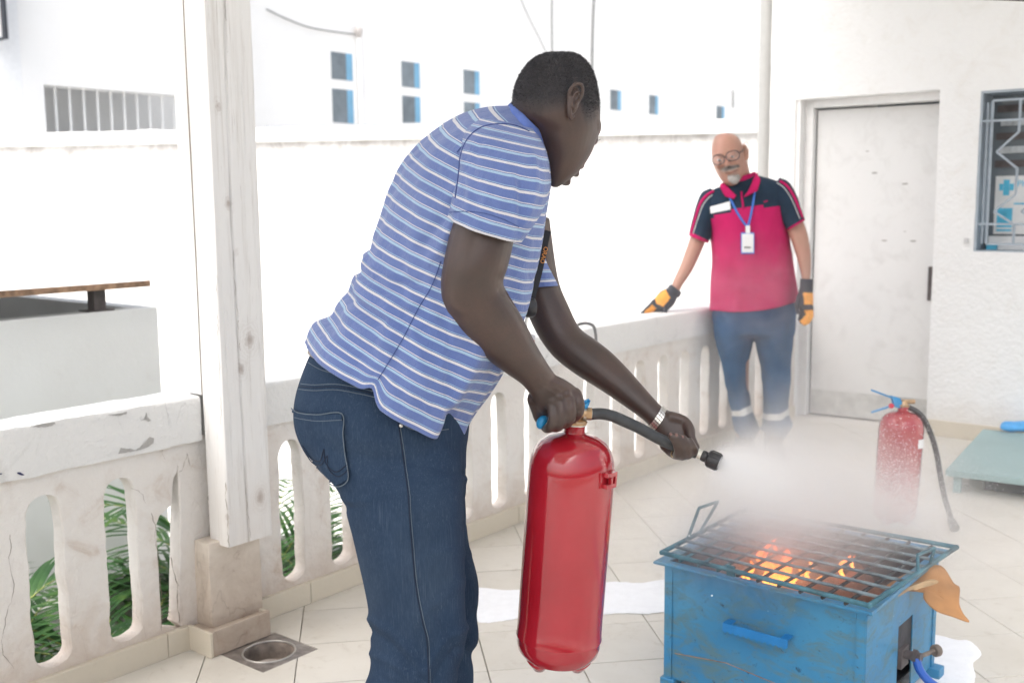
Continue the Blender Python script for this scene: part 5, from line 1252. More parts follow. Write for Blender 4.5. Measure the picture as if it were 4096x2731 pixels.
# mounting bracket, spot welded on the right
bang = math.radians(40); bn_ = (rgt * math.cos(bang) + frn * math.sin(bang)); bt_ = ax1.cross(bn_).normalized(); bt_ = bt_ if bt_.dot(rgt) > 0 else -bt_
bc = B1 + ax1 * ((A(1395, 1086, 2.03) - B1).dot(ax1)) + bn_ * (r1 - .001)
g_ = Geo(); H_ = .030
for sgn in (-1, 1):
    g_.box(bc + bt_ * (sgn * .017 - .004) - ax1 * H_ / 2 - bn_ * .004, bt_ * .010, ax1 * H_, bn_ * .005)
for zz, hh in ((-H_ / 2, .008), (H_ / 2 - .008, .008)):
    g_.box(bc - bt_ * .014 + ax1 * zz + bn_ * .0005, bt_ * .030, ax1 * hh, bn_ * .012)
g_.box(bc - bt_ * .001 - ax1 * H_ * .3 + bn_ * .0045, bt_ * .006, ax1 * H_ * .6, bn_ * .007); g_.box(bc + bt_ * .0125 - ax1 * H_ * .3 + bn_ * .002, bt_ * .006, ax1 * H_ * .6, bn_ * .009)
g_.build('bracket', M['red'], e1)
# second extinguisher standing in the powder
e2b = G(2052, 1203); e2 = empty('fire_extinguisher', e2b, label='red fire extinguisher standing on the tiles in the white powder cloud', cat='fire extinguisher', group='red fire extinguishers')
k2 = .0835; H2 = .468; Z = Vector((0, 0, 1)); lean = (Z + Vector((.045, 0, 0))).normalized()
ext_body(e2, e2b + Z * .010, lean, H2 - .01, k2); T2 = e2b + lean * H2; r2 = RT.copy(); r2.z = 0; r2.normalize()
gg = Geo(); gg.add(lathe([(.0001, 0), (.0225, 0), (.0235, .004), (.015, .010), (.012, .016), (.012, .026), (.0001, .028)], 24, T2, lean)); gg.tube([T2 + Z * .018, T2 + Z * .018 + r2 * .042], .009, 12); gg.build('valve', M['brass'], e2, R(35))
D2 = (T2 - CPOS).dot(FW)
stadium_plate(A(2006, 945, D2), A(2052, 930, D2), .009, .011, UP, .006, 'carry_handle', M['blue_pl'], e2)
stadium_plate(A(2005, 897, D2), A(2048, 913, D2), .008, .011, UP, .006, 'lever', M['blue_pl'], e2)
gg = Geo(); gg.box(A(2046, 908, D2) - FW * .012, A(2066, 914, D2) - A(2046, 908, D2), A(2054, 934, D2) - A(2046, 908, D2), FW * .024); gg.build('lever_hinge', M['blue_pl'], e2)
disc(A(2048, 932, D2 - .02), .010, .008, FW, simple('red_pin', (.6, .02, .06), .4), 'safety_pin', e2)
gg = Geo(); gg.tube(catmull([A(2070, 934, D2), A(2092, 937, D2), A(2118, 956, D2), A(2138, 996, D2), A(2152, 1045, D2 + .01), A(2161, 1100, D2 + .02), A(2172, 1150, D2 + .03), G(2186, 1196, .03)], 8), .0105, 12); gg.build('hose', M['hose'], e2, R(40))
gg = Geo(); q0, q1 = G(2184, 1192, .035), G(2193, 1212, .018); gg.tube([q0, q0.lerp(q1, .4), q1], [.012, .017, .018], 14); gg.build('nozzle', M['black'], e2, R(35))
gg = Geo()
lb = e2b + lean * (H2 - .16); 
for i in range(6):
    a0 = math.radians(-25 - 6 * i); a1 = math.radians(-25 - 6 * (i + 1))
    gg.add(([lb + (RT * math.cos(a) + FW * math.sin(a)) * (k2 + .0012) + lean * z for a, z in ((a0, 0), (a1, 0), (a1, .035), (a0, .035))], [(0, 1, 2, 3)]))
gg.build('label', M['paper'], e2)
# ================================================================== FIRE BOX
def m_bluebox(name='blue_box_paint', sooty=False):
    t = NT(name); v = t.coord('World'); n = t.noise(v, 4, 6, .6); f = t.noise(v, 55, 6, .75, .5); r_ = t.noise(t.coord('World', (1, 1, 2.2)), 10, 8, .7, .8)
    c = t.ramp(n, [(.3, (.028, .18, .38)), (.7, (.060, .27, .46))]); c = t.mix(t.ramp(r_, [(.47, 0.0), (.62, .85)]), c, (.10, .19, .21))
    c = t.mix(t.ramp(f, [(.60, 0.0), (.70, .9)]), c, (.02, .05, .08)); c = t.mix(t.ramp(t.noise(t.coord('World', (1, 1, 3)), 22, 8, .8), [(.61, 0.0), (.68, .8)]), c, (.17, .09, .05))
    t.set(color=c, rough=.45, spec=.4); t.bump(f, .15, .003); return t.m
M['bbox'] = m_bluebox(); M['soot'] = simple('sooty_steel', (.045, .043, .05), .8, var=.5, scale=20, bump=.4)
M['grate'] = simple('sooty_blue_rod', (.050, .155, .20), .5, .2, .6, 18, .3); M['grate_d'] = simple('powder_dusted_rod', (.16, .20, .22), .7, .1, .6, 25, .3); M['grate_hot'] = simple('burnt_rod', (.045, .043, .045), .7, .2, .5, 18, .3)
P0 = Vector((.358, 2.620, 0)); FX = (Vector((.798, 2.259, 0)) - P0).normalized(); FY = Vector((-FX.y, FX.x, 0)); BL_, BD_, BH = .571, .548, .340
fb = empty('fire_box', P0 + FX * BL_ / 2 + FY * BD_ / 2, math.atan2(FX.y, FX.x), label='square blue steel fire tray box with burning contents on the tiled floor', cat='fire box')
def Q(x, y, z): return P0 + FX * x + FY * y + Vector((0, 0, z))
def qbox(name, x0, x1, y0, y1, z0, z1, mat, parent=fb, bev=0.0): return box(name, Q(x0, y0, z0), FX * (x1 - x0), FY * (y1 - y0), (0, 0, z1 - z0), mat, parent, bev)
I0, IX, IY = .024, BL_ - .024, BD_ - .024
def sheet(name, mat, x0, x1, y0, y1, z0, z1): return qbox(name, x0, x1, y0, y1, z0, z1, M[mat])
sheet('front_panel', 'bbox', I0, IX, I0, I0 + .003, .03, BH - .002); sheet('back_panel', 'bbox', I0, IX, IY - .003, IY, .03, BH - .002); sheet('left_panel', 'bbox', I0, I0 + .003, I0 + .003, IY - .003, .03, BH - .002)
# right panel with its cut-out
yc0, yc1, zc0, zc1 = .245, .350, .085, .225
sheet('right_panel', 'bbox', IX - .003, IX, I0 + .003, yc0, .03, BH - .002); sheet('right_panel', 'bbox', IX - .003, IX, yc1, IY - .003, .03, BH - .002); sheet('right_panel', 'bbox', IX - .003, IX, yc0, yc1, zc1, BH - .002); 
sheet('soot_lining', 'soot', I0 + .004, IX - .004, I0 + .004, I0 + .007, .04, BH - .004); sheet('soot_lining', 'soot', I0 + .004, IX - .004, IY - .007, IY - .004, .04, BH - .004); sheet('soot_lining', 'soot', I0 + .004, I0 + .007, I0 + .007, IY - .007, .04, BH - .004)
sheet('soot_lining', 'soot', IX - .007, IX - .004, I0 + .007, IY - .007, .12, BH - .004)
sheet('tray_floor', 'soot', I0 + .004, IX - .004, I0 + .004, IY - .004, .15, .155); sheet('base_plate', 'soot', I0 + .01, IX - .03, I0 + .01, IY - .01, .035, .04)
# corner angles and raised strips on the panels
for x in (I0 - .002, IX - .020): qbox('corner_strip', x, x + .022, I0 - .0035, I0 - .0003, .03, BH - .004, M['bbox'])
for y in (I0, IY - .022): qbox('corner_strip', IX + .0003, IX + .0035, y, y + .022, .03, BH - .004, M['bbox'])
qbox('top_strip', I0 + .021, IX - .021, I0 - .0033, I0 - .0004, BH - .030, BH - .004, M['bbox'])
for (x, y) in ((I0 - .01, I0 - .01), (IX - .03, I0 - .01), (IX - .015, IY - .03), (I0 - .01, IY - .03)): qbox('foot', x, x + .042, y, y + .042, 0.0, .030, M['bbox'], bev=.002)
# folded rim
bm = bmesh.new(); prof = [(0, -.004), (0, .000), (.003, .004), (.030, .002), (.030, -.002)]
rings = []
for (cx, cy, sx, sy) in ((0, 0, 1, 1), (BL_, 0, -1, 1), (BL_, BD_, -1, -1), (0, BD_, 1, -1)): rings.append([bm.verts.new(Q(cx + sx * a, cy + sy * a, BH + z)) for a, z in prof])
for i in range(4):
    a, b = rings[i], rings[(i + 1) % 4]
    for j in range(5): bm.faces.new((a[j], a[(j + 1) % 5], b[(j + 1) % 5], b[j]))
bmesh.ops.recalc_face_normals(bm, faces=bm.faces); from_bm('rim', bm, M['bbox'], fb, R(30))
# serrated angle handle on the front
g_ = Geo(); hx0, hx1 = .205, .375; n_ = 12
for i in range(n_):
    xa, xb = hx0 + (hx1 - hx0) * i / n_, hx0 + (hx1 - hx0) * (i + 1) / n_; zt_, zb_ = .232, .210
    v = [Q(xa, I0 - .032, zt_), Q(xb, I0 - .032, zt_), Q(xb, I0 - .033, zb_ + .003), Q((xa + xb) / 2, I0 - .033, zb_ - .003), Q(xa, I0 - .033, zb_ + .003)]; v += [p + FY * .003 for p in v]
    g_.add((v, [(0, 1, 2, 3, 4), (9, 8, 7, 6, 5)] + [(j, 5 + j, 5 + (j + 1) % 5, (j + 1) % 5) for j in range(5)]))
for x in (hx0, hx1 - .020): g_.box(Q(x, I0 - .0305, .229), FX * .020, FY * .030, (0, 0, .003))
g_.build('handle', simple('bright_blue_paint', (.02, .20, .50), .35, var=.12), fb)
gg = Geo(); gg.tube([Q(I0 + .03, I0 - .0005, .10), Q(.2, I0 - .0005, .115), Q(.33, I0 - .0005, .10), Q(IX - .06, I0 - .0005, .112)], .0012, 4); gg.build('weld_seam', M['rust'], fb)
# burner fittings and blue gas hose on the right side
gv = Geo(); vx = IX
gv.box(Q(vx - .03, .262, .11), FX * .035, FY * .05, (0, 0, .05)); gv.tube([Q(vx - .02, .29, .14), Q(vx + .045, .285, .145)], .011, 12); gv.tube([Q(vx + .025, .285, .145), Q(vx + .035, .285, .145)], .017, 6); gv.build('burner_valve', M['dark_steel'], fb, R(35))
gg = Geo(); gg.tube([Q(vx + .040, .29, .145), Q(vx + .058, .335, .148)], .0055, 10); kc = Q(vx + .058, .335, .148); gg.add(lathe([(.0001, 0), (.013, 0), (.015, .003), (.015, .014), (.013, .017), (.0001, .017)], 20, kc, (Q(1, 2, 0) - Q(0, 0, 0)).normalized())); gg.build('valve_knob', M['steel_dirty'], fb, R(35))
gg = Geo(); gg.tube(catmull([Q(vx + .034, .282, .142), Q(vx + .045, .278, .115), Q(vx + .075, .285, .085), Q(vx + .13, .31, .058), Q(vx + .22, .34, .030), Q(vx + .4, .33, .012), Q(vx + .7, .2, .011), Q(vx + 1.1, -.1, .011)], 8), .0105, 12); gh = gg.build('gas_hose', simple('blue_gas_hose', (.02, .10, .42), .35)); tag(gh, 'thick blue gas hose leaving the valve on the side of the fire box')
# grate
gr = empty('grill_grate', Q(BL_ / 2, BD_ / 2, BH + .02), label='blue and soot black steel grate lying across the top of the fire box', cat='grate')
c4_ = [G(1520, 1268, .372), G(1996, 1390, .378), G(2197, 1256, .370), G(1712, 1168, .366)]
def rod(name, a, b, r, mat, mid=None): gg = Geo(); P = [a, b] if mid is None else catmull([a] + mid + [b], 5); gg.tube(P, r, 10); return gg.build(name, mat, gr, True)
def bil(u, v): return (c4_[0] * (1 - u) + c4_[1] * u) * (1 - v) + (c4_[3] * (1 - u) + c4_[2] * u) * v
gg = Geo(); P = [c4_[0], c4_[1], c4_[2], c4_[3]]
for i in range(4): gg.tube([P[i], P[(i + 1) % 4]], .0060, 10); gg.add(ellipsoid(P[i], Vector((.0068, 0, 0)), Vector((0, .0068, 0)), Vector((0, 0, .0068)), 10, 6))
gg.build('frame_rod', M['grate'], gr, True)
for i in range(1, 8): rod('long_bar', bil(0.0, i / 8 + .006 * math.sin(i * 3)), bil(1.0, i / 8 + .006 * math.sin(i * 5)), .0042, M['grate_d'])
for i in range(1, 10): rod('cross_bar', bil(i / 10, .0) - Z * .010, bil(i / 10 + .005 * math.sin(i * 2), 1.0) - Z * .010, .0042, M['grate'] if i < 4 else M['grate_hot'])
for b0, b1_, t0_, t1_ in ((G(1628, 1214, .375), G(1661, 1202, .375), A(1606, 1166, 0), 0),): pass
def bail(base_a, base_b, ta, tb, r=.0042):
    gg = Geo(); gg.tube(catmull([base_a, base_a.lerp(ta, .5), ta - (ta - base_a) * .04, ta.lerp(tb, .08), ta.lerp(tb, .92), tb - (tb - base_b) * .04, tb.lerp(base_b, .5), base_b], 4), r, 8); return gg.build('lift_handle', M['grate'], gr, True)
ba, bb = bil(0, .28), bil(0, .42); dA_, dB_ = (ba - CPOS).dot(FW), (bb - CPOS).dot(FW); bail(ba, bb, A(1606, 1166, dA_), A(1648, 1152, dB_))
ba, bb = bil(1, .52), bil(1, .66); dA_, dB_ = (ba - CPOS).dot(FW), (bb - CPOS).dot(FW); bail(ba, bb, A(2108, 1274, dA_), A(2146, 1258, dB_))
gg = Geo(); gg.box(bil(.35, 0) - Z * .014 - FY * .004, FX * .022, FY * .004, Z * .026); gg.build('clip_plate', M['grate'], gr)
# burning things inside: charred card and logs
M['kraft'] = simple('brown_kraft_card', (.44, .22, .09), .8, var=.25, scale=9, bump=.25); M['kraft_pale'] = simple('corrugated_card', (.50, .34, .19), .85, var=.3, scale=30, bump=.5); M['char'] = simple('charred_card', (.10, .045, .03), .9, var=.6, scale=15, bump=.6)
def sheet_curve(name, fn, nu, nv, mat, parent=None, th=.003, smooth_=True):
    v = [fn(i / nu, j / nv) for j in range(nv + 1) for i in range(nu + 1)]; f = [(j * (nu + 1) + i, j * (nu + 1) + i + 1, (j + 1) * (nu + 1) + i + 1, (j + 1) * (nu + 1) + i) for j in range(nv) for i in range(nu)]
    o = pmesh(name, v, f, mat, parent, smooth_); mm = o.modifiers.new('s', 'SOLIDIFY'); mm.thickness = th; mm.offset = 0; return o
rr = random.Random(11)
M['kraft_dark'] = simple('scorched_card', (.22, .095, .055), .85, var=.5, scale=12, bump=.4)
fu = empty('burning_card', Q(.3, .28, .16), label='charred and reddish card pieces burning inside the fire box', cat='firewood')
for (x, y, L_, wd, an, mt, tl) in ((.16, .20, .22, .10, .3, 'char', .3), (.28, .30, .26, .12, 1.2, 'kraft', .25), (.40, .20, .20, .10, 2.3, 'char', .4), (.42, .36, .22, .10, .6, 'kraft', .35), (.24, .42, .22, .12, 2.8, 'char', .3), (.47, .12, .14, .12, .2, 'kraft', .55), (.33, .14, .18, .09, .1, 'char', .25), (.36, .45, .24, .08, 1.7, 'kraft', .3), (.12, .36, .2, .1, 1.9, 'char', .3)):
    dx, dy = math.cos(an), math.sin(an)
    sheet_curve('card_piece', lambda u, v, x=x, y=y, L_=L_, wd=wd, dx=dx, dy=dy, tl=tl: Q(min(max(x + (u - .5) * L_ * dx - (v - .5) * wd * dy, .04), .53), min(max(y + (u - .5) * L_ * dy + (v - .5) * wd * dx, .04), .50), .19 + tl * L_ * u * .9 + .035 * math.sin(v * 3.1) + .02 * math.sin(u * 5)), 10, 8, M['char' if mt == 'char' else 'kraft_dark'], fu)
for i in range(5):
    a = Q(.10 + .08 * i, .12 + .05 * rr.random(), .18 + .02 * rr.random()); b = Q(.16 + .07 * i + .1 * rr.random(), .44, .22 + .03 * rr.random()); gg = Geo(); gg.tube(catmull([a, a.lerp(b, .5) + Z * .01, b], 5), lambda t: .016 + .003 * math.sin(t * 9), 8); gg.build('log', M['char'], fu, True)
# card hanging over the right corner
def card1(u, v):
    x = IX - .03 + .10 * u ** .8; y = .30 + .145 * v - .03 * u; z = .372 - .015 * u - .135 * u * u + .012 * math.sin(v * 3.14); return Q(x + .02 * math.sin(v * 2), y + .03 * u * u, z)
ptsA = [(2040, 1338), (2100, 1312), (2160, 1298), (2188, 1335), (2204, 1352), (2203, 1385), (2226, 1428), (2195, 1415), (2150, 1400), (2122, 1370), (2112, 1345)]
def fan(name, pts, dfn, mat, lab, bend, th=.0025):
    n = len(pts); c = (sum(p[0] for p in pts) / n, sum(p[1] for p in pts) / n); v, f = [], []; S = 7
    P = catmull([Vector((x, y, 0)) for x, y in pts], 4, True); m_ = len(P)
    for s_ in range(1, S + 1):
        for p in P:
            x, y = c[0] + (p.x - c[0]) * s_ / S, c[1] + (p.y - c[1]) * s_ / S; v.append(A(x, y, dfn(x, y) + bend * math.sin((x - y) * .03)))
    v.append(A(c[0], c[1], dfn(*c)))
    for s_ in range(S - 1):
        for i in range(m_): f.append((s_ * m_ + i, (s_ + 1) * m_ + i, (s_ + 1) * m_ + (i + 1) % m_, s_ * m_ + (i + 1) % m_))
    for i in range(m_): f.append((len(v) - 1, i, (i + 1) % m_))
    o = pmesh(name, v, f, mat, None, True); mm = o.modifiers.new('s', 'SOLIDIFY'); mm.thickness = th; mm.offset = 0; tag(o, lab, 'cardboard'); return o
dcr = (Q(IX + .04, .33, .33) - CPOS).dot(FW)
fan('cardboard_flap', [(2035, 1350), (2070, 1322), (2110, 1308), (2160, 1298), (2190, 1338), (2204, 1350), (2203, 1385), (2212, 1408), (2226, 1428), (2190, 1416), (2150, 1402), (2122, 1375), (2114, 1345)], lambda x, y: dcr + .02 - (y - 1340) * .0009, M['kraft'], 'curled brown cardboard flap hanging over the right side of the fire box', .006)
fan('cardboard_strip', [(2024, 1372), (2050, 1356), (2095, 1344), (2140, 1330), (2154, 1337), (2120, 1348), (2090, 1354), (2064, 1366), (2040, 1378)], lambda x, y: dcr - .045, M['kraft_pale'], 'torn corrugated cardboard strip under the grate edge', .003, .006)
# flames
def m_flame():
    t = NT('flame'); lw = t.n.new('ShaderNodeLayerWeight'); lw.inputs[0].default_value = .35
    v = t.coord('World'); z = t.sep(v)[2]; hgt = t.math('MULTIPLY_ADD', z, 7.0, -1.7, True); n = t.noise(v, 40, 4, .6, .8)
    k_ = t.math('ADD', t.math('MULTIPLY', hgt, .8), t.math('MULTIPLY', n, .5))
    c = t.ramp(k_, [(.15, (1, .72, .25)), (.35, (1, .38, .06)), (.8, (1, .14, .02))])
    em = t.n.new('ShaderNodeEmission'); t.l.new(c, em.inputs[0]); t.l.new(t.ramp(k_, [(.1, 3.2), (.9, 1.1)]), em.inputs[1]); em.inputs[1].default_value = 2
    rm = t.math('MULTIPLY_ADD', k_, -1.6, 3.1)
    t.l.new(rm, em.inputs[1])
    tr = t.n.new('ShaderNodeBsdfTransparent'); mx = t.n.new('ShaderNodeMixShader'); f = t.math('MULTIPLY_ADD', lw.outputs['Facing'], -1.25, 1.15, True); f = t.math('MULTIPLY', f, t.ramp(n, [(.3, .85), (.6, 1.0)]))
    t.l.new(f, mx.inputs[0]); t.l.new(tr.outputs[0], mx.inputs[1]); t.l.new(em.outputs[0], mx.inputs[2]); t.l.new(mx.outputs[0], t.out.inputs[0]); return t.m
M['flame'] = m_flame()
fi = empty('fire', G(1790, 1345, .25), label='orange and yellow flames licking up through the grate', cat='fire')
def flame(px0, py0, pts, w0, d):
    P = catmull([A(px0, py0, d)] + [A(x, y, d + .01 * math.sin(i * 2)) for i, (x, y) in enumerate(pts)], 10); k_ = d * K / FPX
    gg = Geo(); gg.tube(P, lambda t: k_ * w0 * (math.sin(math.pi * min(1, (t * .8 + .16))) ** .9) * (1 - .35 * t) * (1 + .22 * math.sin(t * 11 + px0)) + .0004, 16, flat=.75); gg.build('flame', M['flame'], fi, True)
fd = (Q(.20, .20, .27) - CPOS).dot(FW)
FL = [(1788, 1358, [(1782, 1335), (1796, 1312), (1808, 1288), (1806, 1268), (1794, 1262)], 25, 0), (1806, 1356, [(1818, 1340), (1808, 1318), (1816, 1300)], 15, .01), (1766, 1352, [(1757, 1328), (1764, 1304), (1752, 1284), (1766, 1266)], 14, .02),
      (1752, 1300, [(1742, 1278), (1756, 1262), (1768, 1250), (1784, 1236)], 11, .06), (1778, 1305, [(1768, 1282), (1782, 1264), (1774, 1246)], 10, .07), (1724, 1342, [(1718, 1322), (1730, 1302), (1724, 1288)], 11, .01), (1711, 1345, [(1707, 1328), (1712, 1310)], 9, -.03),
      (1860, 1336, [(1852, 1318), (1864, 1302), (1857, 1282)], 11, .06), (1938, 1325, [(1930, 1306), (1941, 1288), (1954, 1276)], 13, .05), (1962, 1308, [(1956, 1294), (1963, 1276)], 8, .07), (1884, 1356, [(1874, 1340), (1888, 1322)], 10, .02), (1836, 1348, [(1826, 1330), (1840, 1314), (1831, 1298)], 12, .03),
      (1800, 1300, [(1808, 1284), (1800, 1268)], 8, .05)]
for q, (x, y, pts, w, dd) in enumerate(FL): flame(x, y, pts, w * (1.1 if q == 0 else .72), fd + dd)
# ================================================================== low platform and things at the right
pf = empty('low_platform', G(2300, 1040, .05), label='low grey green painted steel platform at the right edge', cat='platform')
M['pfm'] = mat_render('platform_paint', (.30, .42, .42), (.16, .20, .19), None, .5, .3, 40, .5, 0, .5)
a, b = G(2172, 1078, .1), G(2258, 985, .1); u_ = (G(2352, 1100, .1) - a).normalized(); w_ = (b - a); w_ -= u_ * w_.dot(u_)
w_ = b - a
box('deck', a - Z * .028, u_ * 1.5, w_, Z * .028, M['pfm'], pf, .002)
box('under_shade', a + u_ * .14 + w_ * .12 - Z * .095, u_ * 1.3, w_ * .8, Z * .060, M['void'], pf)  # no real part: dark box added as the shade beneath the deck
for q in (a + u_ * .03 + w_ * .02, a + w_ * .96 + u_ * .03, a + u_ * 1.4 + w_ * .02): box('leg', Vector((q.x, q.y, 0)), u_ * .03, w_.normalized() * .03, Z * .0715, M['pfm'], pf)
gl_ = Geo(); gp = G(2338, 990, .1)
for k_, (dx, dy, L_, an) in enumerate([(0, 0, .10, .4), (.02, .03, .11, .7), (-.02, .03, .09, 1.0)]): gl_.add(ellipsoid(gp + Vector((dx, dy, .022)), Vector((L_ * math.cos(an), L_ * math.sin(an) * .5, 0)), Vector((-.045 * math.sin(an), .045 * math.cos(an), 0)), Vector((0, 0, .022)), 16, 10))
me = remesh(gl_, .006, 2, 'glove'); co, nn = me_np(me); co += nn * (.006 * np_noise(co, (22, 22, 22), 2))[:, None]; co[:, 2] = np.maximum(co[:, 2], .1005); set_co(me, co)
o = link('blue_cloth', me, simple('sky_blue_cloth', (.08, .36, .72), .6, var=.1)); tag(o, 'crumpled bright blue cloth on the low platform', 'cloth')
# rail hook: bent grey wire over the handrail
gg = Geo(); gg.tube(catmull([A(1328, 745, 3.42), A(1345, 742, 3.40), A(1362, 748, 3.39), A(1368, 768, 3.39), A(1369, 800, 3.39)], 6), .005, 8); o = gg.build('wire_hook', M['cable'], None, True); tag(o, 'bent pale wire hooked over the handrail behind the arms', 'wire')
# ================================================================== PERSON 2: older man by the rail
DT_ = 5.18
m2 = empty('person', G(1730, 1045), label='bald older man with glasses in red and navy polo, one glove on the rail', cat='person')
g_ = Geo(); hd_ = 5.10
h2 = [(1655, 306, 1676, 305, hd_, .03), (1643, 313, 1690, 311, hd_, .07), (1637, 326, 1700, 321, hd_, .09), (1634, 344, 1706, 336, hd_, .098), (1635, 362, 1709, 352, hd_, .10), (1638, 379, 1711, 368, hd_, .098), (1644, 394, 1711, 383, hd_, .09), (1652, 408, 1709, 398, hd_, .08), (1662, 421, 1702, 412, hd_, .065), (1675, 429, 1694, 424, hd_ - .01, .04)]
g_.add(loft(h2, 28, 3)[:2])
g_.add(loft([(1680, 385, 1718, 375, 5.13, .06), (1676, 408, 1722, 395, 5.15, .065), (1670, 430, 1730, 415, 5.17, .07), (1655, 455, 1745, 440, 5.18, .09)], 24, 3)[:2])
def ell2(px, py, d, rx, ry, rd, rot=0.0): return ell(px, py, d, rx, ry, rd, rot)
FD = hd_ - .098
g_.add(ell2(1668, 372, FD - .012, 5, 10, .020, .25)); g_.add(ell2(1670, 379, FD - .018, 7.5, 5, .016, .25))       # nose
g_.add(ell2(1653, 357, FD + .004, 13, 4, .012, .22)); g_.add(ell2(1681, 350, FD + .006, 13, 4, .012, .22))        # brows
g_.add(ell2(1650, 380, FD + .018, 9, 9, .02)); g_.add(ell2(1690, 372, FD + .02, 11, 10, .02))                      # cheeks
g_.add(ell2(1676, 394, FD + .004, 13, 6, .018, .22)); g_.add(ell2(1685, 414, FD + .012, 13, 10, .022, .22))          # mouth, chin
# torso core
g_.add(loft([(1650, 430, 1750, 410, 5.18, .09), (1628, 450, 1795, 425, 5.19, .11), (1638, 520, 1805, 505, 5.19, .12), (1642, 600, 1812, 590, 5.20, .12), (1640, 690, 1822, 680, 5.21, .12), (1645, 740, 1820, 730, 5.22, .11)], 28, 3)[:2])
g_.add(loft([(1610, 450, 1650, 480, 5.18, .045), (1600, 490, 1635, 520, 5.17, .045), (1588, 535, 1622, 552, 5.16, .043), (1573, 580, 1605, 592, 5.15, .040), (1560, 615, 1588, 626, 5.14, .036), (1546, 645, 1568, 655, 5.13, .030), (1538, 668, 1557, 678, 5.12, .026)], 20, 3)[:2])
g_.add(loft([(1780, 470, 1812, 458, 5.17, .040), (1800, 505, 1836, 490, 5.15, .044), (1812, 540, 1854, 532, 5.13, .045), (1826, 580, 1862, 578, 5.11, .042), (1836, 615, 1863, 614, 5.09, .034), (1842, 645, 1861, 645, 5.08, .028), (1838, 670, 1864, 670, 5.08, .028)], 20, 3)[:2])
# hands inside the gloves
g_.add(loft([(1530, 665, 1553, 685, 5.11, .022), (1515, 675, 1540, 705, 5.10, .022), (1505, 688, 1525, 712, 5.09, .018)], 14, 2)[:2])
g_.add(loft([(1838, 668, 1864, 668, 5.08, .024), (1834, 690, 1866, 690, 5.08, .024), (1838, 710, 1866, 710, 5.08, .02)], 14, 2)[:2])
# legs core
g_.add(loft([(1640, 720, 1735, 720, 5.22, .09), (1655, 820, 1722, 810, 5.26, .08), (1680, 930, 1720, 920, 5.31, .06), (1695, 1020, 1725, 1015, 5.35, .05)], 16, 3)[:2])
g_.add(loft([(1735, 720, 1825, 715, 5.22, .09), (1748, 820, 1815, 810, 5.26, .08), (1760, 930, 1800, 920, 5.31, .06), (1765, 1020, 1795, 1015, 5.35, .05)], 16, 3)[:2])
bm2 = remesh(g_, .0075, 3, 'body'); co, nn = me_np(bm2); x, y, d_ = np_pix(co)
gy = np.clip(1.25 - np.hypot((x - 1686) / 17, (y - 410) / 16) * 1.2, 0, 1) * (d_ < FD + .075) * (np.hypot((x - 1677) / 11, (y - 396) / 4) > .9); must = np.clip(1.8 - np.hypot((x - 1675 + (y - 386) * -.2) / 17, (y - 387 + (x - 1675) * .22) / 4.5), 0, 1) * (d_ < FD + .03)
at = bm2.attributes.new('hair', 'FLOAT', 'POINT'); at.data.foreach_set('value', np.maximum(gy, must * 1.0) * 1.0)
M['skin_l2'] = m_skin('tan_skin_bearded', (.42, .235, .17), .5, (.48, .21, .16), (.30, .285, .27))
b2 = link('body', bm2, M['skin_l2'], m2)
ear(1712, 352, hd_ + .005, .62, -.15, -1, m2, M['skin_l2'])
dg = bpy.context.evaluated_depsgraph_get(); dg.update(); bv2 = BVHTree.FromObject(b2, dg)
M['stache'] = simple('dark_grey_stubble', (.16, .14, .13), .9, var=.4, scale=300); M['goat'] = simple('pale_grey_stubble', (.36, .34, .32), .9, var=.35, scale=260)
for nm, pl_, mt in (('moustache', [(1660, 389), (1668, 383), (1680, 381), (1696, 377), (1700, 384), (1686, 387), (1666, 394)], 'stache'), ('goatee', [(1672, 402), (1684, 404), (1696, 399), (1700, 404), (1700, 412), (1694, 421), (1685, 424), (1676, 417), (1671, 409)], 'goat')):
    v, f = drape_patch(bv2, pl_, .0022, 1.0)
    if f: pmesh(nm, v, f, M[mt], b2, True)
line_part('mouth', bv2, [(1667, 397), (1676, 397), (1686, 394), (1695, 390)], .0016, simple('lip_shadow', (.16, .06, .05), .7), b2, .002)
# eyes and glasses
M['frame'] = simple('dark_glasses_frame', (.03, .03, .035), .35)
for ex, ey in ((1652, 368), (1681, 360)):
    gg = Geo(); gg.add(ell(ex, ey, FD + .006, 5.5, 2.6, .010, .22)); gg.build('eye', simple('eye_white', (.6, .55, .52), .2), m2, True)
    gg = Geo(); gg.add(ell(ex, ey + .3, FD - .003, 2.2, 2.2, .004)); gg.build('iris', M['black'], m2, True)
glz = Geo()
def lensring(cx, cy, rx, ry, d, dr):
    P = []
    for i in range(20):
        a = 2 * math.pi * i / 20; u, v_ = rx * math.copysign(abs(math.cos(a)) ** .8, math.cos(a)), ry * math.copysign(abs(math.sin(a)) ** .8, math.sin(a))
        P.append(A(cx + u * .975 + v_ * .22, cy + v_ - u * .22, d + dr * u))
    return P + [P[0], P[1]]
for cx, cy, rx, dr in ((1650, 367, 14, -.0006), (1683, 358, 15.5, .0008)): glz.tube(lensring(cx, cy, rx, 11, FD - .018, dr), .0024, 6, caps=False)
glz.tube([A(1663, 362, FD - .02), A(1667, 360, FD - .022), A(1670, 361, FD - .02)], .0022, 6)
glz.tube([A(1698, 352, FD - .008), A(1706, 346, FD + .05), A(1712, 342, FD + .10)], .0022, 6); gf = glz.build('glasses', M['frame'], m2, True)
tt = NT('clear_lens'); tt.set(color=(.9, .92, .95), rough=.05, alpha=.06)
for cx, cy, rx, dr in ((1650, 367, 14, -.0006), (1683, 358, 15.5, .0008)):
    P = lensring(cx, cy, rx * .96, 10.5, FD - .018, dr)[:20]; pmesh('lens', P, [tuple(range(20))], tt.m, gf)
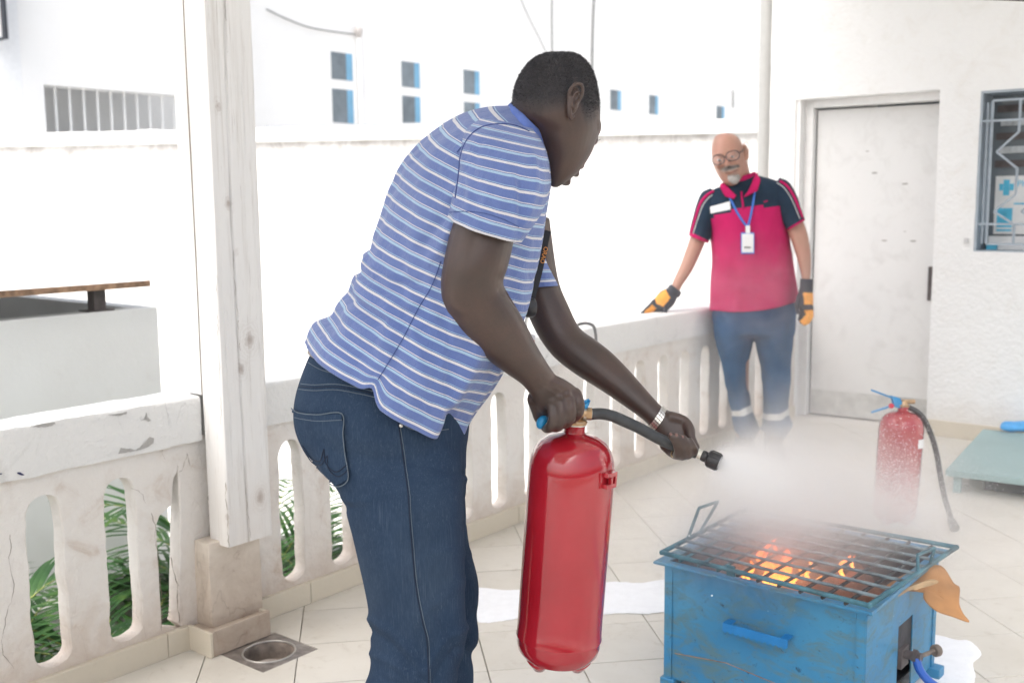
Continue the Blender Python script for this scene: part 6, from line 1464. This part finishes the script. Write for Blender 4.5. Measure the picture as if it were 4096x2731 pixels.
# polo shirt: crimson body with navy yoke
M['crimson'] = simple('crimson_pique', (.46, .014, .105), .85, var=.12, scale=8, bump=.25, spec=.15); M['navy'] = simple('navy_pique', (.020, .036, .060), .85, var=.2, scale=8, bump=.2, spec=.15); M['white_tr'] = simple('white_piping', (.70, .68, .68), .8)
st2 = [(1668, 424, 1738, 402, 5.165, .085), (1650, 430, 1752, 406, 5.17, .10), (1630, 440, 1775, 412, 5.18, .125), (1616, 458, 1800, 425, 5.185, .135), (1616, 490, 1808, 462, 5.185, .14), (1628, 525, 1810, 505, 5.185, .142), (1632, 560, 1814, 548, 5.19, .145), (1634, 600, 1820, 590, 5.19, .15), (1633, 640, 1827, 632, 5.20, .15), (1631, 680, 1833, 672, 5.205, .148), (1630, 714, 1834, 694, 5.21, .146)]
def fn2(rings):
    for i, r in enumerate(rings):
        t = i / (len(rings) - 1); c = sum(r, Vector()) / len(r)
        for k_ in range(len(r)):
            th = 360 * k_ / len(r); o = (r[k_] - c).normalized(); r[k_] = r[k_] + o * (.006 * mnoise.noise(Vector((th / 30 + t * 3, t * 5, 31))) + .005 * mnoise.noise(Vector((th / 12 - t * 4, t * 4, 3)))) * (.3 + t)
            if t > .93 and 30 < th < 150: r[k_] = r[k_] - UP * .022 * (t - .93) / .07 * math.sin(math.radians((th - 30) * 1.5))
    return rings
me, _, _ = cloth_loft('polo_shirt', st2, 72, 5, None, None, 0, fn2)
sh2 = link('polo_shirt', me, [M['crimson'], M['navy']], m2, True)
for p in me.polygons:
    cx, cy, d = pix(p.center)
    th = cy - (502 - (cx - 1626) * .33 if cx < 1705 else 476 - (cx - 1705) * .05)
    if th < 0: p.material_index = 1
thicken(sh2, .003)
def sleeve2(st, nm, hems):
    me, _, _ = cloth_loft('sleeve', st, 40, 5, None, None, 0); o = link('sleeve', me, [M['navy'], M['crimson']], m2, True)
    n = max(p.vertices[0] for p in me.polygons) // 40
    for p in me.polygons:
        if min(p.vertices) // 40 >= n - 2: p.material_index = 1
    thicken(o, .003); return o
sa2 = sleeve2([(1632, 432, 1668, 462, 5.18, .08), (1612, 442, 1656, 482, 5.18, .078), (1600, 468, 1646, 505, 5.175, .074), (1591, 500, 1638, 530, 5.17, .070), (1585, 524, 1632, 548, 5.165, .068), (1582, 541, 1626, 559, 5.16, .066)], 'l', None)
sb2 = sleeve2([(1735, 412, 1775, 440, 5.18, .08) if False else (1762, 460, 1790, 408, 5.18, .08), (1775, 480, 1812, 418, 5.175, .078), (1785, 500, 1830, 448, 5.165, .075), (1795, 515, 1840, 478, 5.155, .072), (1804, 524, 1846, 496, 5.145, .069), (1808, 530, 1849, 506, 5.14, .067)], 'r', None)
dg = bpy.context.evaluated_depsgraph_get(); dg.update(); bs2 = BVHTree.FromObject(sh2, dg); bsa = BVHTree.FromObject(sa2, dg); bsb = BVHTree.FromObject(sb2, dg)
for bv_, ptsx, mt, r_ in ((bsa, [(1650, 436), (1628, 446), (1610, 466), (1598, 500), (1588, 535)], 'crimson', .008), (bsa, [(1653, 441), (1632, 451), (1615, 471), (1603, 503), (1592, 537)], 'white_tr', .0018), (bsb, [(1780, 412), (1803, 424), (1820, 446), (1833, 475), (1843, 500)], 'crimson', .008), (bsb, [(1778, 417), (1799, 430), (1815, 452), (1828, 480), (1837, 503)], 'white_tr', .0018)):
    line_part('sleeve_stripe', bv_, ptsx, r_, M[mt], sh2, .0, 6)
line_part('placket', bs2, [(1703, 440), (1704, 455), (1706, 468), (1707, 480)], .006, M['crimson'], sh2, 0)
v, f = drape_patch(bs2, [(1631, 475), (1677, 462), (1679, 482), (1633, 491)], .004, 1.0); o = pmesh('name_tag', v, f, M['paper'], m2, True)
v, f = drape_patch(bs2, [(1752, 462), (1764, 459), (1764, 464), (1753, 467)], .003, 1.5); pmesh('chest_emblem', v, f, M['crimson'], m2, True) if f else None
# collar
for pl_ in ([(1654, 431), (1662, 423), (1676, 434), (1692, 450), (1686, 460), (1666, 453)], [(1736, 399), (1745, 418), (1738, 440), (1716, 452), (1704, 457), (1716, 440), (1726, 420)]):
    v, f = drape_patch(bs2, pl_, .009, 1.5)
    if f: o = pmesh('collar_flap', v, f, M['crimson'], m2, True); mm = o.modifiers.new('s', 'SOLIDIFY'); mm.thickness = .006
me, _, _ = cloth_loft('collar', [(1662, 434, 1742, 412, 5.165, .10), (1664, 424, 1738, 400, 5.165, .088), (1668, 418, 1734, 394, 5.16, .078)], 40, 3, None, None, 0); o = link('collar', me, M['crimson'], m2, True); thicken(o, .004)
# lanyard and badge
M['lan'] = simple('blue_lanyard', (.045, .16, .55), .7); lp = line_part('lanyard', bs2, [(1668, 436), (1680, 462), (1694, 490), (1708, 512), (1716, 520)], .0058, M['lan'], m2, .004, 6); line_part('lanyard', bs2, [(1738, 404), (1733, 440), (1727, 480), (1720, 512), (1717, 522)], .0058, M['lan'], m2, .004, 6)
bdp = (A(1717, 560, 1).copy()); hb = bs2.ray_cast(CPOS, (A(1717, 560, 1) - CPOS).normalized()); db = (hb[0] - CPOS).dot(FW) - .012
def fbox(name, x0, y0, x1, y1, d, t, mat, parent, sk_=0): a = A(x0, y0, d); return box(name, a, A(x1, y0 + sk_, d) - a, A(x0 + sk_, y1, d) - a, FW * t, mat, parent, .0015)
bg_ = fbox('badge', 1702, 534, 1733, 583, db, .006, M['lan'], m2); fbox('badge_card', 1704, 537, 1731, 580, db - .0015, .002, M['paper'], bg_); fbox('badge_clip', 1713, 518, 1723, 536, db - .002, .006, M['paper'], bg_); fbox('badge_print', 1709, 567, 1725, 569.5, db - .0028, .001, M['black'], bg_)
# trousers
M['trou'] = simple('navy_work_trousers', (.022, .080, .17), .85, var=.25, scale=7, bump=.3, spec=.15)
T = Geo()
T.add(loft([(1636, 690, 1830, 680, 5.215, .135), (1634, 715, 1831, 705, 5.22, .14), (1637, 745, 1829, 738, 5.23, .138), (1642, 775, 1826, 770, 5.24, .125)], 32, 3)[:2])
T.add(loft([(1636, 735, 1735, 740, 5.235, .115), (1643, 780, 1727, 785, 5.25, .115), (1654, 830, 1720, 828, 5.265, .105), (1664, 875, 1717, 872, 5.28, .095), (1673, 915, 1722, 908, 5.30, .088), (1681, 945, 1727, 935, 5.31, .085), (1682, 970, 1733, 960, 5.32, .088), (1686, 990, 1742, 985, 5.33, .095), (1697, 1003, 1736, 1002, 5.335, .08), (1701, 1018, 1731, 1016, 5.34, .065)], 28, 3)[:2])
T.add(loft([(1731, 740, 1829, 732, 5.235, .115), (1737, 785, 1823, 775, 5.25, .115), (1744, 830, 1821, 820, 5.265, .105), (1750, 875, 1816, 868, 5.28, .095), (1752, 915, 1812, 905, 5.30, .088), (1753, 945, 1810, 935, 5.31, .085), (1751, 970, 1812, 960, 5.32, .088), (1750, 988, 1820, 975, 5.33, .10), (1760, 1003, 1806, 1000, 5.335, .08), (1766, 1018, 1798, 1016, 5.34, .065)], 28, 3)[:2])
tm = remesh(T, .010, 4, 'trousers'); co, nn = me_np(tm); co += nn * (.010 * np_noise(co, (9, 9, 6), 13) + .006 * np_noise(co, (20, 20, 14), 18))[:, None]; set_co(tm, co)
to = link('trousers', tm, M['trou'], m2); dg.update(); dg = bpy.context.evaluated_depsgraph_get(); bt = BVHTree.FromObject(to, dg)
M['refl'] = simple('reflective_tape', (.62, .63, .62), .35, .3, .1)
for pl_ in ([(1675, 941), (1700, 940), (1732, 922), (1736, 944), (1705, 958), (1680, 956)], [(1746, 942), (1765, 950), (1790, 948), (1816, 932), (1816, 950), (1795, 966), (1768, 968), (1748, 960)]):
    v, f = drape_patch(bt, pl_, .004, 2.5); pmesh('reflective_band', v, f, M['refl'], to, True)
for cx in (1716, 1782):
    b_ = G(cx, 1044); g_ = Geo(); sd = RT * 1.0; sd.z = 0; sd.normalize(); fd_ = Vector((sd.y, -sd.x, 0)); rings = []
    for t, hw, h in ((0, .035, .10), (.1, .045, .13), (.35, .045, .13), (.5, .045, .085), (.75, .05, .06), (.93, .042, .05), (1, .02, .03)):
        c = b_ - fd_ * .13 + fd_ * .27 * t; rings.append([c + sd * hw * math.cos(a * math.pi / 10) + Vector((0, 0, max(0.0, math.sin(a * math.pi / 10)) * h)) for a in range(20)])
    g_.add(([p for r in rings for p in r], [(i * 20 + k_, (i + 1) * 20 + k_, (i + 1) * 20 + (k_ + 1) % 20, i * 20 + (k_ + 1) % 20) for i in range(6) for k_ in range(20)] + [tuple(range(20)), tuple(120 + k_ for k_ in range(20))[::-1]])); g_.build('boot', M['black'], m2, True)
# gloves
M['gl_o'] = simple('orange_glove_panel', (.78, .33, .05), .7, var=.15, scale=30); M['gl_b'] = simple('dark_glove_knit', (.022, .028, .040), .8, var=.3, scale=40)
def glove(name, palm, fingers, panels, cuff):
    g_ = Geo(); g_.add(loft(palm, 18, 3)[:2])
    for pts, r0, r1 in fingers: finger(g_, pts, r0, r1, 8)
    g_.add(loft(cuff, 18, 2)[:2]); me = remesh(g_, .0042, 2, name); co, nn = me_np(me); x, y, d = np_pix(co)
    o = link(name, me, [M['gl_b'], M['gl_o']], m2)
    for p in me.polygons:
        cx, cy, d = pix(p.center)
        for poly in panels:
            c = False
            for i in range(len(poly)):
                (ax, ay), (bx, by) = poly[i], poly[i - 1]
                if (ay > cy) != (by > cy) and cx < (bx - ax) * (cy - ay) / (by - ay) + ax: c = not c
            if c and p.normal.dot(FW) < .35: p.material_index = 1
    return o
glove('glove', [(1534, 662, 1556, 682, 5.11, .030), (1518, 668, 1548, 700, 5.10, .030), (1504, 684, 1532, 714, 5.09, .026), (1494, 697, 1514, 716, 5.085, .020)],
      [([(1502, 694, 5.08), (1488, 708, 5.075), (1474, 720, 5.07)], .014, .009), ([(1506, 700, 5.09), (1494, 712, 5.085), (1482, 721, 5.085)], .014, .009), ([(1512, 702, 5.10), (1500, 714, 5.10), (1490, 721, 5.10)], .014, .009), ([(1520, 704, 5.10), (1508, 716, 5.11), (1500, 722, 5.12)], .013, .009), ([(1535, 690, 5.09), (1528, 712, 5.075), (1522, 733, 5.06)], .016, .010)],
      [[(1504, 682), (1528, 664), (1540, 684), (1524, 704), (1508, 698)], [(1480, 716), (1498, 700), (1508, 708), (1496, 722), (1480, 722)]], [(1540, 652, 1566, 672, 5.12, .034), (1532, 662, 1560, 684, 5.11, .034)])
glove('glove', [(1836, 662, 1867, 664, 5.08, .032), (1832, 680, 1868, 680, 5.075, .032), (1832, 698, 1868, 698, 5.075, .030), (1836, 712, 1867, 712, 5.075, .026)],
      [([(1862, 708, 5.07), (1863, 726, 5.065), (1856, 740, 5.065)], .014, .010), ([(1855, 710, 5.07), (1856, 730, 5.06), (1848, 744, 5.065)], .014, .010), ([(1848, 710, 5.075), (1847, 728, 5.07), (1840, 740, 5.075)], .013, .009), ([(1841, 708, 5.08), (1840, 722, 5.08), (1836, 734, 5.085)], .012, .008), ([(1836, 680, 5.06), (1830, 700, 5.05), (1832, 718, 5.05)], .014, .009)],
      [[(1845, 672), (1870, 672), (1870, 700), (1847, 700)], [(1846, 712), (1870, 712), (1868, 740), (1846, 748), (1836, 738), (1852, 722)]], [(1838, 640, 1867, 641, 5.08, .034), (1837, 664, 1868, 664, 5.08, .034)])
# ================================================================== POWDER JET, CLOUD AND SMOKE
def blob_density(t, vec, blobs):
    tot = None
    for (c, r, k_, noise_amt) in blobs:
        mp = t.n.new('ShaderNodeVectorMath'); mp.operation = 'SUBTRACT'; t.l.new(vec, mp.inputs[0]); mp.inputs[1].default_value = tuple(c)
        dv_ = t.n.new('ShaderNodeVectorMath'); dv_.operation = 'DIVIDE'; t.l.new(mp.outputs[0], dv_.inputs[0]); dv_.inputs[1].default_value = r
        ln = t.n.new('ShaderNodeVectorMath'); ln.operation = 'DOT_PRODUCT'; t.l.new(dv_.outputs[0], ln.inputs[0]); t.l.new(dv_.outputs[0], ln.inputs[1])
        e = t.math('MULTIPLY', t.math('EXPONENT', t.math('MULTIPLY', ln.outputs['Value'], -1.0)), k_)
        tot = e if tot is None else t.math('ADD', tot, e)
    return tot
tip = na + nd * .046
def volume_mat(name, build, color=(1, 1, 1), aniso=.72):
    m_ = bpy.data.materials.new(name); m_.use_nodes = True; t = NT.__new__(NT); t.m = m_; t.t = m_.node_tree; t.n = t.t.nodes; t.l = t.t.links
    t.n.remove(t.n['Principled BSDF']); t.out = t.n['Material Output']
    pv = t.n.new('ShaderNodeVolumePrincipled'); pv.inputs['Color'].default_value = (*color, 1); pv.inputs['Anisotropy'].default_value = aniso
    d = build(t); t.l.new(d, pv.inputs['Density']); t.l.new(pv.outputs[0], t.out.inputs['Volume']); return m_
# main cloud: low and wide behind and over the box
CB = [(A(1805, 1148, 3.00), (.40, .30, .095), 7.5, 1), (A(1985, 1212, 3.0), (.36, .24, .075), 4.5, 1), (A(1800, 1120, 2.75), (.20, .20, .09), 5.0, 1), (A(2120, 1230, 3.1), (.25, .2, .07), 2.2, 1),
      (A(1745, 1110, 3.9), (.50, .45, .07), .6, 1), (A(1850, 1190, 2.78), (.26, .18, .07), 5.0, 1), (A(2040, 1190, 3.4), (.30, .28, .07), 2.0, 1), (A(1760, 900, 4.4), (.35, .35, .40), .6, 1), (A(1730, 690, 4.5), (.34, .3, .18), 1.1, 1), (A(1930, 1050, 4.2), (.8, .4, .22), .55, 1), (A(1640, 1290, 2.62), (.14, .12, .06), 2.0, 1), (A(1440, 860, 2.5), (.18, .15, .12), .5, 1)]
def cloud(t):
    v = t.coord('World'); n = t.noise(v, 5.5, 6, .62, .8); n2 = t.noise(v, 17, 4, .6)
    tot = t.math('MULTIPLY', blob_density(t, v, CB), .34); return t.math('MULTIPLY', tot, t.math('MULTIPLY', t.ramp(n, [(.36, .08), (.70, 2.2)]), t.ramp(n2, [(.2, .6), (.8, 1.4)])))
vm = volume_mat('powder_cloud', cloud)
lo_, hi_ = Vector((.02, 2.30, .02)), Vector((2.4, 5.05, 1.55))
o = box('powder_cloud', lo_, (hi_.x - lo_.x, 0, 0), (0, hi_.y - lo_.y, 0), (0, 0, hi_.z - lo_.z), vm); tag(o, 'drifting white cloud of extinguishing powder and smoke over the fire box', 'smoke', kind='stuff')
# jet: a cone from the nozzle mouth towards the back of the box
jend = A(1905, 1150, 2.62); jd = (jend - tip).normalized(); jl = (jend - tip).length
def jet(t):
    v = t.coord('World'); s_ = t.n.new('ShaderNodeVectorMath'); s_.operation = 'SUBTRACT'; t.l.new(v, s_.inputs[0]); s_.inputs[1].default_value = tuple(tip)
    d_ = t.n.new('ShaderNodeVectorMath'); d_.operation = 'DOT_PRODUCT'; t.l.new(s_.outputs[0], d_.inputs[0]); d_.inputs[1].default_value = tuple(jd); h = d_.outputs['Value']
    l_ = t.n.new('ShaderNodeVectorMath'); l_.operation = 'LENGTH'; t.l.new(s_.outputs[0], l_.inputs[0]); L2 = t.math('POWER', l_.outputs['Value'], 2.0)
    rad2 = t.math('SUBTRACT', L2, t.math('POWER', h, 2.0)); R_ = t.math('MULTIPLY_ADD', h, .38, .013); q = t.math('DIVIDE', rad2, t.math('POWER', R_, 2.0))
    e = t.math('EXPONENT', t.math('MULTIPLY', q, -1.9)); n = t.noise(t.coord('World'), 14, 5, .65, .5)
    fall = t.math('DIVIDE', 1.0, t.math('POWER', t.math('MULTIPLY_ADD', h, 9.0, .28), 1.6))
    return t.math('MULTIPLY', t.math('MULTIPLY', t.math('MULTIPLY', e, fall), 45.0), t.ramp(n, [(.3, .4), (.7, 1.5)]))
jm_ = volume_mat('powder_jet', jet)
jm_.cycles.volume_step_rate = .22
gg = Geo(); gg.tube([tip - jd * .004 + jd * jl * q / 8 * 1.15 for q in range(9)], [.018 + .80 * jl * 1.15 * q / 8 for q in range(9)], 24); o = gg.build('powder_jet', jm_); tag(o, 'dense white powder jet fanning out of the black nozzle', 'powder', kind='stuff')
# thin smoke over the coals and the grate
def smoke(t):
    v = t.coord('World'); n = t.noise(t.coord('World', (1, 1, .5)), 11, 6, .65, 1.5)
    tot = blob_density(t, v, [(Q(.12, .18, .34), (.13, .14, .10), 5.0, 1), (Q(.30, .12, .36), (.22, .14, .06), 3.0, 1), (Q(.26, .36, .38), (.26, .22, .06), 4.0, 1)]); return t.math('MULTIPLY', tot, t.ramp(n, [(.42, .0), (.72, 2.2)]))
sm = volume_mat('grey_smoke', smoke, (.86, .87, .92))
o = box('smoke', Q(-.12, -.16, .22), FX * .80, FY * .44, (0, 0, .40), sm); tag(o, 'thin grey smoke curling up from the grate of the fire box', 'smoke', kind='stuff')
# powder grains flying in front of the second extinguisher and falling round it
rr = random.Random(21); gv_, gf_ = [], []
def grain(c, r):
    o_ = len(gv_); a = Vector((rr.uniform(-1, 1), rr.uniform(-1, 1), rr.uniform(-1, 1))).normalized(); b = a.orthogonal().normalized(); c2 = a.cross(b)
    gv_.extend([c + a * r, c - a * r, c + b * r, c - b * r, c + c2 * r, c - c2 * r]); gf_.extend([tuple(o_ + i for i in f) for f in ((0, 2, 4), (2, 1, 4), (1, 3, 4), (3, 0, 4), (2, 0, 5), (1, 2, 5), (3, 1, 5), (0, 3, 5))])
for _ in range(7500):
    px = rr.gauss(2055, 62); py = 1215 - abs(rr.gauss(0, 105)); d = rr.uniform(3.1, 3.95)
    if py > 930: grain(A(px, py, d), rr.uniform(.0005, .0017))
for _ in range(900):
    px = rr.gauss(2190, 60); py = rr.gauss(1120, 40); grain(A(px, py, rr.uniform(3.2, 4.0)), rr.uniform(.0006, .0014))
for _ in range(1600):
    px = rr.gauss(1900, 150); py = rr.gauss(1225, 28); d = rr.uniform(2.45, 3.0); grain(A(px, py, d), rr.uniform(.0004, .0011))
ja = jd.orthogonal().normalized(); jb = jd.cross(ja)
for _ in range(9000):
    h = .004 + .75 * rr.random() ** 1.7; a = rr.uniform(0, 6.283); r_ = (.010 + .30 * h) * abs(rr.gauss(0, .55)); p = tip + jd * h + ja * (r_ * math.cos(a)) + jb * (r_ * math.sin(a)) - Vector((0, 0, .12 * h * h))
    grain(p, rr.uniform(.0003, .0011))
for px, py in ((1635, 1367), (1620, 1645), (1618, 1195), (1583, 1230)): grain(A(px, py, 2.3), .0028)
gm = bpy.data.meshes.new('powder_grains'); gm.from_pydata([tuple(v) for v in gv_], [], gf_); o = link('powder_grains', gm, M['powder']); tag(o, 'flying white powder grains around the second extinguisher', 'powder', kind='stuff')
